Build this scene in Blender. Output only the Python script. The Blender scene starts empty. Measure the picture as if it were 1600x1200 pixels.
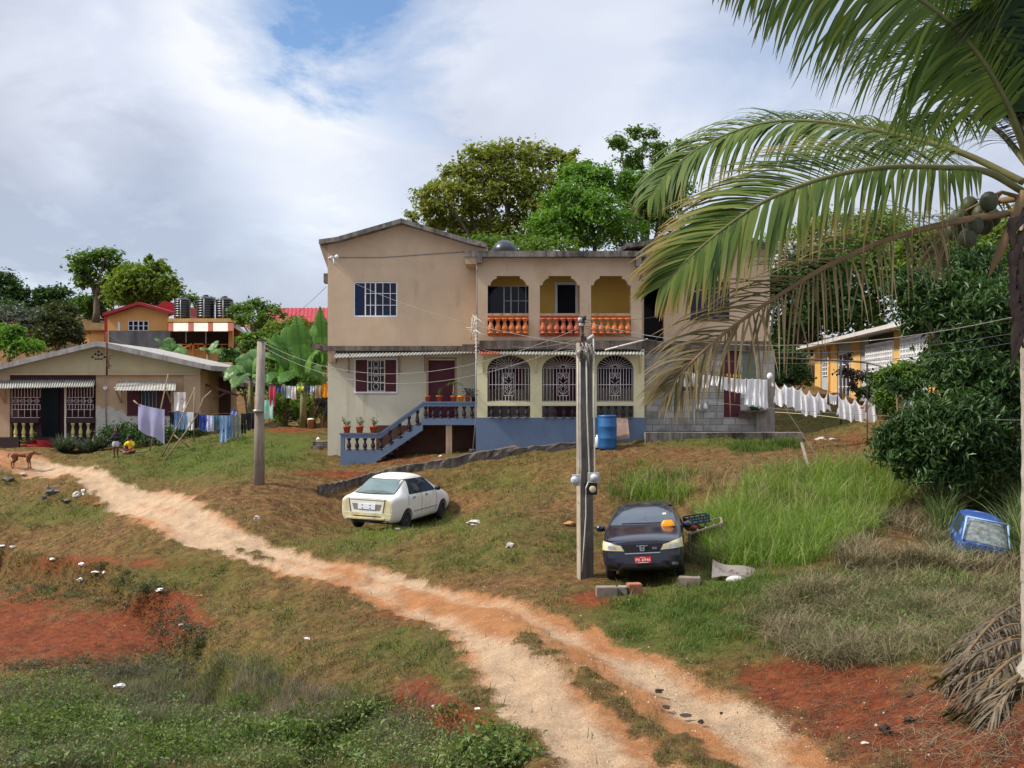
import bpy, bmesh, math, random
import numpy as np
from mathutils import Vector, Matrix, noise as mnoise
from mathutils.geometry import tessellate_polygon
from mathutils.bvhtree import BVHTree
random.seed(7); RNG = np.random.default_rng(11)
SC = bpy.context.scene
COL = SC.collection
# ---- layout frame: a photo pixel (1600x1200) at layout depth d -> world point
F0, HY, CZ, K = 1250.0, 615.0, 4.4, 1.3
def W(px, py, d): return Vector(((px-800)/F0*d, d*K, CZ-(py-HY)/F0*d))
def R(a): return math.radians(a)

# ---- materials
def srgb(r, g, b):
    f = lambda c: (c/255/12.92 if c/255 <= .04045 else ((c/255+.055)/1.055)**2.4)
    return (f(r), f(g), f(b))
def c4(c): return (c[0], c[1], c[2], 1)
class NT:
    def __init__(s, m): s.t = m.node_tree; s.n = s.t.nodes; s.l = s.t.links
    def new(s, typ, **kw):
        n = s.n.new(typ)
        for k, v in kw.items():
            if k.startswith('i_'): 
                key = k[2:]; n.inputs[int(key) if key.isdigit() else key.replace('_', ' ')].default_value = v
            else: setattr(n, k, v)
        return n
    def link(s, a, b): s.l.new(a, b)
    def noise(s, vec, scale, detail=6, rough=.55, dist=0):
        n = s.new('ShaderNodeTexNoise'); n.inputs['Scale'].default_value = scale; n.inputs['Detail'].default_value = detail
        n.inputs['Roughness'].default_value = rough; n.inputs['Distortion'].default_value = dist
        s.link(vec, n.inputs['Vector']); return n.outputs['Fac']
    def ramp(s, fac, stops):
        n = s.new('ShaderNodeValToRGB'); e = n.color_ramp.elements
        while len(e) < len(stops): e.new(.5)
        for i, (p, c) in enumerate(stops):
            e[i].position = p; e[i].color = c4(c) if not isinstance(c, (int, float)) else (c, c, c, 1)
        s.link(fac, n.inputs['Fac']); return n.outputs['Color']
    def mix(s, fac, a, b, mode='MIX'):
        n = s.new('ShaderNodeMix'); n.data_type = 'RGBA'; n.blend_type = mode
        for sock, v in ((n.inputs[0], fac), (n.inputs[6], a), (n.inputs[7], b)):
            if isinstance(v, bpy.types.NodeSocket): s.link(v, sock)
            elif isinstance(v, (int, float)): sock.default_value = v if sock.type == 'VALUE' else (v, v, v, 1)
            else: sock.default_value = c4(v)
        return n.outputs[2]
    def math(s, op, a, b=None, clamp=False):
        n = s.new('ShaderNodeMath'); n.operation = op; n.use_clamp = clamp
        for i, v in enumerate((a, b)):
            if v is None: continue
            if isinstance(v, (int, float)): n.inputs[i].default_value = v
            else: s.link(v, n.inputs[i])
        return n.outputs[0]
    def mapping(s, vec, scale=(1,1,1), loc=(0,0,0), rot=(0,0,0)):
        n = s.new('ShaderNodeMapping'); n.inputs['Scale'].default_value = scale; n.inputs['Location'].default_value = loc; n.inputs['Rotation'].default_value = rot
        s.link(vec, n.inputs['Vector']); return n.outputs[0]
def new_mat(name):
    m = bpy.data.materials.new(name); m.use_nodes = True; nt = NT(m); nt.n.clear()
    out = nt.new('ShaderNodeOutputMaterial'); b = nt.new('ShaderNodeBsdfPrincipled')
    nt.link(b.outputs[0], out.inputs['Surface'])
    tc = nt.new('ShaderNodeTexCoord')
    return m, nt, b, tc.outputs['Object'], out
def bump(nt, b, h, strength, dist=.02):
    n = nt.new('ShaderNodeBump'); n.inputs['Strength'].default_value = strength; n.inputs['Distance'].default_value = dist
    nt.link(h, n.inputs['Height']); nt.link(n.outputs[0], b.inputs['Normal'])
MC = {}
def M(name, c1, c2=None, scale=3.0, rough=.85, bmp=0.0, bscale=None, spec=.3, metal=0.0, streak=None, smin=.55, smax=.75, coat=0, sscale=6, dirt=None):
    """Plain weathered surface: two tones by noise, optional vertical streaks of a third tone and blotches of a fourth."""
    if name in MC: return MC[name]
    m, nt, b, vec, _ = new_mat(name)
    c2 = c2 or tuple(x*.8 for x in c1)
    n1 = nt.noise(vec, scale, 8, .6)
    col = nt.ramp(n1, [(.3, c2), (.68, c1)])
    fine = nt.noise(vec, scale*14, 4, .6)
    col = nt.mix(nt.math('MULTIPLY', nt.math('SUBTRACT', fine, .45, True), 1.1), col, tuple(x*.72 for x in c1))
    if streak:
        s1 = nt.noise(nt.mapping(vec, (sscale, sscale, sscale*.1)), 1, 5, .65)
        s2 = nt.noise(vec, .9, 3)
        f = nt.ramp(nt.math('ADD', nt.math('MULTIPLY', s1, .65), nt.math('MULTIPLY', s2, .35)), [(smin, 0), (smax, 1)])
        col = nt.mix(f, col, streak)
    if dirt:
        f = nt.ramp(nt.noise(vec, dirt[1], 7, .65), [(dirt[2], 0), (dirt[2]+.13, 1)])
        col = nt.mix(f, col, dirt[0])
    nt.link(col, b.inputs['Base Color'])
    b.inputs['Roughness'].default_value = rough; b.inputs['Metallic'].default_value = metal
    b.inputs['Specular IOR Level'].default_value = spec
    if coat: b.inputs['Coat Weight'].default_value = coat; b.inputs['Coat Roughness'].default_value = .12
    if bmp: bump(nt, b, nt.noise(vec, bscale or scale*8, 6, .6), bmp)
    MC[name] = m; return m
def leaf_mat(name, cols, trans=.35, rough=.5, nscale=.6, spec=.14):
    """Leaves: tone by leaf (random per island) and by clump (noise); part of the light goes through."""
    if name in MC: return MC[name]
    m, nt, b, vec, out = new_mat(name)
    g = nt.new('ShaderNodeNewGeometry')
    r = nt.math('ADD', nt.math('MULTIPLY', g.outputs['Random Per Island'], .55), nt.math('MULTIPLY', nt.noise(vec, nscale, 4), .75))
    n = len(cols); col = nt.ramp(r, [(.2+.7*i/(n-1), c) for i, c in enumerate(cols)])
    nt.link(col, b.inputs['Base Color']); b.inputs['Roughness'].default_value = rough; b.inputs['Specular IOR Level'].default_value = spec
    t = nt.new('ShaderNodeBsdfTranslucent'); nt.link(nt.mix(1.0, col, (1.0, 1.15, .45), 'MULTIPLY'), t.inputs['Color'])
    mx = nt.new('ShaderNodeMixShader'); mx.inputs[0].default_value = trans
    nt.link(b.outputs[0], mx.inputs[1]); nt.link(t.outputs[0], mx.inputs[2]); nt.link(mx.outputs[0], out.inputs['Surface'])
    MC[name] = m; return m
def glass_mat(name, c, rough=.08, spec=.5):
    if name in MC: return MC[name]
    m, nt, b, vec, _ = new_mat(name)
    nt.link(nt.ramp(nt.noise(vec, 1.5, 3), [(.35, c), (.65, tuple(x*1.6 for x in c))]), b.inputs['Base Color'])
    b.inputs['Roughness'].default_value = rough; b.inputs['Specular IOR Level'].default_value = spec
    bump(nt, b, nt.noise(vec, 2.5, 2), .02)
    MC[name] = m; return m

# ---- mesh builder
class MB:
    def __init__(s): s.v = []; s.f = []; s.sm = []
    def add(s, vs, fs, smooth=False):
        o = len(s.v); s.v += [tuple(v) for v in vs]
        s.f += [tuple(i+o for i in f) for f in fs]; s.sm += [smooth]*len(fs); return s
    def box(s, a, b):
        x0, x1 = sorted((a[0], b[0])); y0, y1 = sorted((a[1], b[1])); z0, z1 = sorted((a[2], b[2]))
        return s.add([(x0,y0,z0),(x1,y0,z0),(x1,y1,z0),(x0,y1,z0),(x0,y0,z1),(x1,y0,z1),(x1,y1,z1),(x0,y1,z1)],
                     [(0,3,2,1),(4,5,6,7),(0,1,5,4),(1,2,6,5),(2,3,7,6),(3,0,4,7)])
    def obox(s, c, size, rot=None):
        m = rot or Matrix.Identity(3); c = Vector(c); h = [x/2 for x in size]
        vs = [c+m@Vector((sx*h[0], sy*h[1], sz*h[2])) for sz in (-1,1) for sx, sy in ((-1,-1),(1,-1),(1,1),(-1,1))]
        return s.add(vs, [(0,3,2,1),(4,5,6,7),(0,1,5,4),(1,2,6,5),(2,3,7,6),(3,0,4,7)])
    def pbox(s, x0, y0, x1, y1, d, t, off=0.0):
        """box whose front face covers the photo rectangle at layout depth d; t metres deep, brought off metres nearer"""
        a = W(x0, y0, d); b = W(x1, y1, d)
        return s.box((a.x, a.y-off, a.z), (b.x, a.y-off+t, b.z))
    def poly(s, loops, y0, y1):
        """flat polygon (loops of (x,z), holes after the outline) extruded from y0 to y1"""
        tri = tessellate_polygon([[Vector((p[0], p[1], 0)) for p in l] for l in loops])
        flat = [p for l in loops for p in l]; n = len(flat)
        vs = [(p[0], y0, p[1]) for p in flat]+[(p[0], y1, p[1]) for p in flat]
        fs = [tuple(t) for t in tri]+[tuple(i+n for i in reversed(t)) for t in tri]
        o = 0
        for l in loops:
            k = len(l)
            fs += [(o+i, o+(i+1) % k, n+o+(i+1) % k, n+o+i) for i in range(k)]; o += k
        return s.add(vs, fs)
    def ppoly(s, loops, d, t, off=0.0):
        lw = [[(W(p[0], p[1], d).x, W(p[0], p[1], d).z) for p in l] for l in loops]
        return s.poly(lw, d*K-off, d*K-off+t)
    def tube(s, pts, r, n=8, caps=True, smooth=True):
        pts = [Vector(p) for p in pts]; m = len(pts)
        rs = r if isinstance(r, (list, tuple)) else [r]*m
        vs = []; up = None
        for i, p in enumerate(pts):
            t = (pts[min(i+1, m-1)]-pts[max(i-1, 0)]); t = t.normalized() if t.length > 1e-9 else Vector((0,0,1))
            if up is None: up = Vector((0,0,1)) if abs(t.z) < .9 else Vector((1,0,0))
            a = t.cross(up); a = a.normalized() if a.length > 1e-6 else t.orthogonal().normalized()
            b = a.cross(t).normalized(); up = b
            vs += [p+(a*math.cos(q)+b*math.sin(q))*rs[i] for q in [2*math.pi*k/n for k in range(n)]]
        fs = [(i*n+k, i*n+(k+1) % n, (i+1)*n+(k+1) % n, (i+1)*n+k) for i in range(m-1) for k in range(n)]
        s.add(vs, fs, smooth)
        if caps:
            o = len(s.v)-m*n
            s.f += [tuple(o+k for k in reversed(range(n))), tuple(o+(m-1)*n+k for k in range(n))]; s.sm += [False]*2
        return s
    def lathe(s, prof, c=(0,0,0), n=16, rot=None, smooth=True):
        """prof: (radius, height) pairs about local z at c"""
        m = rot or Matrix.Identity(3); c = Vector(c); k = len(prof); vs = []
        for r, h in prof:
            vs += [c+m@Vector((r*math.cos(2*math.pi*i/n), r*math.sin(2*math.pi*i/n), h)) for i in range(n)]
        fs = [(j*n+i, j*n+(i+1) % n, (j+1)*n+(i+1) % n, (j+1)*n+i) for j in range(k-1) for i in range(n)]
        s.add(vs, fs, smooth); o = len(s.v)-k*n
        s.f += [tuple(o+i for i in reversed(range(n))), tuple(o+(k-1)*n+i for i in range(n))]; s.sm += [False]*2
        return s
    def grid(s, rows, smooth=True):
        n = len(rows); m = len(rows[0])
        return s.add([p for r in rows for p in r], [(i*m+j, i*m+j+1, (i+1)*m+j+1, (i+1)*m+j) for i in range(n-1) for j in range(m-1)], smooth)
    def ball(s, c, r, n=12, sc=(1,1,1), rot=None):
        k = n//2+1
        prof = [(max(1e-4, math.sin(math.pi*i/(k-1))), -math.cos(math.pi*i/(k-1))) for i in range(k)]
        m = (rot or Matrix.Identity(3)) @ Matrix.Diagonal((r*sc[0], r*sc[1], r*sc[2]))
        return s.lathe(prof, c, n, m)
    def build(s, name, mat, parent=None, local=False, bevel=0):
        me = bpy.data.meshes.new(name)
        vs = s.v
        if parent is not None and not local:
            inv = root_inv(parent); vs = [inv @ Vector(v) for v in vs]
        me.from_pydata([tuple(v) for v in vs], [], s.f)
        me.polygons.foreach_set('use_smooth', s.sm)
        bm = bmesh.new(); bm.from_mesh(me); bmesh.ops.recalc_face_normals(bm, faces=bm.faces)
        if bevel:
            bmesh.ops.remove_doubles(bm, verts=bm.verts, dist=1e-5)
            bmesh.ops.bevel(bm, geom=[e for e in bm.edges if len(e.link_faces) == 2 and e.calc_face_angle(0) > .6], offset=bevel, segments=2, affect='EDGES', clamp_overlap=True)
        bm.to_mesh(me); bm.free()
        me.materials.append(mat)
        return link(name, me, parent)
def link(name, data, parent=None):
    o = bpy.data.objects.new(name, data); COL.objects.link(o)
    if parent is not None: o.parent = parent
    return o
INV = {}
def root_inv(o):
    while o.parent is not None: o = o.parent
    return INV.get(o.name, Matrix.Identity(4))
def thing(name, label, cat, loc=(0,0,0), rot=None, group=None, kind=None):
    o = bpy.data.objects.new(name, None); COL.objects.link(o)
    m = Matrix.Translation(Vector(loc)) @ (rot.to_4x4() if rot else Matrix.Identity(4))
    o.matrix_world = m; o.location = m.to_translation(); o.rotation_euler = m.to_euler()
    o.empty_display_size = .2
    INV[o.name] = m.inverted(); tag(o, label, cat, group, kind); return o
def tag(o, label=None, cat=None, group=None, kind=None):
    for k, v in (('label', label), ('category', cat), ('group', group), ('kind', kind)):
        if v: o[k] = v
    return o
def dup(root, name=None, label=None, loc=None):
    r = root.copy(); COL.objects.link(r)
    if label: r['label'] = label
    if loc is not None: r.location = loc
    for ch in root.children:
        c = ch.copy(); COL.objects.link(c); c.parent = r
        for g in ch.children:
            q = g.copy(); COL.objects.link(q); q.parent = c
    return r
def np_mesh(name, verts, faces, mat, smooth=False, attrs=None):
    """mesh from numpy arrays; faces (M,k)"""
    me = bpy.data.meshes.new(name); n = len(verts); m, k = faces.shape
    me.vertices.add(n); me.vertices.foreach_set('co', np.ascontiguousarray(verts, np.float32).ravel())
    me.loops.add(m*k); me.loops.foreach_set('vertex_index', np.ascontiguousarray(faces, np.int32).ravel())
    me.polygons.add(m); me.polygons.foreach_set('loop_start', np.arange(0, m*k, k, dtype=np.int32))
    me.polygons.foreach_set('use_smooth', np.full(m, smooth, dtype=bool))
    for an, arr in (attrs or {}).items():
        a = me.attributes.new(an, 'FLOAT_COLOR', 'POINT'); a.data.foreach_set('color', np.ascontiguousarray(arr, np.float32).ravel())
    me.update(calc_edges=True); me.validate(); me.materials.append(mat); return me
def baked(o):
    """replace the object's mesh by its modified mesh"""
    bpy.context.view_layer.update()
    dg = bpy.context.evaluated_depsgraph_get()
    me = bpy.data.meshes.new_from_object(o.evaluated_get(dg)); o.modifiers.clear(); o.data = me; return o

# ---- numpy noise
def _hash(ix, iy, s): 
    h = (ix*374761393+iy*668265263+s*974711) & 0x7fffffff
    h = ((h ^ (h >> 13))*1274126177) & 0x7fffffff
    return ((h ^ (h >> 16)) & 0xffff)/65535.0
def vnoise(x, y, s=0):
    x = np.asarray(x, float); y = np.asarray(y, float)
    ix = np.floor(x).astype(np.int64); iy = np.floor(y).astype(np.int64); fx = x-ix; fy = y-iy
    fx = fx*fx*(3-2*fx); fy = fy*fy*(3-2*fy)
    return (_hash(ix,iy,s)*(1-fx)+_hash(ix+1,iy,s)*fx)*(1-fy)+(_hash(ix,iy+1,s)*(1-fx)+_hash(ix+1,iy+1,s)*fx)*fy
def fbm(x, y, s=0, oct=4):
    t = 0; a = .5; n = 0
    for i in range(oct):
        t = t+a*vnoise(x*2**i, y*2**i, s+i); n += a; a *= .5
    return t/n
def smooth01(x, a, b):
    t = np.clip((x-a)/(b-a), 0, 1); return t*t*(3-2*t)
# ======================= TERRAIN =======================
CTRL = [(900,1190,9.5),(850,1100,11),(750,1000,13.5),(1000,1040,12.5),(1250,1190,9.5),(800,945,15.5),(640,920,18),(470,885,20),(340,860,21.5),(230,800,25),(100,740,29),(0,712,32),(1100,1110,11),
 (918,893,17),(1000,915,16.3),(1010,866,19.8),(950,880,18),(560,833,22.3),(630,826,22.4),(690,806,25),(560,806,25),(480,820,23.5),
 (500,779,25.2),(640,745,26.2),(745,722,26.7),(900,703,26.9),(512,724,28.4),(600,722,28),(680,714,28),(750,710,28),(900,697,28),(1005,688,28),(1205,680,28.3),(1100,682,27.6),
 (800,830,19.7),(850,780,22.5),(950,760,22.8),(1000,720,25),(1100,700,26.5),(1100,780,21),(1200,850,18),(1200,740,22.3),(1250,690,27),(1300,660,31),(1250,640,33.5),(1355,697,26),(1420,700,24.5),
 (1130,900,16.3),(1100,940,15),(1300,900,15.5),(1400,1000,12.3),(1250,1020,12.3),(1500,1150,9.5),(1600,1060,9.3),(1530,862,18),(1480,790,21),(1590,800,20.5),(1400,850,17.5),
 (405,757,25.3),(300,740,28.5),(185,712,32),(250,692,33),(380,682,31),(490,668,33),(500,700,29.2),(450,745,26),(0,702,35),(150,697,35),(290,690,35),(150,655,45),
 (150,830,25.0),(0,770,30),(0,860,25.8),(100,880,23.3),(280,960,19.3),(330,1050,16.2),(500,1000,15.6),(440,940,18.3),(600,1100,12.6),(560,1140,12.2),(430,1075,14.6),(560,975,16.6),(600,1010,15.0),(780,1180,9.9),(100,970,17.5),(0,1000,17),(150,1060,14.5),
 (300,1200,11),(0,1190,11.2),(500,1190,10.9),(640,1010,14.6),(700,1080,12),(800,640,40),(1100,630,40),(300,560,60),(450,570,55),(80,500,72),(-200,500,70),(140,500,75),(50,600,50),(-150,650,42),
 (1270,605,42),(1350,570,48),(1500,560,45),(1440,635,29),(1700,650,30),(1750,800,18),(1700,1060,9.3),(1100,560,60),(800,570,60),(0,520,110),(800,540,110),(1600,520,110),
 (-300,800,25),(-300,1000,15),(-200,1200,11),(1900,900,15),(1900,1200,9),(800,1500,6.2),(200,1600,6.3),(1400,1500,6),(-400,540,110),(2000,520,110)]
_C = np.array([((a-800)/F0*d, d, -(b-HY)/F0*d) for a, b, d in CTRL])
def _phi(r2): return .5*r2*np.log(r2+1e-9)
def _tps():
    n = len(_C); d = ((_C[:,None,:2]-_C[None,:,:2])**2).sum(2)
    A = np.zeros((n+3, n+3)); A[:n,:n] = _phi(d)+np.eye(n)*.6; A[:n,n] = 1; A[:n,n+1:] = _C[:,:2]; A[n,:n] = 1; A[n+1:,:n] = _C[:,:2].T
    b = np.zeros(n+3); b[:n] = _C[:,2]; return np.linalg.solve(A, b)
_w = _tps()
CUTS = []
def Hd(x, d):
    x = np.asarray(x, float); d = np.asarray(d, float)
    dc = np.minimum(d, 125.0); xc = np.clip(x, -dc*1.1, dc*1.1)
    z = _w[-3]+_w[-2]*xc+_w[-1]*dc
    for i in range(len(_C)):
        z = z+_w[i]*_phi((xc-_C[i,0])**2+(dc-_C[i,1])**2)
    y = d*K
    far = smooth01(d, 26, 60)
    z = z+(fbm(x*.55, y*.55, 3, 4)-.5)*(.30+.5*far)+(fbm(x*2.2, y*2.2, 9, 4)-.5)*.16
    for wp, drop, soft in CUTS:
        sd_ = poly_dist(x, d*K, wp); ins = in_poly(x, d*K, wp); sd_ = np.where(ins, sd_, -sd_)+(fbm(x*1.2, d*K*1.2, 91, 3)-.5)*.9
        z = z-drop*smooth01(sd_, -soft, soft)
    return CZ+z
DR = np.concatenate([4.6*1.0062**np.arange(0, 420), 4.6*1.0062**420*1.028**np.arange(0, 72)])
PXC = np.arange(-560, 2161, 3.2)
_X = np.outer(DR, (PXC-800)/F0); _D = np.repeat(DR[:,None], len(PXC), 1)
GZ = Hd(_X, _D)
GPY = HY+(CZ-GZ)/_D*F0
# ruts: a little lower where wheels run
def in_poly(px, py, poly):
    px = np.asarray(px, float); py = np.asarray(py, float); r = np.zeros(px.shape, bool); n = len(poly)
    for i in range(n):
        x0, y0 = poly[i]; x1, y1 = poly[(i+1) % n]
        if y0 == y1: continue
        c = (y0 > py) != (y1 > py); r ^= c & (px < (x1-x0)*(py-y0)/(y1-y0)+x0)
    return r
def poly_dist(x, y, poly, closed=True):
    best = np.full(np.shape(x), 1e9); n = len(poly)
    for i in range(n if closed else n-1):
        x0, y0 = poly[i]; x1, y1 = poly[(i+1) % n]; dx, dy = x1-x0, y1-y0
        t = np.clip(((x-x0)*dx+(y-y0)*dy)/(dx*dx+dy*dy+1e-9), 0, 1)
        best = np.minimum(best, (x-x0-t*dx)**2+(y-y0-t*dy)**2)
    return np.sqrt(best)
_CM = np.minimum.accumulate(GPY, 0)
def Gd(px, py):
    """layout depth of the ground first met through photo pixel"""
    j = int(round((px-PXC[0])/3.2)); j = min(max(j, 0), len(PXC)-1)
    i = int(np.argmax(_CM[:, j] <= py)); return float(DR[i])
def G(px, py):
    d = Gd(px, py); x = (px-800)/F0*d; return Vector((x, d*K, float(Hd(x, d))))
def GX(x, y): return float(Hd(x, y/K))
def Gmany(px, py):
    j = np.clip(np.round((px-PXC[0])/3.2).astype(int), 0, len(PXC)-1)
    d = np.zeros(len(px))
    for c in np.unique(j):
        m = j == c; col = _CM[:, c]
        i = np.searchsorted(-col, -py[m]); i = np.clip(i, 0, len(DR)-1); d[m] = DR[i]
    x = (px-800)/F0*d; return x, d
CUTS += [(_cut, dr_, so_) for _cut, dr_, so_ in (([tuple(G(*q).xy) for q in ((-250,850),(0,862),(100,880),(190,903),(250,938),(288,972),(315,1018),(340,1062),(330,1120),(0,1120),(-250,1120))], .70, .20),
    ([tuple(G(*q).xy) for q in ((470,1150),(540,1112),(600,1090),(690,1096),(735,1118),(770,1160),(800,1230),(470,1230))], .28, .2))]
GZ = Hd(_X, _D); GPY = HY+(CZ-GZ)/_D*F0; _CM = np.minimum.accumulate(GPY, 0)
TRK = [(-120,738),(0,728),(60,745),(150,775),(230,822),(300,852),(400,886),(470,902),(560,932),(650,968),(715,1010),(745,1060),(790,1115),(850,1165),(890,1240),(930,1400),
       (1560,1400),(1375,1232),(1268,1155),(1162,1087),(1075,1046),(958,1000),(850,952),(780,930),(700,915),(600,890),(500,868),(430,853),(400,838),(330,800),(260,770),(170,742),(90,722),(0,703),(-120,700)]
MED = [(800,985),(835,988),(890,1036),(985,1090),(1075,1140),(1165,1205),(1240,1320),(1100,1320),(1075,1205),(1005,1155),(945,1105),(880,1055),(812,1005)]
MED2 = [(360,852),(400,858),(450,880),(400,872)]
_XX = (np.broadcast_to(PXC, GPY.shape))
def _w2(poly): return [(G(*p).x, G(*p).y) for p in poly]
def area(x, y, px, py, poly, soft, nz=.5, inset=0.0):
    """0..1: inside a ground area whose corners are photo pixels, ragged edge"""
    wp = _w2(poly); d = poly_dist(x, y, wp); s = np.where(in_poly(x, y, wp), d, -d)
    return smooth01(s-inset+(fbm(x*3.4, y*3.4, 21, 5)-.5)*nz, -soft, soft)
def blobs(px, py, L):
    v = np.zeros(np.shape(px))
    for x, y, sx, sy, a in L: v = v+a*np.exp(-((px-x)/sx)**2-((py-y)/sy)**2)
    return v
REDB = [(90,1000,190,55,1.1),(0,960,120,60,.7),(260,960,90,40,.5),(640,1085,60,45,.75),(700,1115,60,30,.7),(740,1170,60,40,.8),(1400,1130,230,75,1.0),(1250,1075,90,30,.6),(1560,1180,150,60,.9),(120,880,140,12,.8),(260,945,40,25,.7),(620,960,90,22,.5),(560,1010,70,18,.35),(330,900,120,30,.3),(1230,1045,130,22,.7),
        (960,725,120,28,.4),(1120,715,90,18,.25),(520,742,110,9,1.0),(600,718,90,8,.7),(900,945,90,14,.55),(930,930,50,10,.8),(1000,700,100,12,.25),(860,815,60,15,.25),(520,970,90,25,.42),(640,950,60,20,.45),(200,850,120,25,.35),(160,780,60,12,.7),(120,760,60,8,.4),(30,830,100,14,.4),(460,672,60,6,.9),(1300,690,90,15,.35),(1380,690,70,25,.3),(700,725,80,8,.5)]
GRNB = [(300,715,190,38,1.0),(440,690,80,20,.8),(60,800,160,25,.7),(560,850,110,22,.75),(740,820,90,25,.55),(620,880,150,14,.4),(800,880,90,20,.4),(1050,985,150,45,.95),(1000,940,60,20,.6),(1150,910,120,30,.8),(960,670,60,12,.8),(1060,690,120,8,.7),(1280,655,90,20,.55),
        (330,1090,260,60,.8),(600,1010,90,30,.45),(280,900,120,40,.5),(850,760,60,20,.3),(1130,690,60,8,.6),(760,755,60,20,.45),(470,960,120,30,.35),(820,860,120,14,.4),(700,1050,60,30,.4),(1400,900,150,60,.3)]
RUTS = [[(60,728),(100,735),(230,797),(340,847),(470,889),(600,922),(700,962),(770,1010),(830,1080),(900,1160),(960,1250)],[(60,718),(100,726),(240,783),(350,830),(480,874),(640,905),(800,943),(930,1010),(1050,1075),(1160,1140),(1280,1225)]]
RW = []
def rutd(x, y):
    if not RW: RW.extend(_w2(r) for r in RUTS)
    return np.minimum(poly_dist(x, y, RW[0], False), poly_dist(x, y, RW[1], False))+(fbm(x*1.1, y*1.1, 71, 3)-.5)*.25
def masks(x, y, px, py):
    tr = area(x, y, px, py, TRK, .45, .65, .0)
    md = np.maximum(area(x, y, px, py, MED, .3, .7), .9*area(x, y, px, py, MED2, .3, .9))
    tr = tr*(1-.95*md*smooth01(fbm(x*1.3, y*1.3, 63, 3), .12, .42))
    n1 = fbm(x*.5, y*.5, 5, 5); n2 = fbm(x*1.6, y*1.6, 31, 4); n3 = fbm(x*6, y*6, 41, 3)
    red = np.clip(blobs(px, py, REDB)*(.25+1.35*n1)+(n2-.55)*.75+(n3-.5)*.3, 0, 1)
    grn = np.clip(blobs(px, py, GRNB)*(.35+1.1*n2)+(n1-.5)*.8+.1, 0, 1)
    rut = np.exp(-(rutd(x, y)/.34)**2)
    marl = np.clip(.02+.62*rut+1.1*(n1-.4)+blobs(px, py, [(200,770,200,45,.6),(350,850,120,25,.45),(820,1080,80,110,.75),(900,1180,80,60,.6),(1150,1110,80,18,.8),(1230,1130,80,16,.8),(640,935,80,14,-.3),(800,960,120,30,-.45),(950,1010,90,25,-.4),(1000,1060,60,30,-.2)]), 0, 1)
    return tr, red, grn, marl, n3
def np_clip_py(py): return np.clip(py, 600, 1500)
X2 = _X; Y2 = _D*K
TRM, REDM, GRNM, MARL, N3 = masks(X2, Y2, _XX, np_clip_py(GPY))
GZ = GZ-.05*smooth01(TRM, .2, .8)-.06*np.exp(-(rutd(X2, Y2)/.3)**2)*TRM+.03*(1-smooth01(TRM, .0, .3))*(N3-.5)
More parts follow.
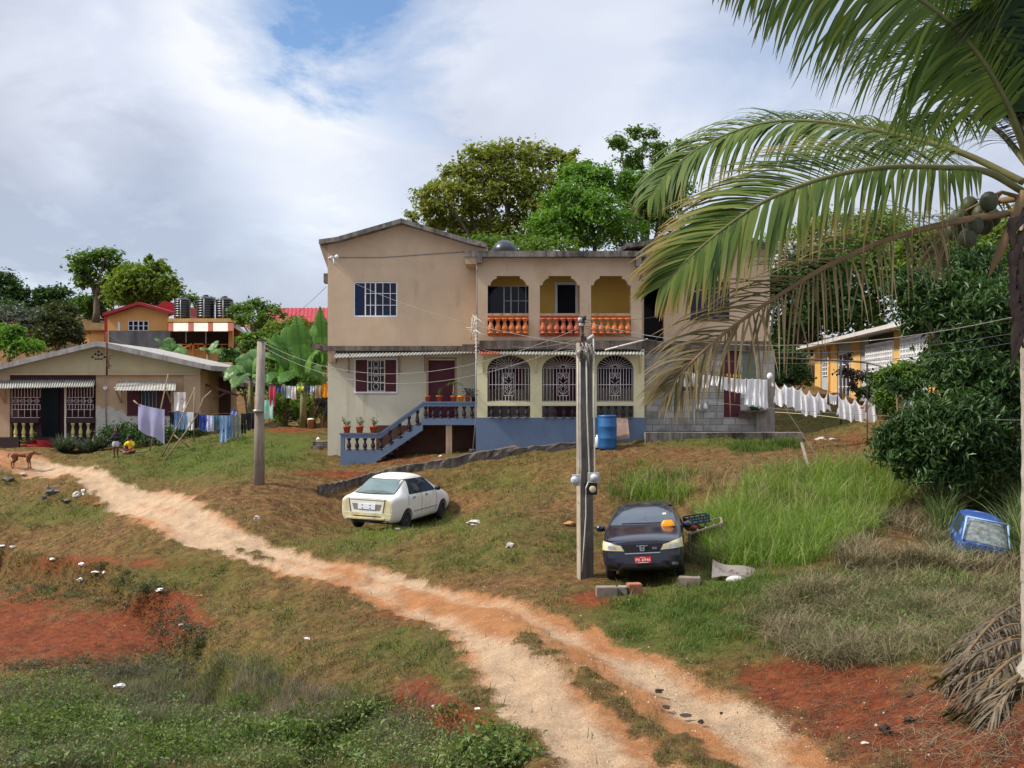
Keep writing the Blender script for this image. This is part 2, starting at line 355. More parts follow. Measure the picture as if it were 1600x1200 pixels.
def ground_mat():
    m, nt, b, vec, out = new_mat('ground_earth')
    at = nt.new('ShaderNodeAttribute'); at.attribute_name = 'mask'
    sep = nt.new('ShaderNodeSeparateColor'); nt.link(at.outputs['Color'], sep.inputs[0])
    tr, red, grn = sep.outputs; marl = at.outputs['Alpha']
    big = nt.noise(vec, .8, 6, .6); mid = nt.noise(vec, 5, 7, .65); fine = nt.noise(vec, 34, 5, .7); grit = nt.noise(vec, 120, 3, .7)
    dry = nt.ramp(mid, [(.28, srgb(70,46,30)), (.5, srgb(110,80,48)), (.72, srgb(146,114,70))])
    green = nt.ramp(fine, [(.25, srgb(40,52,16)), (.55, srgb(80,96,34)), (.8, srgb(122,124,56))])
    g = nt.math('ADD', grn, nt.math('MULTIPLY', nt.math('SUBTRACT', mid, .5), 1.1), True)
    turf = nt.mix(nt.math('MULTIPLY', g, .95), dry, green)
    turf = nt.mix(nt.math('MULTIPLY', nt.math('SUBTRACT', .55, fine, True), 2.2), turf, srgb(60,46,30))
    redc = nt.ramp(mid, [(.25, srgb(80,37,21)), (.5, srgb(124,58,31)), (.75, srgb(148,82,48))])
    redc = nt.mix(nt.math('MULTIPLY', nt.math('SUBTRACT', nt.noise(vec, 14, 6, .7), .47, True), 2.4), redc, srgb(74,38,24))
    redc = nt.mix(nt.math('MULTIPLY', nt.math('SUBTRACT', fine, .46, True), 2.4), redc, srgb(58,34,26))
    rf = nt.ramp(nt.math('ADD', red, nt.math('MULTIPLY', nt.math('SUBTRACT', fine, .5), .9)), [(.34, 0), (.8, .92)])
    col = nt.mix(rf, turf, redc)
    trc = nt.mix(nt.ramp(nt.math('ADD', marl, nt.math('MULTIPLY', nt.math('SUBTRACT', mid, .5), .8)), [(.25, 0), (.75, 1)]), nt.ramp(fine, [(.3, srgb(140,92,56)), (.7, srgb(176,126,84))]), nt.ramp(fine, [(.25, srgb(154,122,92)), (.7, srgb(196,172,142))]))
    trc = nt.mix(nt.math('MULTIPLY', nt.math('SUBTRACT', grit, .52, True), 2.6), trc, srgb(112,80,60))
    tf = nt.ramp(nt.math('ADD', tr, nt.math('MULTIPLY', nt.math('SUBTRACT', fine, .5), .8)), [(.36, 0), (.66, 1)])
    col = nt.mix(tf, col, trc)
    vo = nt.new('ShaderNodeTexVoronoi'); vo.inputs['Scale'].default_value = 9; nt.link(vec, vo.inputs['Vector'])
    peb = nt.math('MULTIPLY', nt.math('LESS_THAN', vo.outputs['Distance'], .09), nt.math('GREATER_THAN', nt.noise(vec, 1.3, 4), .52))
    col = nt.mix(nt.math('MULTIPLY', peb, .7), col, srgb(205,190,170))
    col = nt.mix(1.0, col, nt.ramp(nt.noise(vec, 60, 5, .75), [(.28, .58), (.5, 1.0), (.72, 1.3)]), 'MULTIPLY')
    col = nt.mix(1.0, col, nt.ramp(nt.noise(vec, 2.2, 5, .65), [(.3, .72), (.55, 1.0), (.75, 1.16)]), 'MULTIPLY')
    nt.link(col, b.inputs['Base Color']); b.inputs['Roughness'].default_value = .95; b.inputs['Specular IOR Level'].default_value = .15
    bump(nt, b, nt.math('ADD', nt.math('MULTIPLY', mid, .7), nt.math('ADD', nt.math('MULTIPLY', fine, .5), nt.math('MULTIPLY', grit, .2))), .9, .08)
    return m
GM = ground_mat()
def build_ground():
    nr, nc = GZ.shape
    V = np.stack([X2, Y2, GZ], 2).reshape(-1, 3)
    A = np.stack([TRM, REDM, GRNM, MARL], 2).reshape(-1, 4)
    idx = np.arange(nr*nc).reshape(nr, nc)
    Fq = np.stack([idx[:-1,:-1], idx[:-1,1:], idx[1:,1:], idx[1:,:-1]], 2).reshape(-1, 4)
    on = (TRM[:-1,:-1]+TRM[1:,1:]+TRM[:-1,1:]+TRM[1:,:-1]).reshape(-1)/4 > .5
    for name, sel in (('ground', ~on), ('dirt_track', on)):
        f = Fq[sel]; used = np.unique(f); mp = np.zeros(len(V), np.int64); mp[used] = np.arange(len(used))
        o = link(name, np_mesh(name, V[used], mp[f], GM, True, {'mask': A[used]})); o['kind'] = 'structure'
build_ground()
# ======================= MATERIALS FOR BUILDINGS =======================
TAN = M('tan_render', srgb(195,170,142), srgb(182,158,131), 1.2, .9, .12, 60, streak=srgb(146,120,96), smin=.55, smax=.84, sscale=2.6, dirt=(srgb(180,152,120), .7, .55))
TANL = M('tan_trim', srgb(178,150,122), srgb(160,134,108), 2, .9, .1, streak=srgb(92,80,68), smin=.5, smax=.72)
GREYW = M('pale_lower_render', srgb(206,198,174), srgb(192,184,160), 1.0, .9, .1, 60, streak=srgb(146,134,116), smin=.54, smax=.8, sscale=2.4)
CREAM = M('cream_render', srgb(216,208,168), srgb(204,196,156), 1.4, .88, .08, streak=srgb(168,156,120), smin=.62, smax=.85)
BLUEW = M('blue_grey_paint', srgb(98,114,138), srgb(90,104,126), 1.2, .7, .06, streak=srgb(96,92,92), smin=.66, smax=.86)
OLDC = M('weathered_concrete', srgb(140,132,122), srgb(110,104,98), 2.5, .95, .3, streak=srgb(44,42,42), smin=.42, smax=.62, sscale=4, dirt=(srgb(58,54,52), 3, .55))
LEDGE = M('stained_ledge', srgb(128,112,98), srgb(98,86,78), 3, .95, .2, streak=srgb(46,42,40), smin=.4, smax=.66)
OCHRE = M('ochre_paint', srgb(224,180,86), srgb(214,170,78), 1, .8)
TERRA = M('terracotta_paint', srgb(198,116,62), srgb(180,98,52), 6, .75, .1, dirt=(srgb(206,128,84), 5, .55))
TERRAP = M('faded_terracotta', srgb(186,104,78), srgb(168,84,60), 5, .8)
BURG = M('burgundy_paint', srgb(88,34,44), srgb(72,28,36), 4, .6)
DARKP = M('dark_plum_paint', srgb(44,34,46), srgb(34,26,36), 5, .6)
WHITEP = M('white_paint', srgb(226,226,228), srgb(206,206,208), 5, .5)
CREAMP = M('cream_iron', srgb(218,208,192), srgb(196,184,168), 8, .5)
IRON = M('pinkish_white_iron', srgb(214,202,204), srgb(190,176,176), 9, .5)
GLASS = glass_mat('dark_pane', (.010,.013,.026), .1, .22)
VOID = M('unlit_interior', (.012,.012,.018), (.008,.008,.012), 1, .9)
CORR = M('corrugated_zinc', srgb(172,172,164), srgb(140,138,130), 3, .5, .05, spec=.5, metal=.3, dirt=(srgb(122,104,88), 2, .6))
CORRR = M('rusty_zinc', srgb(172,92,72), srgb(140,70,52), 5, .7)
EARTHD = M('brown_earth_wall', srgb(96,66,52), srgb(72,50,42), 2, .95, .3)
POTM = M('clay_pot', srgb(176,86,60), srgb(156,72,50), 8, .8)
SOILM = M('pot_soil', srgb(60,44,34), srgb(44,32,26), 20, .95)
BLUEC = M('blue_curtain', srgb(38,48,80), srgb(28,36,62), 10, .9)
PIPEM = M('white_pipe', srgb(206,204,198), srgb(180,176,168), 6, .5)
STEELM = M('dull_steel', srgb(150,150,148), srgb(120,118,114), 8, .45, metal=.6)
def block_mat():
    m, nt, b, vec, _ = new_mat('concrete_blocks')
    sp = nt.new('ShaderNodeSeparateXYZ'); nt.link(vec, sp.inputs[0]); cb = nt.new('ShaderNodeCombineXYZ')
    nt.link(sp.outputs[0], cb.inputs[0]); nt.link(sp.outputs[2], cb.inputs[1])
    br = nt.new('ShaderNodeTexBrick'); nt.link(cb.outputs[0], br.inputs['Vector'])
    for k, v in (('Scale', 1), ('Brick Width', .46), ('Row Height', .235), ('Mortar Size', .013), ('Mortar Smooth', .3), ('Bias', 0)): br.inputs[k].default_value = v
    br.inputs['Color1'].default_value = c4(srgb(176,174,168)); br.inputs['Color2'].default_value = c4(srgb(140,138,134)); br.inputs['Mortar'].default_value = c4(srgb(104,102,98))
    col = nt.mix(nt.ramp(nt.noise(vec, 1.6, 7, .65), [(.5, 0), (.74, 1)]), br.outputs['Color'], srgb(84,80,76))
    col = nt.mix(nt.math('MULTIPLY', nt.math('SUBTRACT', nt.noise(vec, 30, 4), .45, True), 1.5), col, srgb(120,116,110))
    nt.link(col, b.inputs['Base Color']); b.inputs['Roughness'].default_value = .95
    bump(nt, b, nt.math('ADD', br.outputs['Fac'], nt.math('MULTIPLY', nt.noise(vec, 60, 4), .4)), -.4, .02); return m
BLOCK = block_mat()
BAL_PROF = [(.5,0),(.5,.07),(.34,.1),(.3,.14),(.46,.22),(.52,.32),(.44,.46),(.3,.62),(.24,.74),(.3,.8),(.42,.84),(.42,.9),(.5,.92),(.5,1)]
def baluster(parent, px, y0, y1, d, wpx, mat, off=-.06, name='baluster'):
    """turned baluster between photo heights y0 (top) and y1 (bottom)"""
    a = W(px, y1, d); b = W(px, y0, d); h = b.z-a.z; r = wpx/F0*d/2
    return MB().lathe([(p*2*r, q*h) for p, q in BAL_PROF], (a.x, a.y-off, a.z), 10).build(name, mat, parent)
def corrugated(parent, name, mat, bl, br_, fl, fr, waves, amp=.012):
    """sheet from the back line bl-br to the front line fl-fr"""
    bl, br_, fl, fr = map(Vector, (bl, br_, fl, fr)); n = waves*6; mb = MB()
    for dz in (0, -.006):
        rows = []
        for j in range(4):
            v = j/3; rows.append([bl.lerp(br_, i/n).lerp(fl.lerp(fr, i/n), v)+Vector((0,0,amp*math.sin(i*math.pi/3)+dz)) for i in range(n+1)])
        mb.grid(rows)
    return mb.build(name, mat, parent)
def strut(mb, p, q, w=.04, h=.04):
    p, q = Vector(p), Vector(q); z = (q-p).normalized(); x = z.orthogonal().normalized() if abs(z.z) > .95 else z.cross(Vector((0,0,1))).normalized()
    return mb.obox((p+q)/2, (w, h, (q-p).length), Matrix((x, z.cross(x), z)).transposed())
def sliding_window(parent, x0, y0, x1, y1, d, wall_off=.0, name='window', panes=((0,.27,1,1),(.27,.5,2,3),(.5,1,3,3)), fw=2.2, mat=None, curtain=None):
    """aluminium window: frame > panes with glazing bars. panes: (u0,u1,columns,rows)"""
    mat = mat or WHITEP; mb = MB(); wx = x1-x0; t = .07; o = wall_off
    mb.pbox(x0, y0, x1, y0+fw, d, t, o); mb.pbox(x0, y1-fw, x1, y1, d, t, o); mb.pbox(x0, y0+fw, x0+fw, y1-fw, d, t, o); mb.pbox(x1-fw, y0+fw, x1, y1-fw, d, t, o)
    for k, (u0, u1, nc, nr) in enumerate(panes):
        a, b = x0+wx*u0, x0+wx*u1
        if k: mb.pbox(a-.9, y0+fw, a+.9, y1-fw, d, t-.02, o-.005)
        for c in range(1, nc): q = a+(b-a)*c/nc; mb.pbox(q-.45, y0+fw, q+.45, y1-fw, d, .02, o-.012)
        if nr > 1:
            for r in range(1, nr): q = y0+(y1-y0)*r/nr; mb.pbox(a+.9, q-.45, b-.9 if b < x1 else b-fw, q+.45, d, .02, o-.014)
    f = mb.build(name, mat, parent)
    MB().pbox(x0+fw*.5, y0+fw*.5, x1-fw*.5, y1-fw*.5, d, .012, o-.035).build('pane', GLASS, f)
    if curtain:
        a, b = curtain; A = W(a, y0+fw, d); B = W(b, y1-fw, d)
        rows = [[(A.x+(B.x-A.x)*(i/20)*(1-.35*v), A.y-o+.025+.005*math.sin(i*1.9), A.z+(B.z-A.z)*v) for i in range(21)] for v in (0,.3,.6,1)]
        MB().grid(rows).build('curtain', BLUEC, f)
    return f
# ======================= MAIN HOUSE =======================
dA = 28.0; dB = 28+1.15/K; dC = 28+1.55/K; dD = 28+2.1/K; YB = dB*K; YBACK = YB+10
H = thing('two_storey_house', 'large two storey tan house with arched balcony and blue grey base', 'house', (W(512,735,dB).x, YB, W(512,735,dB).z))
def arch(x0, x1, ys, yb, yc, n=14):
    cx = (x0+x1)/2; r = (x1-x0)/2
    return [(x0, yb), (x1, yb)]+[(cx+r*math.cos(math.pi*i/n), ys-(ys-yc)*math.sin(math.pi*i/n)) for i in range(n+1)]
LW = (552,440,621,495)
def rc(x0, y0, x1, y1): return [(x0,y1),(x1,y1),(x1,y0),(x0,y0)]
# left block
fl = MB().ppoly([[(512,542),(762,542),(762,386),(735,379),(627,347),(525,373),(512,380)], rc(*LW)], dB, .22).build('upper_wall', TAN, H)
lw = MB().ppoly([[(512,760),(762,760),(762,548),(512,548)], rc(556,562,619,612), rc(669,563,711,656)], dB, .22).build('lower_wall', GREYW, H)
x0 = W(512,0,dB).x; x1 = W(1203,0,dB).x; zt = W(0,381,dB).z; zb = W(0,760,dB).z; zm = W(0,545,dB).z
sw = MB().box((x0, YB+.22, zm), (x0+.2, YBACK, zt)).box((x1-.2, YB+.22, zm), (x1, YBACK, zt)).box((x0+.2, YBACK-.2, zb), (x1-.2, YBACK, zt)).box((x0, YB+.22, zb), (x0+.2, YBACK, zm)).box((x1-.2, YB+.22, zb), (x1, YBACK, zm))
sw.build('side_wall', TAN, H)
MB().box((x0+.2, YB+2.6, zb), (x1-.2, YB+2.7, zt-.1)).build('inner_wall', VOID, H)
MB().pbox(500,540.5,762,548,dB-.32/K,.75).pbox(488,537.5,511.5,545,dB+.1,2.5).build('storey_ledge', LEDGE, H)
MB().pbox(512,548,524,566,dB-.3/K,.29).build('ledge_bracket', TANL, H)
def gable_roof(prof, d0, th, depth, name='roof'):
    top = prof; bot = [(x, y+th) for x, y in reversed(prof)]
    return MB().ppoly([top+bot], d0, depth).build(name, OLDC, H)
gable_roof([(498,374),(526,370),(627,341),(735,374),(760,379)], dB-.45/K, 7, 11.2)
MB().ppoly([[(499,383),(512,383),(512,420)]], dB, 10).build('soffit', TANL, H)
sliding_window(H, *LW, dB, -.03, curtain=(553.5,571))
MB().pbox(505.5,427,511.5,442,dB+.5,.4).build('meter_box', OLDC, H)
mb = MB().tube([W(513,403,dB), W(528,402,dB)-Vector((0,.35,0))], .02).ball(W(520,403,dB)-Vector((0,.2,0)), .07).ball(W(529,403,dB)-Vector((0,.38,0)), .07).tube([W(523,404,dB)-Vector((0,.25,0)), W(524,416,dB)-Vector((0,.25,0))], .025)
mb.build('flood_lamp', WHITEP, H)
MB().tube([W(528,402.5,dB)-Vector((0,.02,0)), W(600,402,dB)-Vector((0,.02,0)), W(735,393,dB)-Vector((0,.02,0))], .012, 5).build('wall_cable', STEELM, H)
# lower window: shutters either side of a cream grille
wf = MB().pbox(554,560,621,562.2,dB,.05,.04).pbox(554,612,621,614.5,dB,.09,.07).pbox(553.5,562.2,555.5,612,dB,.05,.03).pbox(619.5,562.2,621.5,612,dB,.05,.03).build('window_frame', WHITEP, H)
for a, b in ((556,572.5),(603,619)):
    s = MB().pbox(a,562.5,b,612,dB,.04,.0)
    for k in range(14): y = 565+k*3.3; s.pbox(a+1.5,y,b-1.5,y+2.2,dB,.02,.012)
    s.build('shutter', BURG, H)
MB().pbox(573,562.5,602.5,612,dB,.02,-.06).build('pane', GLASS, wf)
g = MB()
for x in (574.5,580.5,594.5,601): g.pbox(x-.9 if x in (574.5,601) else x-.5,562.5,x+.9 if x in (574.5,601) else x+.5,612,dB,.03,.015)
for y in (563.5,575,586,597.5,611): g.pbox(574,y-.6,602,y+.6,dB,.028,.014)
for y in (569,581,592,604):
    c = W(587.5,y,dB)-Vector((0,.02,0)); g.tube([c+Vector((.09*math.cos(q),0,.11*math.sin(q))) for q in [2*math.pi*i/14 for i in range(15)]], .014, 6, False)
g.build('window_grille', CREAMP, H)
dr = MB().pbox(669.5,564,710.5,656,dB,.05,-.08)
for a, b in ((672,588.5),(691,708)):
    pass
for y0_, y1_ in ((568,590),(594,616),(620,650)):
    dr.pbox(673,y0_,688,y1_,dB,.02,-.068); dr.pbox(692,y0_,707,y1_,dB,.02,-.068)
d_ = dr.build('door', BURG, H); MB().ball(W(707.5,618,dB)-Vector((0,-.05,0)), .035).build('handle', STEELM, d_)
MB().pbox(666,561,669.5,656,dB,.05,.02).pbox(710.5,561,713.5,656,dB,.05,.02).pbox(666,558.5,713.5,561,dB,.05,.02).build('door_frame', TANL, H)
corrugated(H, 'awning', CORR, W(527,550,dB), W(742,548,dB), W(521,559,28.15), W(742,551,28.15), 42, .022)
for x in (545,624,664):
    s = MB(); strut(s, W(x,556,dB), W(x+1,553,28.3)); strut(s, W(x,582,dB)-Vector((0,.03,0)), W(x+1,556,28.35)); strut(s, W(x,556,dB)-Vector((0,.03,0)), W(x,582,dB)-Vector((0,.03,0)))
    s.build('awning_bracket', TANL, H)
# staircase
st = thing('front_staircase', 'blue grey front staircase with dark balusters along the pale left wall', 'staircase', (W(532,735,dA).x, dA*K, W(532,735,dA).z))
MB().ppoly([[(532,678),(592,678),(660,629),(745,629),(745,635),(662,635),(594,684.5),(538,684.5),(538,703),(598,703),(602,696),(614.5,694.5),(617,686),(629,684.5),(631.5,675.5),(644,674),(645.5,665),(658,664.5),(659.5,653.5),(745,653.5),(745,664),(660.5,664),(660.5,672),(588,721),(586,728),(586,745),(532,745)]], dA, .16).build('parapet', BLUEW, st)
MB().pbox(530.5,676.5,593,679,dA,.2,.02).ppoly([[(593,676.5),(661,627.5),(745,627.5),(745,630),(662,630),(594,679)]], dA, .2, .02).build('handrail', BLUEW, st)
for x in (545,557.5,570,582.5,595): baluster(st, x, 684.6, 703, dA, 7, DARKP)
for x, yt, yb in ((609,672,694.6),(624,661.5,684.6),(639,650.5,674.3),(652,641,664.6)): baluster(st, x, yt, yb, dA, 6.5, DARKP)
for x in (665,677,689,701,713,725,737.5): baluster(st, x, 635, 653.6, dA, 6.5, DARKP)
mb = MB(); a = W(661,653.6,dA)
mb.box((a.x, dA*K+.16, W(0,664,dA).z), (W(745,0,dA).x, YB-.005, a.z-.01))
n = 7
for i in range(n):
    p = W(592+i*9.7, 703-i*7.1, dA); q = W(601.7+i*9.7, 0, dA); mb.box((p.x, dA*K+.16, p.z-.32), (q.x, YB-.005, p.z))
mb.build('steps', OLDC, st)
MB().pbox(696.5,664,706,722,dA,.2,-.05).build('support_post', TANL, st)
MB().pbox(588,664.5,745,760,dB,.03,.035).build('underside_wall', EARTHD, st)  # plain dark brown sheet over the wall below the landing
# centre block, upper: balcony
ops = []
for xa, xb in ((762,826),(843.5,906),(923.5,985.5)):
    w_ = xb-xa; sx = w_/64.0
    q = [(0,446),(4,445.5),(5.5,440.5),(9,436.8),(14,434.8),(14,431),(50,431),(50,434.8),(55,436.8),(58.5,440.5),(60,445.5),(64,446)]
    ops.append([(xa,526),(xb,526)]+[(xa+px*sx, py) for px, py in reversed(q)])
MB().ppoly([[(745,543),(1003,543),(1003,400),(745,400)]]+ops, dA, .24).build('balcony_wall', TAN, H)
yA = dA*K
MB().box((W(745,0,dA).x, yA+.24, W(0,543,dA).z), (W(745,0,dA).x+.2, YB, W(0,400,dA).z)).box((W(1003,0,dA).x-.2, yA+.24, W(0,543,dA).z), (W(1003,0,dA).x, YB, W(0,400,dA).z)).build('balcony_side_wall', TAN, H)
for k, (xa, xb) in enumerate(((762,826),(843.5,906),(923.5,985.5))):
    MB().pbox(xa,489.5,xb,493.5,dA,.24,.012).build('balcony_rail', TANL, H)
    mt = TERRAP if k == 1 else TERRA
    p = MB().pbox(xa,493.6,xb,497.5,dA,.14,-.03).pbox(xa,521.5,xb,525.9,dA,.14,-.03).build('balustrade', mt, H)
    for i in range(6):
        baluster(p, xa+(xb-xa)*(i+.5)/6, 497.6, 521.4, dA, 10, mt, .1)
MB().box((W(747,0,dA).x, yA+.24, W(0,535,dA).z), (W(1001,0,dA).x, YB+1.4, W(0,528,dA).z)).build('balcony_floor', OLDC, H)
MB().pbox(749,532,1003,545.5,dA-.28/K,.55).pbox(722,538,750,549,dA-.1/K,.3).build('balcony_slab', LEDGE, H)
MB().pbox(726,392,1011,401,dA-.35/K,3.6).build('roof_slab', OLDC, H)
MB().pbox(727,401,745,412.5,dA-.3/K,1.4).build('roof_beam', TANL, H)
MB().pbox(745.5,401,753,410.5,dA-.36/K,.3).pbox(994,401,1002,416,dA-.36/K,.3).build('drain_box', OLDC, H)
MB().tube([W(745.5,410,dA)-Vector((0,.3,0)), W(745.5,545,dA)-Vector((0,.3,0))], .022).tube([W(999,415,dA)-Vector((0,.3,0)), W(1000,440,dA)-Vector((0,.3,0))], .07).build('downpipe', OLDC, H)
bw = MB().ppoly([[(740,545),(1006,545),(1006,397),(740,397)], rc(742,447,833,518), rc(867,441,903,530)], dC, .15).build('balcony_back_wall', OCHRE, H)
sliding_window(H, 742, 446, 833, 518, dC, -.02, panes=((0,.5,1,1),(.5,.62,1,3),(.62,1,3,3)), fw=1.6)
fr = MB().pbox(867,441,871,528,dC,.08,.03).pbox(899,441,903,528,dC,.08,.03).pbox(871,441,899,445,dC,.08,.03).build('balcony_door_frame', WHITEP, H)
MB().pbox(871,445,899,528,dC,.03,-.05).build('balcony_door', VOID, H)
# centre block, lower: veranda
ops = []
BAYS = ((761.5,828.5),(847,913),(932.5,990))
for xa, xb in BAYS: ops += [arch(xa, xb, 577, 628, 555), rc(xa, 634, xb, 652)]
MB().ppoly([[(745,652.5),(1007,652.5),(1007,545.5),(745,545.5)]]+ops, dA, .24).build('veranda_wall', CREAM, H)
MB().pbox(743.5,652.5,1009,745,dA,.3,.035).build('base_wall', BLUEW, H)
MB().box((W(747,0,dA).x, yA+.265, W(0,660,dA).z), (W(1005,0,dA).x, YB+1.5, W(0,654,dA).z)).build('veranda_floor', OLDC, H)
for xa, xb in BAYS:
    for i in range(5): baluster(H, xa+(xb-xa)*(i+.55)/5, 634.2, 651.9, dA, 6.5, DARKP, .1)
    g = MB(); Y = yA+.06
    def wp(x, y): v = W(x, y, dA); return (v.x, Y, v.z)
    nb = 13
    for i in range(nb):
        x = xa+(xb-xa)*(i+.5)/nb
        if i in (5,6,7): g.tube([wp(x,575), wp(x,583)], .011, 5); g.tube([wp(x,618), wp(x,628)], .011, 5)
        else: g.tube([wp(x,575), wp(x,628)], .011, 5)
    for y in (575,601,627): g.tube([wp(xa,y), wp(xb,y)], .013, 5)
    cx = (xa+xb)/2; r = (xb-xa)/2
    for i in range(1, 14):
        q = math.pi*i/14; g.tube([wp(cx+4*math.cos(q), 574-3*math.sin(q)), wp(cx+r*.98*math.cos(q), 576-21*math.sin(q))], .009, 5)
    g.tube([wp(cx+4*math.cos(q), 574-4*math.sin(q)) for q in [math.pi*i/8 for i in range(9)]], .012, 5)
    for x in (cx-8, cx+8): g.tube([wp(x,583), wp(x,618)], .012, 5)
    for y in (583,618): g.tube([wp(cx-8,y), wp(cx+8,y)], .012, 5)
    for sx in (-1,1):
        for yc, up in ((587,1),(597,-1),(604,1),(614,-1)):
            pts = [wp(cx+sx*(3.6+(2.9-.28*i*.55)*math.cos(i*.75+(.6 if up > 0 else 2.6))), yc+(2.9-.28*i*.55)*math.sin(i*.75+1)) for i in range(9)]
            g.tube(pts, .011, 5)
        g.tube([wp(cx+sx*7,589), wp(cx+sx*3,593), wp(cx,584)], .011, 5); g.tube([wp(cx+sx*7,612), wp(cx+sx*3,608), wp(cx,617)], .011, 5)
    g.build('veranda_grille', IRON, H)
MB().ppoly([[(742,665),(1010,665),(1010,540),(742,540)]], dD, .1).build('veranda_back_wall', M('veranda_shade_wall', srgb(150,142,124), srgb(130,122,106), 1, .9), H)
MB().pbox(866,556,906,655,dD,.05,.055).build('veranda_door', BURG, H)
for a, b in ((760,775),(800,818)): MB().pbox(a,562,b,608,dD,.05,.05).build('shutter', BURG, H)
vp = MB().pbox(775,562,800,608,dD,.05,.05).build('window_frame', CREAMP, H); MB().pbox(777,564,798,606,dD,.02,.065).build('pane', GLASS, vp)
vp = MB().pbox(936,556,990,606,dD,.05,.05).build('window_frame', DARKP, H); MB().pbox(938,558,988,604,dD,.02,.065).build('pane', GLASS, vp)
corrugated(H, 'awning', CORRR, W(749,546.5,dA), W(782,546.5,dA), W(748,553.5,dA-.55/K), W(782,553.5,dA-.55/K), 7, .02)
corrugated(H, 'awning', CORR, W(782,546.5,dA), W(1004,546.5,dA), W(782,553.5,dA-.55/K), W(1006,554,dA-.55/K), 44, .02)
for x in (755,837,921,1000):
    s = MB(); a = W(x,556,dA)-Vector((0,.02,0)); b = W(x,582,dA)-Vector((0,.02,0)); c = W(x,556,dA)-Vector((0,.5,0)); strut(s, a, b, .05, .05); strut(s, b, c, .05, .05); s.build('awning_bracket', CREAM, H)
MB().tube([W(943,548,dA)-Vector((0,.6,0)), W(1009,531,dA)-Vector((0,.5,0))], .03).build('white_tube', PIPEM, H)
# right block
MB().ppoly([[(1003,548),(1203,548),(1203,389),(1190,384),(1100,353),(1012,383),(1003,390)], rc(1006,440,1037,533), rc(1079,441,1140,500)], dB, .22).build('upper_wall', TAN, H)
gable_roof([(962,391),(979,380),(1011,376),(1100,345),(1193,377),(1221,386)], dB-.45/K, 7, 11.2)
MB().pbox(1003,533,1206,548,dB-.12/K,.11).build('storey_ledge', LEDGE, H)
MB().ppoly([[(1008,760),(1182,760),(1182,548),(1008,548)], rc(1068,558,1092,611), rc(1131,548.01,1157,652)], dB, .22).build('block_wall', BLOCK, H)
MB().pbox(1181,548,1209,760,dB,.5,.12).build('corner_column', M('raw_concrete', srgb(152,148,140), srgb(126,122,116), 2.5, .95, .25, streak=srgb(86,82,78), smin=.5, smax=.7), H)
MB().pbox(1160,548,1181,602,dB,.05,.02).build('patched_panel', M('mossy_cement', srgb(112,124,106), srgb(92,100,88), 2, .95, .2), H)
MB().pbox(1068,558,1092,611,dB,.04,-.02).build('shutter', BURG, H)
MB().pbox(1131,548,1157,652,dB,.05,-.02).build('side_door', BURG, H)
fr = MB().pbox(1078,440,1141,442,dB,.05,.02).pbox(1078,499,1141,501,dB,.05,.02).build('window_frame', DARKP, H); MB().pbox(1079,442,1140,499,dB,.02,-.08).build('pane', GLASS, fr)
MB().pbox(1009,676,1255,700,27.45,.55).build('footing_slab', OLDC, H)
MB().tube([W(1084,640,dB)-Vector((0,.06,0)), W(1084,680,dB)-Vector((0,.06,0))], .018).tube([W(1082,640,dB)-Vector((0,.06,0)), W(1104,640,dB)-Vector((0,.06,0))], .02).build('water_pipe', PIPEM, H)
# tank on the flat roof
t = thing('roof_tank', 'black domed water tank half hidden behind the flat roof slab', 'water tank', W(788,401,31))
a = W(788,401,31); r = 18/F0*31
MB().lathe([(r*1.05,-.15),(r*1.05,.28),(r*.98,.36),(r*.8,.5),(r*.45,.6),(r*.2,.63),(r*.2,.68),(.01,.68)], a, 24).build('tank_body', M('black_plastic', (.018,.019,.022), (.012,.013,.015), 4, .35, spec=.5), t)
# ======================= BUNGALOW (left) =======================
dL = 35.0; YL = dL*K
BTAN = M('bungalow_render', srgb(188,160,130), srgb(168,142,114), 1.2, .9, .12, streak=srgb(136,112,90), smin=.58, smax=.8)
BGRN = M('bungalow_gable_render', srgb(178,166,130), srgb(162,150,118), 1, .9, .1, streak=srgb(140,118,92), smin=.55, smax=.8)
BDARK = M('dark_brown_paint_and_shade', srgb(62,44,44), srgb(48,34,36), 2, .75)  # paint of plinth and parapets; on the porch lintel it paints in shadow
REDP = M('red_step_paint', srgb(176,48,46), srgb(150,38,38), 4, .6, dirt=(srgb(120,60,50), 3, .62))
ROOFG = M('grey_felt_roof', srgb(166,162,156), srgb(136,132,128), 3, .9, .2, streak=srgb(96,92,88), smin=.5, smax=.7)
PEEL = M('peeled_white_render', srgb(196,190,182), srgb(174,168,160), 3, .95, .2)
OLIVE = M('olive_cream_paint', srgb(196,188,124), srgb(176,168,108), 6, .7)
WOODM = M('grey_brown_boards', srgb(104,76,66), srgb(82,60,54), 3, .9, .2, streak=srgb(60,46,42), smin=.5, smax=.75, sscale=14)
B = thing('bungalow', 'low tan bungalow with shallow gable roof, red steps and grilled porch', 'house', (W(0,700,dL).x, YL, W(0,700,dL).z))
MB().ppoly([[(-60,584),(313,584),(313,573),(150,541),(-20,578),(-60,586)]], dL, .2).build('gable_wall', BGRN, B)
MB().pbox(-60,583,313,586,dL,.3,.06).build('gable_ledge', BTAN, B)
MB().ppoly([[(-60,586),(-20,574),(150,533),(160,534),(330,571),(330,579),(158,542),(150,541),(-20,582),(-60,594)]], dL-.5/K, 7).build('roof', ROOFG, B)
MB().ppoly([[(148,720),(287,720),(287,586),(148,586)], rc(197,609,266,649)], dL, .2, -.12).build('front_wall', BTAN, B)
MB().ppoly([[(148,720),(196,720),(197,650),(190,640),(180,643),(176,637),(166,634),(158,640),(153,633),(148,634)]], dL, .02, -.105).ppoly([[(196,720),(287,720),(287,654),(270,652),(266,650),(197,650)]], dL, .02, -.105).build('peeled_patch', PEEL, B)
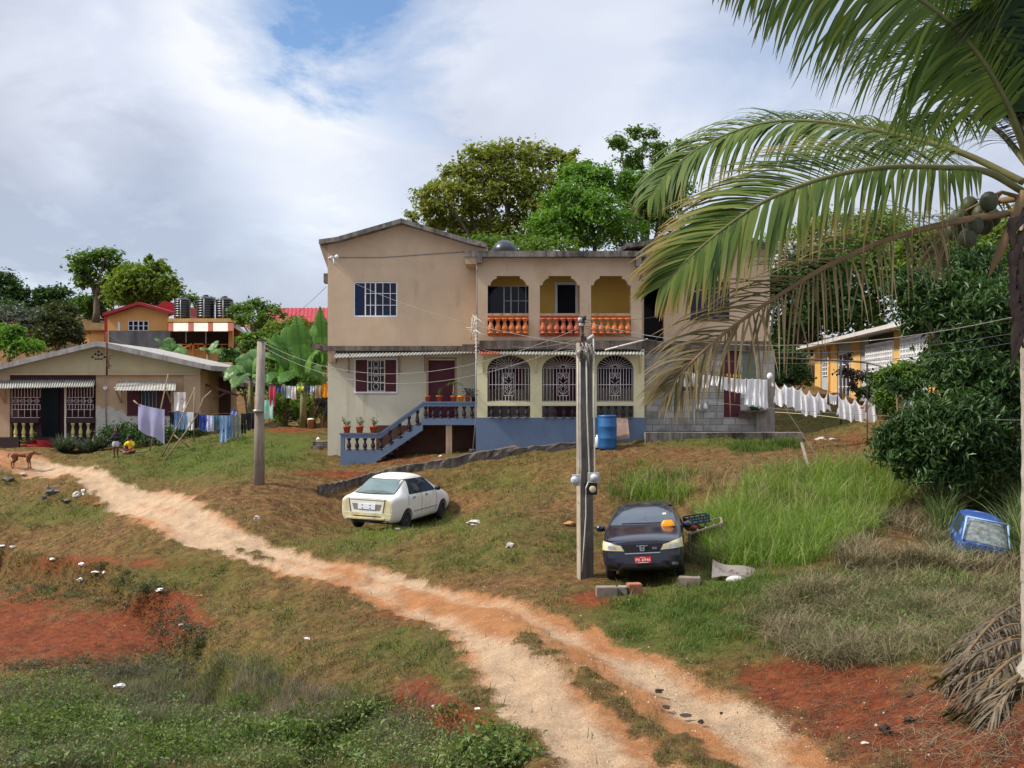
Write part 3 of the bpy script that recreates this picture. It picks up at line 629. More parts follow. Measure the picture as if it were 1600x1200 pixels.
MB().pbox(287,586,313,720,dL,.25).build('corner_pier', BTAN, B)
MB().pbox(-60,586,15,683,dL,.25).build('porch_pier', BTAN, B)
MB().pbox(-60,683,31,725,dL,.5,.1).build('dark_plinth', BDARK, B)
MB().pbox(15,586,148,603,dL,.2,-.1).build('shaded_porch_lintel', BDARK, B)  # porch beam shadow put in as a dark brown strip
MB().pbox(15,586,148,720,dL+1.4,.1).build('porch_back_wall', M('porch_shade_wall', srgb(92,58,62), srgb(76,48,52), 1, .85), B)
MB().pbox(66,600,92,684,dL+1.35,.06).build('porch_door', M('dark_teal_door', srgb(34,50,56), srgb(26,40,46), 3, .6), B)
MB().box((W(15,0,dL).x, YL+.05, W(0,720,dL).z), (W(148,0,dL).x, YL+1.8, W(0,684,dL).z)).build('porch_floor', BDARK, B)
xw = W(313,0,dL).x
MB().box((xw-.2, YL+.25, W(0,720,dL).z), (xw, YL+6, W(0,578,dL).z)).box((W(-60,0,dL).x, YL+5.8, W(0,720,dL).z), (xw-.2, YL+6, W(0,560,dL).z)).build('rear_walls', BTAN, B)
for x0_, x1_, xa, xb, bs in ((15,60,18,62,(24.5,37,49.5)),(103,148,103,145,(114,126,138))):
    MB().pbox(x0_,653,x1_,661,dL,.2,-.02).build('porch_parapet', BDARK, B)
    for bx in bs: baluster(B, bx, 661.2, 683, dL, 6, OLIVE, .0)
    MB().pbox(x0_,661.2,x1_,684,dL,.04,-.25).build('parapet_back', BDARK, B)
    g = MB(); Y = YL+.05
    wp = lambda x, y: (W(x,y,dL).x, Y, W(x,y,dL).z)
    for i in range(10):
        x = xa+(xb-xa)*i/9
        g.tube([wp(x,604), wp(x,621)], .016, 5); g.tube([wp(x,632), wp(x,640 if i%2 else 653)], .016, 5)
        if i%2 == 0: g.tube([wp(x,621), wp(x,632)], .012, 5)
    for y in (604,621,626.5,632,640,652.5): g.tube([wp(xa,y), wp(xb,y)], .015, 5)
    for i in range(4):
        cx = xa+(xb-xa)*(i+.5)/4
        g.tube([wp(cx+3.4*math.cos(q), 626.5+3.4*math.sin(q)) for q in [math.pi*k/5 for k in range(11)]], .012, 5)
    g.build('porch_grille', IRON, B)
MB().pbox(100.5,600,103,684,dL,.06,0).build('door_post', CREAMP, B)
corrugated(B, 'awning', CORR, W(-30,594,dL), W(149,594,dL), W(-30,607,dL-.9/K), W(146,604,dL-.9/K), 46, .03)
corrugated(B, 'awning', CORR, W(184,596,dL-.1/K), W(275,596,dL-.1/K), W(179,610,dL-.9/K), W(274,610,dL-.9/K), 20, .012)
for x in (8,190,268):
    s = MB(); a = W(x,610,dL)-Vector((0,.03,0)); b = W(x,630,dL)-Vector((0,.03,0)); c = W(x,606,dL)-Vector((0,.8,0)); strut(s, a, b, .06, .06); strut(s, b, c, .06, .06); s.build('awning_bracket', BTAN, B)
wf = MB().pbox(197,608,266,610.5,dL,.06,-.06).pbox(197,647,266,649.5,dL,.06,-.06).build('window_frame', BURG, B)
MB().pbox(218,610.5,245,647,dL,.02,-.16).build('pane', GLASS, wf)
for a, b in ((197.5,218),(245,265.5)):
    s = MB().pbox(a,610.5,b,647,dL,.04,-.1)
    for k in range(10): s.pbox(a+1,612+k*3.5,b-1,614.5+k*3.5,dL,.02,-.085)
    s.build('shutter', BURG, B)
g = MB()
for i in range(5): g.tube([W(220+i*5.7,611,dL)+Vector((0,.12,0)), W(220+i*5.7,647,dL)+Vector((0,.12,0))], .012, 5)
g.build('window_bars', IRON, B)
v = MB()
for x, y in ((154,549),(149,553),(159,553),(154,554.5),(144.5,557.5),(163.5,557.5)): v.ppoly([[(x-2.5,y+2),(x+2.5,y+2),(x,y-2)]], dL, .03, .012)
for x in (149.5,154,158.5): v.pbox(x-1.8,560,x+1.8,562,dL,.03,.012)
v.build('gable_vent', VOID, B)
MB().tube([W(165,586,dL)-Vector((0,.03,0)), W(165,672,dL)+Vector((0,.08,0))], .022).build('wall_pipe', STEELM, B)
MB().tube([W(164.5,606,dL)-Vector((0,.02,0)), W(164.5,606,dL)+Vector((0,.1,0))], .09, 10).build('wall_lamp', WHITEP, B)
s = MB(); c0 = W(69,708,dL)
for i, (ya, xa, xb, dep) in enumerate(((702.5,28,84,1.25),(694.5,43,83,.9),(687.5,58,82,.55))):
    a = W(xa,ya,dL); b = W(xb,ya,dL); cx = (a.x+b.x)/2; r = (b.x-a.x)/2; n = 20
    pts = [(cx+r*math.cos(math.pi*k/n), YL-.1-dep*math.sin(math.pi*k/n)) for k in range(n+1)]
    zt_ = a.z; zb_ = W(0,725,dL).z
    s.add([(x,y,zb_) for x,y in pts]+[(x,y,zt_) for x,y in pts], [tuple(range(n,-1,-1)), tuple(range(n+1,2*n+2))]+[(k,k+1,n+2+k,n+1+k) for k in range(n)]+[(n,0,n+1,2*n+1)])
s.build('red_steps', REDP, B)
# rear lean-to with board wall
MB().pbox(313,590,360,720,dL+2.2,.1).build('lean_to_wall', WOODM, B)
MB().ppoly([[(312,566),(330,570),(372,598),(372,604),(330,577),(312,573)]], dL+.9, 4).build('lean_to_roof', OLDC, B)
MB().pbox(320,600,334,612,dL+2.17,.06).build('lean_to_opening', VOID, B)
s = MB(); strut(s, W(318,600,dL+.6), W(372,618,dL+.6), .1, .1); strut(s, W(334,624,dL+.6), W(356,612,dL+.6), .08, .08); s.build('lean_to_rafter', WOODM, B)
# mast aerial on the bungalow
t = thing('mast_aerial', 'rusty aerial mast with short crossbars against the bungalow gable', 'aerial', W(167,586,dL-.6/K))
m_ = M('rusty_pipe', srgb(96,62,48), srgb(76,50,42), 8, .8)
MB().tube([W(167,586,dL-.6/K), W(166.5,519,dL-.6/K)], .045).build('mast', m_, t)
s = MB()
for y, l in ((556,6),(560,3),(571,4),(575,2)): s.tube([W(170-l,y,dL-.65/K), W(170+l,y,dL-.65/K)], .02, 6)
s.tube([W(170,553,dL-.65/K), W(170,576,dL-.65/K)], .02, 6).build('crossbars', m_, t)
# ======================= ORANGE HOUSE (behind) =======================
dO = 60.0; YO = dO*K
ORA = M('orange_render', srgb(216,162,100), srgb(202,148,88), .8, .88, .06, streak=srgb(180,120,66), smin=.62, smax=.85)
ORAW = M('orange_wood_paint', srgb(206,126,60), srgb(186,108,50), 4, .7)
REDR = M('red_metal_roof', srgb(158,26,34), srgb(138,22,30), 2, .5, dirt=(srgb(172,52,54), 3, .6))
REDT = M('red_trim', srgb(150,32,44), srgb(128,28,38), 3, .5)
GRYW = M('dark_grey_render', srgb(108,106,106), srgb(86,84,86), 1, .95, .2, streak=srgb(58,56,58), smin=.45, smax=.7, sscale=1.5)
O = thing('orange_house', 'orange house on the rise with red roofs, veranda and striped awning', 'house', (W(260,560,dO).x, YO, W(260,560,dO).z))
MB().ppoly([[(168,580),(262,580),(262,489),(217,478),(168,492)], rc(200,501,232,517)], dO, .25).build('gable_wall', ORA, O)
MB().ppoly([[(160,489),(216,471.5),(272,488),(272,492.5),(216,476),(160,494)]], dO-.6/K, 9).build('gable_roof', REDT, O)
MB().ppoly([[(237,484),(256,470),(274,474),(274,487)]], dO+2, 6).build('gable_roof', REDR, O)
MB().pbox(163,492,171,545,dO+.15,.3).build('wall_return', REDT, O)
sliding_window(O, 200, 501, 232, 517, dO, -.02, panes=((0,.25,1,2),(.25,.5,1,2),(.5,.75,1,2),(.75,1,1,2)), fw=1.2)
MB().pbox(184.5,503,188,517,dO,.1,.05).build('lamp_bracket', WHITEP, O)
MB().pbox(127,517,168,580,dO+.6,.2).build('annex_wall', ORA, O)
MB().pbox(126,515.5,168,518,dO+.4,.6).build('annex_coping', M('brown_coping', srgb(120,76,48), srgb(100,62,40), 3, .9), O)
MB().pbox(170,516.5,266,575,dO-1.6,.25).build('retaining_wall', GRYW, O)
MB().pbox(262,497.5,364,503,dO-1.2,7).build('flat_roof', M('ochre_slab', srgb(200,160,92), srgb(176,138,78), 2, .9), O)
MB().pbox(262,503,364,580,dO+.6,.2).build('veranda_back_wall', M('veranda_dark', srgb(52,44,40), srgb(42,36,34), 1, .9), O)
for i, (a, b) in enumerate(((263,271),(271,294),(294,303),(303,325),(325,333),(333,356),(356,365))):
    q = W(a,504.5,dO-1.2); r_ = W(b,504.5,dO-1.2); p0 = W(a,517,dO-2.2); p1 = W(b,517,dO-2.2)
    MB().add([q, r_, p1, p0, q-Vector((0,0,.05)), r_-Vector((0,0,.05)), p1-Vector((0,0,.05)), p0-Vector((0,0,.05))], [(0,1,2,3),(4,7,6,5),(0,4,5,1),(1,5,6,2),(2,6,7,3),(3,7,4,0)]).build('awning_panel', M('old_white_awning', srgb(196,190,178), srgb(170,164,152), 2, .8) if i%2 else M('brown_awning', srgb(140,74,50), srgb(118,60,42), 3, .6), O)
MB().pbox(357,505,363.5,552,dO-1.3,.3).build('veranda_pillar', ORA, O)
MB().pbox(262,546,364,580,dO-1.2,3).build('veranda_base', ORA, O)
s = MB()
for y in (537.5,541.5,545): s.pbox(270,y,322,y+1.2,dO-1.25,.08)
s.pbox(322,537.5,357,538.8,dO-1.25,.08)
for x in (270,283,296,309,321,334,346): s.pbox(x,537,x+1.3,547,dO-1.25,.08,.01)
s.build('veranda_railing', ORAW, O)
s = MB(); strut(s, W(300,537.5,dO-1.7), W(283,546,dO-1.7), .1, .14); s.pbox(300,536.5,303,556,dO-1.7,.14); s.pbox(318,536.5,321,556,dO-1.7,.14); s.pbox(300,536.5,321,538.5,dO-1.7,.14); s.pbox(302,545,319,547,dO-1.7,.12)
s.build('stair_rail', ORAW, O)
MB().pbox(290,505,291,535,dO-1.3,.06).pbox(321,517,322,537,dO-1.3,.06).build('veranda_post', WHITEP, O)
MB().ppoly([[(364,506),(372,508),(386,521),(386,524),(364,511)]], dO-.6, 3).build('side_canopy', WHITEP, O)
# long wing with a red tiled-profile roof
MB().pbox(364,503,560,580,dO+1.2,.25).build('wing_wall', ORA, O)
a, b = W(405,482,dO+4), W(590,482,dO+4); c, e = W(400,503.5,dO+.4), W(590,503.5,dO+.4); rows = []
n = 120
for j in range(9):
    v = j/8
    for dv, dz in ((0,.05),(.118,-.0)):
        vv = min(1, v+dv) if j < 8 else 1
        rows.append([a.lerp(b,i/n).lerp(c.lerp(e,i/n), vv)+Vector((0,0,dz+.035*math.sin(i*math.pi/2))) for i in range(n+1)])
MB().grid(rows, False).build('wing_roof', REDR, O)
for xa in (383,494): sliding_window(O, xa, 508, xa+22, 522, dO+1.2, .02, panes=((0,.33,1,1),(.33,.66,1,1),(.66,1,1,1)), fw=1.4)
# three ribbed black tanks on the flat roof
TANKM = MC['black_plastic']
for i, (cx, wd, yt, lab) in enumerate(((285,25,463,'ribbed black water tank nearest the red gable roof'),(321.5,27,461,'middle one of three ribbed black water tanks on the orange house'),(351,27,463,'ribbed black water tank nearest the flowering tree'))):
    p = W(cx,497.5,dO-.6); r = wd/F0*dO/2; h = (497.5-yt)/F0*dO
    t = thing('water_tank', lab, 'water tank', p, group='black tanks on the flat roof')
    prof = [(r*.97, .0)]
    for k in range(7): z0_ = h*(.04+.105*k); prof += [(r, z0_+.01), (r, z0_+h*.07), (r*.94, z0_+h*.08), (r*.94, z0_+h*.098)]
    prof += [(r, h*.79), (r*.85, h*.86), (r*.5, h*.92), (r*.3, h*.93)]
    MB().lathe(prof, p, 20).build('tank_body', TANKM, t)
    MB().lathe([(r*.32,h*.925),(r*.32,h*.985),(r*.2,h),(.01,h)], p, 14).build('lid', TANKM, t)
    MB().tube([p+Vector((r*.1,-r-.03,0)), p+Vector((r*.1,-r-.03,h*.8))], .025, 6).build('outlet_pipe', PIPEM, t)
# ======================= YELLOW BUILDING (right) =======================
def dy(px): return 10.84/((px-800)/F0-.122)
YBD = thing('yellow_building', 'yellow and grey single storey building with white breeze block screen', 'building', W(1275,615,dy(1275)))
YEL = M('yellow_render', srgb(206,166,100), srgb(188,148,86), 1, .9, .1, streak=srgb(150,112,72), smin=.55, smax=.8)
GPAN = M('grey_panel_render', srgb(164,168,170), srgb(146,150,152), 1, .9, .08, streak=srgb(120,120,120), smin=.6, smax=.8)
def yw(px, z, out=0.0):          # a point on the long wall; out metres towards the yard
    d = dy(px); x = (px-800)/F0*d; t = Vector((1*.122, K, 0)).normalized(); nrm = Vector((-t.y, t.x, 0))
    return Vector((x, d*K, z))+nrm*out
ZR, ZG = CZ+2.38, CZ-1.2
def ywall(mb, a, b, z0, z1, o0, o1):
    p = [yw(a,0,o0), yw(b,0,o0), yw(b,0,o1), yw(a,0,o1)]
    return mb.add([(q.x,q.y,z0) for q in p]+[(q.x,q.y,z1) for q in p], [(0,3,2,1),(4,5,6,7),(0,1,5,4),(1,2,6,5),(2,3,7,6),(3,0,4,7)])
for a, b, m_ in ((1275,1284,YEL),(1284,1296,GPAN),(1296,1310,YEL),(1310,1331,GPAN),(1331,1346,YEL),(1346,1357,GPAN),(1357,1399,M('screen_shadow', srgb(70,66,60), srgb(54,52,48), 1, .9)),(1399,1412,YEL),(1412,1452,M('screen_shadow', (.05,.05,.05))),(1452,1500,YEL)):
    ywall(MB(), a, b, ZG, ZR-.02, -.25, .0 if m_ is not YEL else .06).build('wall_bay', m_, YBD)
pe = yw(1275,0); 
MB().box((pe.x-.0, pe.y, ZG), (pe.x+5, pe.y+.2, ZR-.1)).build('end_wall', YEL, YBD)
q = [yw(1266,0,.75), yw(1510,0,.75), yw(1510,0,-5), yw(1266,0,-5)]
MB().add([(p.x,p.y,ZR-.02) for p in q]+[(p.x,p.y,ZR+.14) for p in q], [(0,3,2,1),(4,5,6,7),(0,1,5,4),(1,2,6,5),(2,3,7,6),(3,0,4,7)]).build('roof', M('pale_eave', srgb(196,192,186), srgb(170,166,160), 2, .8), YBD)
for a, b in ((1357,1399),(1412,1452)):
    s = MB(); z0_, z1_ = CZ+.35, CZ+2.0; nz = 9; d0, d1 = dy(a), dy(b); nx = int(abs(d0-d1)*K/.32)
    for i in range(nx+1):
        dd = d0+(d1-d0)*i/nx; px = 800+F0*(10.84/dd+.122); ywall(s, px, 800+F0*(10.84/(dd-.05)+.122), z0_, z1_, .02, .14)
    for j in range(nz+1): z = z0_+(z1_-z0_)*j/nz; ywall(s, a, b, z-.035, z+.035, .03, .12)
    s.build('breeze_block_screen', WHITEP, YBD)
    ywall(MB(), a, b, ZG, z0_-.05, .0, .05).build('screen_base', GPAN, YBD)
for a, b, z0_, z1_ in ((1286,1294,CZ+.9,CZ+1.75),(1312,1329,CZ-.2,CZ+1.85)):
    f = ywall(MB(), a, b, z0_, z1_, .0, .02).build('window_pane', GLASS, YBD)
    s = MB()
    for k in range(5): zz = z0_+(z1_-z0_)*k/4; ywall(s, a, b, zz-.02, zz+.02, .03, .05)
    for k in range(4): px = a+(b-a)*k/3; ywall(s, px-.25, px+.25, z0_, z1_, .02, .045)
    s.build('window_grille', WHITEP, YBD)
s = MB(); s.tube([yw(1299,ZR-.15,.14), yw(1299,ZG,.14)], .05).tube([yw(1284,ZR-.15,.2), yw(1299,ZR-.15,.2)], .05); s.build('drainpipe', YEL, YBD)
# ======================= POLES, AERIAL, WIRES =======================
PCON = M('pole_concrete', srgb(168,156,134), srgb(142,132,114), 2.5, .95, .3, streak=srgb(86,78,68), smin=.45, smax=.72, sscale=5, dirt=(srgb(46,42,42), 4, .6))
PDRK = M('pole_shaded_stained_face', srgb(124,116,106), srgb(92,86,80), 3, .95, .35, streak=srgb(48,46,46), smin=.42, smax=.66, sscale=4, dirt=(srgb(176,170,160), 9, .66))  # darker copy of the pole concrete: shade and stains together in the colour
dP = 17.0; bp = W(915,893,dP)
P = thing('utility_pole', 'stained square concrete utility pole carrying two electricity meters beside the dark car', 'utility pole', bp)
def pole_pt(x, y, off=0): v = W(x, y, dP); return v-Vector((0, off, 0))
zt_ = W(0,536,dP).z; zb_ = bp.z-.4
def pole_face(mb, pts0, pts1): return mb
# body: an angular section, sunlight painted into the paler left side, shade and stains into the right
sec = [(-.185,.02),(-.115,-.18),(.165,-.12),(.18,.05),(.05,.18)]
def prism_pole(sel, name, m_):
    mb = MB(); n = len(sec)
    b_ = [(bp.x+x, bp.y+y, zb_) for x, y in sec]; t_ = [(bp.x-.03+x*.93, bp.y+y*.93, zt_) for x, y in sec]
    for i in sel:
        j = (i+1) % n; rows = []
        for k in range(25):
            v = k/24; rows.append([Vector(b_[i]).lerp(Vector(t_[i]), v), Vector(b_[j]).lerp(Vector(t_[j]), v)])
        mb.grid(rows, False)
    if 0 in sel: mb.add(t_, [tuple(range(n))])
    return mb.build(name, m_, P)
prism_pole([0,4,3], 'lit_weathered_side', PCON); prism_pole([1,2], 'shaded_stained_side', PDRK)
for x0_, x1_, y0_, y1_ in ((901.5,903.5,560,742),(905,906.5,566,742),(914.5,919.5,536,745),(926,928.5,530,745)):
    MB().tube([pole_pt(x0_,y0_,.24), pole_pt((x0_*.7+x1_*.3),(y0_+y1_)/2,.24), pole_pt(x1_,y1_-14,.24), pole_pt(x1_,y1_,.24)], .016).build('conduit', M('grey_conduit', srgb(176,172,164), srgb(146,142,136), 6, .6), P)
MBOX = M('meter_grey', srgb(172,172,170), srgb(150,150,148), 5, .55)
for xa, ya, xb, yb, gx, gy, lab in ((893,740,906,757,896,748,'meter'),(917,737,934,752,926,744,'meter')):
    b_ = MB().pbox(xa,ya,xb,yb,dP,.12,.36).build('meter_box', MBOX, P)
    c = pole_pt(gx,gy,.36); MB().lathe([(.085,0),(.085,.05),(.07,.1),(.03,.13),(.005,.13)], c, 16, Matrix.Rotation(R(90),3,'X')).build('meter_glass', M('meter_glass', srgb(200,206,206), srgb(120,126,130), 20, .1, spec=.7), b_)
b_ = MB().pbox(912,753,931,771,dP,.09,.34).build('switch_box', M('black_box', srgb(40,36,34), srgb(30,28,26), 4, .6), P)
MB().lathe([(.07,0),(.07,.04),(.06,.05),(.005,.05)], pole_pt(924,762,.34), 16, Matrix.Rotation(R(90),3,'X')).build('dial', M('dial_cream', srgb(190,184,150), None, 6, .4), b_)
MB().tube([pole_pt(917,750,.44), pole_pt(913,760,.44), pole_pt(914,800,.3), pole_pt(911,850,.26), pole_pt(908,890,.26)], .013, 6).build('earth_wire', PIPEM, P)
MB().tube([pole_pt(909,540,.0), pole_pt(911,500,.0)], .03).build('head_pin', m_ if False else M('rusty_pipe', srgb(96,62,48)), P)
s = MB()
for x, y in ((907,498),(913,497),(911,504),(906,508),(910,524),(913,529)): s.lathe([(.02,-.05),(.05,-.03),(.03,0),(.05,.03),(.02,.05)], pole_pt(x,y,.04), 10)
s.build('insulator', M('brown_insulator', srgb(70,56,56), srgb(50,42,44), 6, .35), P)
s = MB().tube([pole_pt(906,497,.1), pole_pt(906,503,.1)], .045).tube([pole_pt(904,508,.1), pole_pt(911,508.5,.1)], .035).tube([pole_pt(918,531,.12), pole_pt(927,524,.12)], .035).tube([pole_pt(900,552,.22), pole_pt(905,552,.22)], .06)
s.build('cable_clamp', MBOX, P)
s = MB(); rr = random.Random(3)
for k in range(16):
    x = rr.uniform(900,926); y = rr.uniform(536,548)
    s.tube([pole_pt(x,y,.2), pole_pt(x+rr.uniform(-5,5),y+rr.uniform(4,10),.32), pole_pt(x+rr.uniform(-4,6),y+rr.uniform(10,26),.26)], .012, 5)
s.build('cable_tangle', M('grey_cable', srgb(150,144,132), srgb(110,104,96), 9, .7), P)
# second pole by the lawn
d2 = 25.3; b2 = W(405,757,d2)
t = thing('utility_pole', 'plain grey timber utility pole standing alone on the lawn', 'utility pole', b2)
MB().tube([b2-Vector((0,0,.4)), W(405.5,640,d2), W(408.5,531,d2)], [.17,.15,.125], 14).build('shaft', M('grey_timber', srgb(158,146,132), srgb(130,120,110), 2, .9, .25, streak=srgb(92,84,78), smin=.45, smax=.7, sscale=14), t)
MB().lathe([(.15,0),(.15,.02),(.0,.03)], W(408.5,532,d2), 14).build('cap', PDRK, t)
s = MB().tube([W(405.5,644,d2)-Vector((0,.15,0)), W(405.5,640,d2)-Vector((0,.15,0))], .17, 14); s.build('strap', STEELM, t)
# television aerial leaning on the landing
dT = 27.6; t = thing('tv_aerial', 'spiky television aerial on a thin leaning mast before the veranda corner', 'aerial', W(738,712,dT))
MB().tube([W(738.5,706,dT), W(743.5,655,dT), W(744.5,492,dT)], .022, 8).build('mast', STEELM, t)
MB().pbox(733,702,742,714,dT,.22,.1).build('block_base', OLDC, t)
s = MB()
for a, b in (((738,492),(773,518)),((741,516),(768,528)),((738,495),(736,530)),((742,498),(735,530)),((744,515),(757,531)),((740,493),(752,520)),((740,516),(736,532))): s.tube([W(*a,dT-.1), W(*b,dT-.1)], .012, 5)
for i in range(9): y = 499+i*6; w_ = 5-.2*i; s.tube([W(745-w_,y+1,dT-.05), W(745+w_,y,dT-.05)], .01, 5)
for i in range(4): s.tube([W(728+i*3,512+i*3,dT+.1), W(745,511+i*3,dT-.1)], .008, 5)
s.build('elements', M('aluminium_rod', srgb(206,200,184), srgb(180,174,160), 8, .5), t)
WIREL = M('pale_wire', srgb(126,122,116), srgb(104,100,96), 8, .6); WIRED = M('dark_wire', srgb(70,70,72), srgb(52,52,54), 8, .6)
def wire(label, a, b, sag, r=.011, m_=None, grp='overhead wires', name='overhead_wire'):
    n = 24; r *= .66; pts = [a.lerp(b, i/n)-Vector((0,0,sag*4*(i/n)*(1-i/n))) for i in range(n+1)]
    tag(MB().tube(pts, r, 6).build(name, m_ or WIREL), label, 'wire', grp)
wire('wire running down across the upper left window to the utility pole', W(553,442,dB-.1), W(908,540,dP), .25, .010)
wire('upper of two wires drooping between the lawn pole and the aerial corner', W(409,534,d2), W(906,512,dP), 1.0, .012)
wire('lower of two wires drooping between the lawn pole and the aerial corner', W(408,540,d2), W(905,533,dP), 1.05, .012)
wire('thick wire from the utility pole into the mango tree, topmost on the right', W(912,503,dP), W(1640,482,13), .55, .012)
wire('thin wire from the utility pole past the eave of the yellow building', W(914,509,dP), W(1640,510,13), .5, .009, WIRED)
wire('lowest thin wire from the utility pole into the mango tree', W(912,528,dP), W(1640,524,13), .5, .008, WIRED)
wire('slack wire between the orange house and the left eave', W(386,520,59), W(510,448,dB+1), .6, .012, WIRED)
wire('service wire from the bungalow mast up to the grey wall', W(167,522,dL-.6/K), W(262,548,46), .3, .014)
wire('wire sloping from the utility pole to the right gable wall', W(914,512,dP), W(1206,523,dB), .35, .010)
wire('short wire from the utility pole to the left end of the veranda awning', W(905,546,dP), W(752,546,dA-.3), .12, .010)
wire('short wire from the utility pole to the slab below the middle balcony bay', W(906,530,dP), W(800,541,dA-.3), .10, .009)
wire('thin wire from the pole head over the right balustrade to the right wing', W(913,500,dP), W(1060,486,dB), .12, .008, WIRED)
# ======================= VEHICLES =======================
def loft_car(name, st, mat, parent, arches, n_sub=2):
    """closed body from stations (y, [(x,z) x 9] from floor centre round to roof centre), mirrored; wheel arches cut out"""
    bm = bmesh.new(); rings = []
    for y, half in st:
        full = [(x, z) for x, z in half]+[(-x, z) for x, z in reversed(half[1:-1])]
        rings.append([bm.verts.new((x, y, z)) for x, z in full])
    n = len(rings[0])
    for i in range(len(rings)-1):
        for k in range(n): bm.faces.new((rings[i][k], rings[i][(k+1) % n], rings[i+1][(k+1) % n], rings[i+1][k]))
    c = [bm.faces.new(list(reversed(rings[0]))), bm.faces.new(rings[-1])]
    cr = bm.edges.layers.float.new('crease_edge')
    for f in c:
        for e in f.edges: e[cr] = .55
    for r in rings:
        pass
    for e in bm.edges:
        ks = [(i, k) for i in range(len(rings)) for k in (4, n-4) if rings[i][k] in e.verts[:]]
        if len(ks) == 2 and ks[0][1] == ks[1][1]: e[cr] = .45
    bmesh.ops.recalc_face_normals(bm, faces=bm.faces)
    me = bpy.data.meshes.new(name); bm.to_mesh(me); bm.free(); me.materials.append(mat)
    o = link(name, me); md = o.modifiers.new('s', 'SUBSURF'); md.levels = md.render_levels = n_sub
    cutters = []
    for y, z, r in arches:
        cm = bpy.data.meshes.new('arch'); cb = MB().tube([(-2,y,z),(2,y,z)], r, 28)
        co_ = cb.build('arch_cutter', mat); cutters.append(co_)
        md = o.modifiers.new('b', 'BOOLEAN'); md.object = co_; md.operation = 'DIFFERENCE'; md.solver = 'EXACT'
    # hollow block between the arches is left in place: only the outer 0.3 m is cut
    baked(o)
    for c_ in cutters: bpy.data.objects.remove(c_)
    o.parent = parent; o.matrix_parent_inverse.identity()
    o.data.polygons.foreach_set('use_smooth', [True]*len(o.data.polygons))
    try: o.data.set_sharp_from_angle(angle=R(38))
    except Exception: pass
    bm = bmesh.new(); bm.from_mesh(o.data); bv = BVHTree.FromBMesh(bm); bm.free()
    return o, bv
def patch(bv, corners, axis, sign, off, n=10, m=6, bend=0):
    """sheet laid on the body: corners in the plane across the axis, thrown along the axis onto the body (off metres proud)"""
    rows = []
    ax = 'xyz'.index(axis); oth = [i for i in range(3) if i != ax]
    c = [Vector((p[0], p[1], 0)) for p in corners]; last = None
    for j in range(m+1):
        row = []
        for i in range(n+1):
            u, v = i/n, j/m; p = c[0].lerp(c[1], u).lerp(c[3].lerp(c[2], u), v)
            o = [0,0,0]; o[oth[0]] = p.x; o[oth[1]] = p.y; o[ax] = 6*sign; d = [0,0,0]; d[ax] = -sign
            loc, nr, _, _ = bv.ray_cast(Vector(o), Vector(d))
            if loc is None: loc = last[0] if last else Vector((0,0,0)); loc = Vector(loc); loc[oth[0]] = p.x; loc[oth[1]] = p.y; nr = last[1] if last else Vector((0,0,0))
            if nr[ax]*sign < 0: nr = -nr
            last = (loc, nr); row.append(loc+nr*off)
        rows.append(row)
    return rows
def laid(name, bv, corners, axis, sign, off, mat, parent, n=10, m=6, sides=True, th=.02):
    rows = patch(bv, corners, axis, sign, off, n, m); mb = MB().grid(rows)
    if sides:
        d = Vector((0,0,0)); d['xyz'.index(axis)] = -sign*th
        loop = rows[0]+[r[-1] for r in rows[1:]]+rows[-1][-2::-1]+[r[0] for r in rows[-2:0:-1]]
        k = len(loop); mb.add(loop+[p+d for p in loop], [(i, (i+1) % k, k+(i+1) % k, k+i) for i in range(k)])
    return mb.build(name, mat, parent, local=True)
TYRE = M('tyre_rubber', (.02,.02,.021), (.014,.014,.015), 8, .85, dirt=(srgb(86,70,58), 4, .62))
def wheel(parent, x, y, z, r, w, rim, yaw=0.0, spokes=7):
    s = 1 if x > 0 else -1; rot = Matrix.Rotation(yaw,3,'Z') @ Matrix.Rotation(R(90)*s,3,'Y')
    t = MB().lathe([(r*.62,-w/2),(r*.9,-w/2),(r*.985,-w*.36),(r,-w*.2),(r,w*.2),(r*.985,w*.36),(r*.9,w/2),(r*.66,w/2),(r*.62,w*.4)], (x,y,z), 28, rot).build('wheel', TYRE, parent, local=True)
    m = MB().lathe([(r*.64,-w*.3),(r*.66,w*.44),(r*.6,w*.44),(r*.56,w*.1),(.01,w*.08)], (x,y,z), 24, rot)
    for k in range(spokes):
        a = 2*math.pi*k/spokes; d = Vector((math.cos(a), math.sin(a), 0))
        m.obox(Vector((x,y,z))+rot@(d*r*.33+Vector((0,0,w*.3))), (r*.58, r*.13, w*.14), rot @ Matrix.Rotation(a,3,'Z'))
    m.lathe([(r*.14,w*.1),(r*.14,w*.4),(r*.08,w*.44),(.005,w*.44)], (x,y,z), 12, rot)
    m.build('rim', rim, t, local=True); return t
def sec9(w, zb, zs, p5, p6, p7, z8, tuck=.9):
    return [(0,zb),(w*.8,zb),(w*.965,zb+.09),(w,(zb+zs)/2+.04),(w*.985,zs),p5,p6,p7,(0,z8)]
NAVY = M('navy_car_paint', (.010,.012,.026), (.007,.008,.018), 2, .2, spec=.5, coat=.5)
CGLASS = glass_mat('car_glass', (.018,.028,.038), .04, .9)
BLKP = M('black_trim', (.014,.014,.016), (.01,.01,.011), 6, .5)
CHROME = M('chrome', srgb(210,210,212), srgb(180,180,184), 9, .2, metal=.9)
LAMPY = M('hazy_headlamp', srgb(206,196,156), srgb(176,166,130), 7, .25, spec=.6)
PLATER = M('red_plate', srgb(196,36,44), srgb(176,28,38), 8, .45)
WLET = M('white_lettering', srgb(232,228,224), srgb(214,210,206), 9, .5)
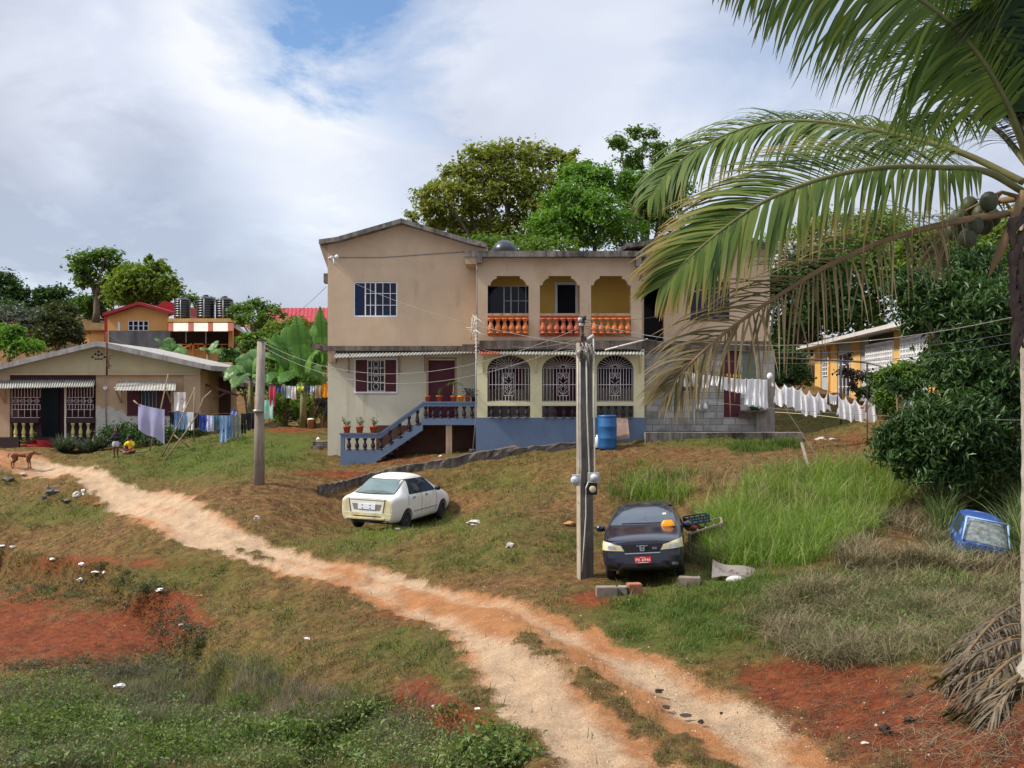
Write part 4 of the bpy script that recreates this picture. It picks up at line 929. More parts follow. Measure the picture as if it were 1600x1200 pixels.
# ---- dark taxi facing the camera
def ground_frame(px, py, d, yaw, roll=0, pitch=0, dz=0):
    p = W(px, py, d); p.z = GX(p.x, p.y)+dz; return p, Matrix.Rotation(yaw,3,'Z') @ Matrix.Rotation(pitch,3,'X') @ Matrix.Rotation(roll,3,'Y')
def text_mesh(s, size, name, mat, parent, loc, rot, ext=.004):
    cu = bpy.data.curves.new(name, 'FONT'); cu.body = s; cu.size = size; cu.align_x = 'CENTER'; cu.align_y = 'CENTER'; cu.extrude = ext
    o = bpy.data.objects.new(name, cu); COL.objects.link(o); bpy.context.view_layer.update()
    me = bpy.data.meshes.new_from_object(o.evaluated_get(bpy.context.evaluated_depsgraph_get())); bpy.data.objects.remove(o)
    me.materials.clear(); me.materials.append(mat); r = link(name, me, parent); r.location = loc; r.rotation_euler = rot; return r
p, rot = ground_frame(1007, 905, 16.2, R(-9.3), R(-4.0), R(-3.5), .12)
TX = thing('dark_estate_car', 'dark navy estate car with hazy headlamps and a red number plate facing the track', 'car', p, rot)
st = [(0.0, sec9(.70,.27,.64,(.68,.76),(.52,.80),(.30,.82),.83)),
      (.09, sec9(.82,.20,.68,(.78,.82),(.62,.87),(.36,.895),.905)),
      (.42, sec9(.846,.18,.76,(.81,.89),(.68,.94),(.38,.97),.98)),
      (1.02, sec9(.85,.17,.88,(.825,.96),(.745,1.03),(.42,1.06),1.075)),
      (1.42, sec9(.85,.17,.90,(.83,.98),(.71,1.20),(.42,1.235),1.25)),
      (2.02, sec9(.85,.17,.91,(.83,1.0),(.635,1.415),(.42,1.455),1.468)),
      (2.7, sec9(.85,.17,.92,(.83,1.0),(.65,1.44),(.43,1.495),1.51)),
      (3.6, sec9(.848,.18,.93,(.82,1.02),(.64,1.43),(.42,1.48),1.495)),
      (4.2, sec9(.84,.22,.94,(.79,1.03),(.60,1.38),(.4,1.43),1.445)),
      (4.45, sec9(.81,.28,.92,(.74,1.0),(.55,1.2),(.35,1.26),1.275)),
      (4.55, sec9(.74,.34,.80,(.68,.90),(.5,.95),(.32,.97),.98))]
body, bv = loft_car('car_body', st, NAVY, TX, ((.86,.30,.36),(3.6,.30,.36)))
laid('window_seal', bv, [(-.715,1.07),(.715,1.07),(.615,1.425),(-.615,1.425)], 'y', -1, .003, BLKP, TX, 14, 8, False)
for s in (1,-1):
    laid('bonnet_gap', bv, [(s*.755-.006,.16),(s*.755+.006,.16),(s*.79+.006,1.0),(s*.79-.006,1.0)], 'z', 1, .003, BLKP, TX, 1, 10, False)
    laid('bumper_gap', bv, [(s*.60,.625),(s*.83,.655),(s*.83,.645),(s*.60,.615)], 'y', -1, .004, BLKP, TX, 8, 1, False)
    for y_ in (1.5,2.6,3.6): laid('door_gap', bv, [(y_-.006,.3),(y_+.006,.3),(y_+.006,1.0),(y_-.006,1.0)], 'x', s, .003, BLKP, TX, 1, 10, False)
laid('windscreen', bv, [(-.69,1.085),(.69,1.085),(.59,1.405),(-.59,1.405)], 'y', -1, .006, CGLASS, TX, 14, 8)
MB().box((-.56,1.5,.2),(.56,4.0,.5)).build('underbody', BLKP, TX, local=True)
for s in (1,-1):
    laid('side_window', bv, [(1.55,1.0),(2.55,1.0),(2.5,1.36),(2.0,1.34)], 'x', s, .005, CGLASS, TX); laid('side_window', bv, [(2.65,1.0),(3.55,1.02),(3.5,1.37),(2.62,1.37)], 'x', s, .005, CGLASS, TX)
    h = laid('headlamp', bv, [(s*.815,.66),(s*.37,.625),(s*.43,.735),(s*.80,.835)] if s > 0 else [(-.37,.625),(-.815,.66),(-.80,.835),(-.43,.735)], 'y', -1, .012, LAMPY, TX, 12, 5)
    laid('reflector', bv, [(s*.68,.685),(s*.52,.665),(s*.55,.725),(s*.69,.755)] if s > 0 else [(-.52,.665),(-.68,.685),(-.69,.755),(-.55,.725)], 'y', -1, .016, CHROME, h, 6, 4)
    laid('fog_lamp', bv, [(s*.64-.06,.315),(s*.64+.06,.315),(s*.64+.055,.37),(s*.64-.055,.37)], 'y', -1, .01, BLKP if s < 0 else M('lamp_glass', srgb(120,124,130), srgb(80,84,90), 8, .15), TX, 5, 4)
    mr = MB().ball((s*.935,1.42,1.02), .105, 12, (1.05,.55,.72)).build('wing_mirror', NAVY, TX, local=True)
    MB().tube([(s*.84,1.42,.97),(s*.9,1.42,1.0)], .025).build('mirror_stalk', BLKP, mr, local=True)
    laid('wiper', bv, [(s*.1-.35,1.10),(s*.1+.28,1.095),(s*.1+.28,1.106),(s*.1-.35,1.115)], 'y', -1, .014, BLKP, TX, 8, 1)
gr = laid('grille', bv, [(-.33,.595),(.33,.595),(.41,.755),(-.41,.755)], 'y', -1, .012, M('grille_black', srgb(34,34,38), srgb(26,26,30), 40, .5), TX, 14, 6)
laid('chrome_bar', bv, [(-.35,.565),(.35,.565),(.36,.582),(-.36,.582)], 'y', -1, .016, CHROME, TX, 14, 1)
e = MB(); Y = -.03; z0_ = .675
for a, b in (((-.055,.05),(-.04,-.05)),((.055,.05),(.04,-.05)),((-.055,.05),(.055,.05)),((-.04,-.05),(.04,-.05))): strut(e, (a[0],Y,z0_+a[1]), (b[0],Y,z0_+b[1]), .012, .012)
for a, b in (((-.03,.035),(-.022,-.035)),((.03,.035),(.022,-.035)),((-.024,.0),(.024,.0))): strut(e, (a[0],Y-.004,z0_+a[1]), (b[0],Y-.004,z0_+b[1]), .015, .012)
for s in (-1,1): strut(e, (s*.075,Y+.006,z0_+.045), (s*.11,Y+.006,z0_+.05), .03, .012)
e.build('emblem', CHROME, gr, local=True)
text_mesh('RSZ', .055, 'badge', CHROME, gr, (.25,-.03,.665), (R(90),0,0))
laid('lower_intake', bv, [(-.42,.25),(.42,.25),(.46,.36),(-.46,.36)], 'y', -1, .008, BLKP, TX, 12, 5)
for s in (-1,1): laid('bumper_recess', bv, [(s*.64-.12,.27),(s*.64+.12,.27),(s*.64+.11,.41),(s*.64-.11,.41)], 'y', -1, .005, BLKP, TX, 8, 5)
pl = MB().box((-.165,-.04,.375),(.165,-.025,.505)).build('number_plate', PLATER, TX, local=True)
text_mesh('PK 6946', .088, 'plate_lettering', WLET, pl, (0,-.042,.437), (R(90),0,0))
text_mesh('JAMAICA', .026, 'plate_heading', WLET, pl, (0,-.042,.488), (R(90),0,0))
MB().box((-.11,-.044,.382),(.11,-.04,.388)).build('plate_rule', WLET, pl, local=True)
MB().box((.42,.0,1.0),(.43,.0,1.0))
laid('sticker', bv, [(.42,1.24),(.50,1.24),(.49,1.275),(.42,1.275)], 'y', -1, .012, M('paper_sticker', srgb(196,210,176), srgb(170,190,150), 20, .7), TX, 3, 2)
for x, y, yw_ in ((.72,.86,0),(-.72,.86,0),(.72,3.6,0),(-.72,3.6,0)): wheel(TX, x, y, .30, .305, .19, CHROME, yw_)
t = thing('taxi_sign', 'yellow plastic taxi roof sign lying on the dark car bonnet', 'taxi sign', TX.matrix_world @ Vector((.53,.93,1.04)), rot)
YP = M('yellow_plastic', srgb(236,150,20), srgb(216,130,14), 6, .4)
rows = []
for j in range(9):
    v = j/8; f = math.sin(math.pi*min(1, v*1.0)/2)
    rows.append([(math.copysign(abs(math.cos(q))**.6, math.cos(q))*.15*(1-.45*v**2), math.copysign(abs(math.sin(q))**.6, math.sin(q))*.075*(1-.55*v**2), -.01+.13*v) for q in [2*math.pi*i/24 for i in range(25)]])
MB().grid(rows).add(rows[-1][:-1], [tuple(range(24))]).build('sign_shell', YP, t, local=True)
MB().box((-.15,-.078,-.02),(.15,.078,-.008)).build('sign_base', BLKP, t, local=True)
# ---- white saloon without its rear bumper
DWHITE = M('dirty_white_paint', srgb(222,222,218), srgb(204,202,192), 1.6, .4, spec=.5, streak=srgb(176,164,122), smin=.52, smax=.78, sscale=3, dirt=(srgb(168,156,112), 1.8, .62))
BEIGE = M('bare_rear_panel', srgb(206,196,154), srgb(178,166,124), 4, .7, streak=srgb(120,104,74), smin=.5, smax=.74)
p, rot = ground_frame(572, 836, 22.35, R(-20), R(1.5), R(1.0), -.05)
WC = thing('white_saloon_car', 'dirty white saloon car missing its rear bumper and lamps on the grass', 'car', p, rot)
LW_ = 4.2; st = []
def S(y, *a): st.append((LW_*0+y-4.2, a[0]))
S(0.0, sec9(.62,.34,.52,(.56,.62),(.44,.66),(.26,.68),.69)); S(.12, sec9(.78,.24,.62,(.72,.74),(.58,.80),(.33,.83),.84))
S(.5, sec9(.83,.20,.72,(.77,.86),(.60,.92),(.35,.95),.96)); S(.95, sec9(.845,.19,.82,(.79,.95),(.66,1.02),(.37,1.05),1.06))
S(1.3, sec9(.85,.19,.86,(.805,.97),(.63,1.22),(.37,1.27),1.28)); S(1.8, sec9(.85,.19,.88,(.81,.98),(.60,1.45),(.38,1.52),1.535))
S(2.5, sec9(.85,.19,.90,(.81,1.0),(.60,1.47),(.38,1.54),1.555)); S(3.05, sec9(.848,.2,.92,(.805,1.01),(.585,1.43),(.37,1.50),1.515))
S(3.35, sec9(.845,.22,.93,(.80,1.01),(.60,1.25),(.37,1.31),1.325)); S(3.68, sec9(.84,.24,.94,(.79,1.02),(.66,1.07),(.37,1.10),1.11))
S(4.08, sec9(.82,.27,.93,(.77,1.0),(.64,1.04),(.36,1.06),1.065)); S(4.18, sec9(.79,.32,.88,(.745,.95),(.60,.985),(.35,1.0),1.005))
st = [(-y, h) for y, h in st]; st.reverse()    # rear at y=0, nose at y=4.2
body, bv = loft_car('car_body', st, DWHITE, WC, ((.92,.29,.37),(3.4,.29,.37)))
laid('window_seal', bv, [(-.62,1.075),(.62,1.075),(.56,1.435),(-.56,1.435)], 'y', -1, .003, BLKP, WC, 14, 8, False)
laid('rear_screen', bv, [(-.60,1.09),(.60,1.09),(.54,1.42),(-.54,1.42)], 'y', -1, .006, M('hazy_rear_glass', srgb(96,116,112), srgb(70,88,86), 1.5, .12, spec=.7), WC, 14, 8)
laid('windscreen', bv, [(-.6,1.1),(.6,1.1),(.54,1.42),(-.54,1.42)], 'y', 1, .006, CGLASS, WC, 14, 8)
MB().box((-.56,.5,.22),(.56,3.7,.5)).build('underbody', BLKP, WC, local=True)
for s in (1,-1):
    laid('window_seal', bv, [(1.07,1.02),(2.93,.98),(2.48,1.395),(1.30,1.43)], 'x', s, .003, BLKP, WC, 14, 8, False)
    laid('side_window', bv, [(1.12,1.04),(1.82,1.02),(1.78,1.42),(1.36,1.40)], 'x', s, .005, CGLASS, WC, 10, 8); laid('side_window', bv, [(1.9,1.02),(2.86,1.0),(2.46,1.37),(1.86,1.42)], 'x', s, .005, CGLASS, WC, 10, 8)
    for y_ in (1.86,2.9,.98): laid('door_gap', bv, [(y_-.010,.36 if y_ > 1 else .72),(y_+.010,.36 if y_ > 1 else .72),(y_+.010,1.0),(y_-.010,1.0)], 'x', s, .003, BLKP, WC, 1, 10, False)
    laid('rub_strip', bv, [(1.3,.52),(2.95,.50),(2.95,.525),(1.3,.545)], 'x', s, .012, M('grey_strip', srgb(150,148,144), srgb(130,128,124), 6, .6), WC, 12, 1)
    for y_ in (1.25,2.1): laid('door_handle', bv, [(y_,.90),(y_+.15,.90),(y_+.15,.935),(y_,.935)], 'x', s, .02, M('grey_handle', srgb(120,118,114), srgb(96,94,92), 8, .5), WC, 4, 2)
    MB().ball((s*.95,2.72,1.06), .1, 12, (1.0,.6,.75)).build('wing_mirror', BLKP, WC, local=True)
    lm = laid('lamp_recess', bv, [(.50,.62),(.80,.60),(.74,.97),(.56,.97)] if s > 0 else [(-.80,.60),(-.50,.62),(-.56,.97),(-.74,.97)], 'y', -1, .004, BEIGE, WC, 8, 8)
    laid('lamp_edge', bv, [(s*.50-.012,.60),(s*.50+.012,.60),(s*.56+.012,.97),(s*.56-.012,.97)], 'y', -1, .008, M('brown_seam', srgb(110,98,74), srgb(90,80,62), 6, .8), lm, 2, 8)
laid('boot_lid_edge', bv, [(-.52,.93),(.52,.93),(.52,.945),(-.52,.945)], 'y', -1, .006, MC['brown_seam'], WC, 12, 1)
for s in (1,-1): laid('boot_gap', bv, [(s*.50-.008,.58),(s*.50+.008,.58),(s*.57+.008,.96),(s*.57-.008,.96)], 'y', -1, .011, MC['brown_seam'], WC, 1, 8, False)
laid('sill_shade', bv, [(.5,.23),(3.8,.23),(3.8,.275),(.5,.275)], 'x', 1, .004, MC['brown_seam'], WC, 12, 1, False)
laid('plate_recess', bv, [(-.40,.66),(.40,.66),(.46,.83),(-.46,.83)], 'y', -1, .005, M('grey_recess', srgb(132,126,108), srgb(112,106,92), 5, .7), WC, 12, 5)
pl = laid('blank_plate', bv, [(-.27,.68),(.27,.68),(.27,.83),(-.27,.83)], 'y', -1, .02, M('plate_white', srgb(220,222,226), srgb(204,206,210), 6, .5), WC, 8, 4)
for x in (-.13,.11):
    for z in (.71,.795): laid('bolt_hole', bv, [(x-.018,z-.012),(x+.018,z-.012),(x+.018,z+.012),(x-.018,z+.012)], 'y', -1, .024, BLKP, pl, 2, 2)
laid('rear_panel', bv, [(-.72,.38),(.72,.38),(.76,.58),(-.76,.58)], 'y', -1, .006, BEIGE, WC, 14, 6)
laid('panel_slot', bv, [(-.42,.475),(.44,.475),(.44,.50),(-.42,.50)], 'y', -1, .012, BLKP, WC, 10, 1)
laid('rear_beam', bv, [(-.66,.40),(.56,.42),(.56,.46),(-.66,.445)], 'y', -1, .05, BEIGE, WC, 10, 2, True, .06)
laid('dark_skirt', bv, [(-.6,.30),(.66,.30),(.68,.385),(-.62,.385)], 'y', -1, .006, BLKP, WC, 10, 3)
laid('corner_tear', bv, [(.30,.42),(.56,.42),(.56,.52),(.36,.55)], 'x', -1, .004, BLKP, WC, 6, 4)
STEELR = M('black_steel_rim', srgb(70,70,72), srgb(50,50,52), 6, .5)
for x, y, yw_ in ((.73,.92,0),(-.73,.92,0),(.73,3.4,R(8)),(-.73,3.4,R(8))): wheel(WC, x, y, .29, .295, .18, STEELR, yw_, 6)
# ---- blue cab wreck sunk in the grass
p, rot = ground_frame(1532, 872, 17.2, R(-14), R(11), R(4), -.26)
BC = thing('wrecked_blue_cab', 'wrecked blue van cab with crazed windscreen sunk in tall grass', 'wrecked van', p, rot)
BPAINT = M('faded_blue_paint', srgb(44,76,134), srgb(30,54,104), 3, .6, dirt=(srgb(126,136,150), 4, .56))
st = [(0.0, sec9(.46,.12,.42,(.44,.5),(.42,.54),(.25,.55),.56)),(.06, sec9(.53,.06,.45,(.52,.52),(.49,.56),(.28,.57),.58)),(.42, sec9(.54,.06,.5,(.52,.55),(.43,1.02),(.26,1.06),1.07)),(.9, sec9(.54,.06,.52,(.52,.56),(.43,1.07),(.26,1.11),1.12)),(1.5, sec9(.53,.06,.52,(.52,.56),(.42,1.04),(.26,1.08),1.09)),(1.62, sec9(.5,.1,.5,(.48,.54),(.4,.9),(.25,.94),.95))]
body, bv = loft_car('cab_body', st, BPAINT, BC, ())
CRAZE = M('crazed_glass', srgb(130,138,134), srgb(52,58,52), 9, .25, spec=.6, dirt=(srgb(84,80,62), 3, .5))
laid('windscreen', bv, [(-.45,.585),(.45,.585),(.40,1.03),(-.40,1.03)], 'y', -1, .008, CRAZE, BC, 12, 8)
for s in (-1,1):
    laid('side_window', bv, [(.5,.62),(1.3,.62),(1.3,.98),(.62,.98)], 'x', s, .006, CGLASS, BC)
    MB().tube([(s*.485,.03,.58),(s*.42,.40,1.04)], .022).build('windscreen_pillar', M('pale_blue_trim', srgb(150,178,214), srgb(120,150,190), 5, .5), BC, local=True)
MB().tube([(-.42,.39,1.045),(.42,.39,1.045)], .02).build('windscreen_header', MC['pale_blue_trim'], BC, local=True)
laid('grille_panel', bv, [(-.3,.25),(.3,.25),(.3,.36),(-.3,.36)], 'y', -1, .008, BLKP, BC)
# ======================= VEGETATION =======================
def unit(a): return a/np.maximum(np.linalg.norm(a, axis=1, keepdims=True), 1e-9)
def leaves(cen, nrm, size, aspect=.5, fold=.15, droop=None):
    """kite-shaped leaves: centres (N,3), facing nrm, length size (N,)"""
    n = len(cen); r = RNG.normal(size=(n,3)); t = unit(np.cross(nrm, r)); 
    if droop is not None: t = unit(t+np.array([0,0,-droop])); 
    b = unit(np.cross(nrm, t)); L = size[:,None]; 
    v = np.stack([cen-t*L*.5, cen-b*L*aspect*.5+nrm*L*fold*.4, cen+t*L*.5-nrm*L*fold, cen+b*L*aspect*.5+nrm*L*fold*.4], 1).reshape(-1,3)
    return v, np.arange(n*4).reshape(-1,4)
def clump_points(blobs_, n_leaf, spread=.24, sub=60, fill=.35):
    """leaf centres in small sub-clumps over the blobs (centre, radii), denser at the outside"""
    vol = np.array([r[0]*r[1]*r[2] for c, r in blobs_])**(2/3); per = vol/vol.sum(); C = []; Nn = []
    for (c, r), p in zip(blobs_, per):
        k = max(4, int(sub*p*len(blobs_))); m = max(3, int(n_leaf*p/k))
        u = unit(RNG.normal(size=(k,3))); u[:,2] = np.where(u[:,2] < -.6, -u[:,2]*.7, u[:,2]); u = unit(u)
        rad = (1-fill*RNG.random((k,1))**1.5)*(.82+.36*RNG.random((k,1)))
        cc = np.array(c)+u*rad*np.array(r); sz = float(np.mean(r))*spread*(.6+.8*RNG.random((k,1,1)))
        q = RNG.normal(size=(k,m,3))*sz*np.array([1,1,.75]); pts = (cc[:,None,:]+q).reshape(-1,3)
        nn = unit(np.repeat(u,m,0)*.55+np.array([0,0,.65])+RNG.normal(size=(k*m,3))*.55)
        C.append(pts); Nn.append(nn)
    return np.concatenate(C), np.concatenate(Nn)
BARK = M('bark', srgb(112,98,84), srgb(84,72,62), 4, .95, .4)
def tree(name, label, base, blobs_px, d, mat, n_leaf, lsize, group=None, trunk=.22, spread=.24, sub=60, aspect=.5, depth=1.0, fill=.35, cat='tree', droop=None, bark=None, limbs=True, low=0):
    """blobs_px: (px,py,rx,ry[,dd]) crown masses as seen in the photo at depth d; base: (px,py) or None for straight down to the ground"""
    bl = []
    for q in blobs_px:
        dd = d+(q[4] if len(q) > 4 else RNG.uniform(-1,1)*depth); s = dd/F0
        c = W(q[0], q[1], dd); bl.append((np.array(c), (q[2]*s, (q[2]+q[3])*.5*s, q[3]*s)))
    cx = W(base[0], 615, d); b = Vector((cx.x, d*K, 0)); b.z = GX(b.x, b.y)-.15
    root = thing(name, label, cat, b, group=group)
    cen, nrm = clump_points(bl, n_leaf, spread, sub, fill)
    keep = cen[:,2] > Hd(cen[:,0], cen[:,1]/K)+.05 if low == 0 else np.ones(len(cen), bool)
    cen, nrm = cen[keep], nrm[keep]
    v, f = leaves(cen, nrm, lsize*(.6+.8*RNG.random(len(cen))), aspect, droop=droop)
    v = v-np.array(b); link('crown', np_mesh('crown', v, f, mat), root)
    if trunk:
        top = Vector(np.mean([c for c, r in bl], 0)); mb = MB(); rr = random.Random(len(label))
        j = b.lerp(top, .45)+Vector((rr.uniform(-.3,.3), rr.uniform(-.3,.3), 0))
        mb.tube([b, b.lerp(j,.5)+Vector((rr.uniform(-.15,.15),0,0)), j, j.lerp(top,.8)], [trunk*1.25, trunk, trunk*.8, trunk*.3], 9)
        if limbs:
            for c, r in bl:
                c = Vector(c); m_ = j.lerp(c,.55)+Vector((rr.uniform(-.3,.3), rr.uniform(-.3,.3), rr.uniform(0,.5)))
                mb.tube([j.lerp(b,rr.uniform(0,.25)), m_, c.lerp(m_,.2), c+Vector((0,0,r[2]*.5))], [trunk*.55, trunk*.34, trunk*.2, trunk*.06], 6)
        mb.build('trunk', bark or BARK, root)
    return root
DEEP = leaf_mat('deep_leaf', [(.018,.042,.012),(.036,.076,.018),(.065,.12,.028)], .25, .4, .35)
MIDG = leaf_mat('mid_leaf', [(.042,.088,.016),(.082,.152,.026),(.145,.215,.042)], .35, .45, .3)
OLIV = leaf_mat('olive_leaf', [(.080,.105,.018),(.165,.188,.034),(.28,.285,.055)], .4, .5, .35)
BRIT = leaf_mat('bright_leaf', [(.05,.115,.016),(.095,.20,.026),(.16,.28,.045)], .42, .42, .4)
YELG = leaf_mat('yellow_green_leaf', [(.060,.100,.013),(.12,.18,.024),(.21,.26,.045)], .4, .5, .35)
MANG = leaf_mat('mango_leaf', [(.014,.036,.010),(.030,.068,.016),(.062,.118,.028)], .25, .42, .6, .3)
GREYG = leaf_mat('grey_leaf', [(.045,.062,.045),(.085,.105,.08),(.14,.155,.12)], .2, .5, .8)
# --- behind the main house
tree('shade_tree', 'wide olive brown tree rising behind the balcony roof', (800,0), [(700,315,48,34),(668,342,30,22),(715,285,34,24),(760,262,48,34),(800,246,44,24),(850,262,44,32),(790,305,56,40),(850,320,48,40),(735,345,54,32),(890,258,24,20),(820,365,64,34),(755,378,48,24),(700,360,40,18)], 50, OLIV, 26000, .27, trunk=.42, sub=66, spread=.145, fill=.5, limbs=True)
tree('shade_tree', 'vivid bright green tree beside the olive tree behind the roof', (945,0), [(905,278,38,26),(945,290,34,30),(890,320,42,32),(935,335,44,36),(868,358,40,30),(945,370,66,30),(985,300,28,30)], 45, BRIT, 16000, .24, trunk=.3, limbs=False, sub=60, spread=.165, fill=.6)
tree('slender_tree', 'thin airy tree with sparse top standing tallest behind the roof', (1000,0), [(968,228,20,16),(1005,212,24,12),(1020,240,24,18),(985,255,22,16),(1040,262,22,18),(1000,290,34,22),(1045,310,36,28),(1015,345,46,30),(1000,320,40,30),(1060,230,12,10)], 48, MIDG, 15000, .22, trunk=.2, sub=26, spread=.24, fill=.6)
tree('bush', 'dark green bush showing between the roof tank and the bright tree', (770,0), [(745,385,40,14),(800,388,60,14),(860,390,50,16)], 43, MIDG, 2600, .26, trunk=.1, cat='bush')
# --- wooded slope on the right
for i, (lab, bx, bl, d, mt, n) in enumerate((
  ('dark tree on the slope behind the right gable and hanging frond', 1250, [(1225,470,40,50),(1270,440,50,50),(1300,490,50,40),(1240,530,40,40),(1210,560,22,40)], 46, DEEP, 14000),
  ('mid green tree above the yellow building roof', 1345, [(1310,400,50,36),(1360,380,50,36),(1340,440,60,40),(1400,430,50,40),(1330,500,60,40)], 47, MIDG, 15000),
  ('yellow green tree on the slope behind the coconut bunch', 1470, [(1440,400,40,40),(1500,380,50,40),(1540,430,50,50),(1470,460,60,40),(1590,400,50,60)], 44, YELG, 16000),
  ('dense tree on the slope at the right edge of the view', 1640, [(1600,480,50,60),(1660,440,60,70),(1700,540,70,70),(1580,560,50,50)], 40, YELG, 14000),
  ('far tree showing pale between the frond leaflets', 1270, [(1220,380,30,20),(1265,365,36,20),(1300,350,36,18),(1380,345,40,18)], 62, YELG, 4000))):
    tree('hillside_tree', lab, (bx,0), bl, d, mt, n, .28, group='trees on the slope behind the yard', trunk=.3, sub=64, spread=.22)
tree('mango_tree', 'big dark glossy mango tree at the right with low hanging foliage', (1490,0),
     [(1412,612,28,18,-.3),(1492,562,46,40),(1445,500,36,24),(1425,452,34,28),(1470,470,52,46),(1545,500,60,60,-.6),(1520,590,70,50,-.8),(1440,690,62,38,-.8),(1405,700,40,36,-.8),(1500,670,70,60,-1.2),(1570,640,60,60,-.6),(1470,735,60,34,-1),(1560,720,50,40,-.6),(1590,560,50,70,.4),(1510,430,60,40,1),(1620,470,50,60,1.2),(1640,600,60,90,.5)],
     21.0, MANG, 68000, .19, trunk=.3, sub=130, spread=.19, aspect=.32, fill=.5, depth=.4, droop=.55)
tree('bush', 'light green leafy bush in front of the breeze block screen', (1400,0), [(1392,592,24,14),(1420,585,30,18),(1385,625,18,18)], 23.2, MIDG, 1500, .2, trunk=.05, aspect=.35, cat='bush', droop=.4)
tree('shrub', 'dark withered climbing shrub against the yellow wall', (1330,0), [(1322,585,13,10),(1345,590,13,10),(1330,605,10,10),(1325,560,5,12)], 33, M('withered_leaf', srgb(70,62,60), srgb(48,42,42), 3, .9), 700, .16, trunk=.06, cat='shrub', sub=20)
tree('shrub', 'low dark shrubs below the yellow wall by the fence', (1365,0), [(1370,600,16,18),(1385,640,14,16),(1350,615,10,10)], 29, DEEP, 1100, .18, trunk=.04, cat='shrub')
tree('hedge', 'dark tangled hedge between the concrete column and the yellow building', (1232,0), [(1215,575,16,22),(1240,570,18,24),(1228,595,22,14),(1255,590,14,18)], 36, DEEP, 2600, .2, trunk=.05, cat='hedge')
# --- left hill
for lab, bx, bl, d, mt, n, ls in (
  ('dark round tree at the left edge of the hill', 10, [(0,450,26,24),(25,465,20,22),(-30,460,30,30),(10,490,34,18)], 78, DEEP, 5200, .42),
  ('low dark bushy tree second along the hill crest', 85, [(70,465,20,18),(95,468,22,20),(60,485,24,14),(115,485,20,14)], 80, DEEP, 3600, .4),
  ('small dark tree between the crest and the tall open tree', 145, [(135,475,18,16),(158,470,18,18),(150,490,24,12)], 76, MIDG, 2400, .36),
  ('tall open tree with airy crown above the red gable', 150, [(135,412,26,18),(165,400,24,12),(185,425,24,18),(140,440,22,14),(175,450,24,14),(125,425,14,14)], 74, MIDG, 3600, .42),
  ('spreading yellow green tree behind the orange house roof', 225, [(205,440,34,22),(240,425,26,18),(255,450,30,20),(215,465,44,18),(190,458,24,16),(232,405,10,6),(270,468,16,12)], 70, YELG, 6200, .44),
  ('small pale tree behind the black tanks', 320, [(300,470,14,10),(318,478,14,10),(330,470,8,6)], 72, MIDG, 900, .3)):
    tree('hill_tree', lab, (bx,0), bl, d, mt, n, ls, group='trees on the left hill', trunk=.3, sub=34, spread=.24, fill=.6)
tree('bush', 'bright lime green bush at the left edge above the bungalow roof', (20,0), [(10,535,26,18),(40,545,24,14),(-10,525,26,16),(22,520,16,10)], 50, BRIT, 2400, .3, trunk=.06, cat='bush')
tree('bush', 'dark olive bush beside the orange annex wall', (95,0), [(85,515,30,24),(110,525,22,22),(70,530,30,16),(95,490,22,16)], 54, M('x','') if False else leaf_mat('shadow_leaf', [(.020,.028,.010),(.040,.052,.018),(.085,.092,.028)], .25, .5, .4), 4200, .3, trunk=.1, cat='bush')
tree('bush', 'grey green feathery bush on the hill left of the olive bush', (40,0), [(20,500,40,18),(60,500,30,16),(-20,505,30,18)], 60, GREYG, 2600, .34, trunk=.05, cat='bush')
tree('flowering_tree', 'small dark leaved tree with pink flowers before the red roof', (405,0), [(378,488,18,12),(400,482,20,12),(425,490,20,12),(395,502,26,10),(415,510,18,10),(365,492,10,8)], 56, MIDG, 2400, .3, trunk=.14, sub=30)
tree('bush', 'rounded light green bush between banana leaves and the red roof', (448,0), [(440,520,24,16),(462,512,18,16),(445,540,26,14)], 44, YELG, 2200, .24, trunk=.06, cat='bush')
tree('bush', 'dark undergrowth behind the lawn pole', (385,0), [(370,590,26,20),(400,600,24,24),(385,570,24,18),(360,560,16,14)], 42, DEEP, 2600, .28, trunk=.05, cat='bush')
tree('bush', 'leafy green thicket behind the middle clothesline', (450,0), [(425,640,18,22),(450,640,22,26),(478,640,20,24),(440,600,24,20),(475,600,24,22),(500,630,14,24)], 34.5, MIDG, 5200, .22, trunk=.05, aspect=.32, cat='bush')
# --- planting along the bungalow
tree('hedge', 'clipped dark green hedge below the peeled bungalow wall', (230,0), [(170,682,16,15),(195,680,20,17),(225,682,22,17),(255,682,20,18),(285,680,22,16),(312,680,18,11)], 33.2, DEEP, 5200, .13, trunk=.04, cat='hedge', spread=.3)
def spiky(name, label, pts, d, mat, n, L, group=None, wid=.03, cat='plant'):
    b0 = W(pts[0][0], pts[0][1], d); b0.z = GX(b0.x, b0.y); root = thing(name, label, cat, b0, group=group); mb = MB(); rr = random.Random(n)
    for px, py in pts:
        c = W(px, py, d); c.z = GX(c.x, c.y)
        for k in range(n):
            a = rr.uniform(0, 6.283); e = rr.uniform(.35,1.3); l = L*rr.uniform(.6,1.1); dv = Vector((math.cos(a)*math.cos(e), math.sin(a)*math.cos(e), math.sin(e))); sd = dv.cross(Vector((0,0,1))).normalized()*wid
            m_ = c+dv*l*.5+Vector((0,0,.02)); t_ = c+dv*l-Vector((0,0,.12*l))
            mb.add([c-sd, c+sd, m_+sd*.9, m_-sd*.9, t_], [(0,1,2,3),(3,2,4)])
    mb.build('leaves', mat, root); return root
spiky('aloe_clump', 'spiky grey green aloe clump right of the red steps', [(95,703),(108,702),(102,700)], 33.6, GREYG, 70, 1.0, 'aloe clumps by the porch', .035)
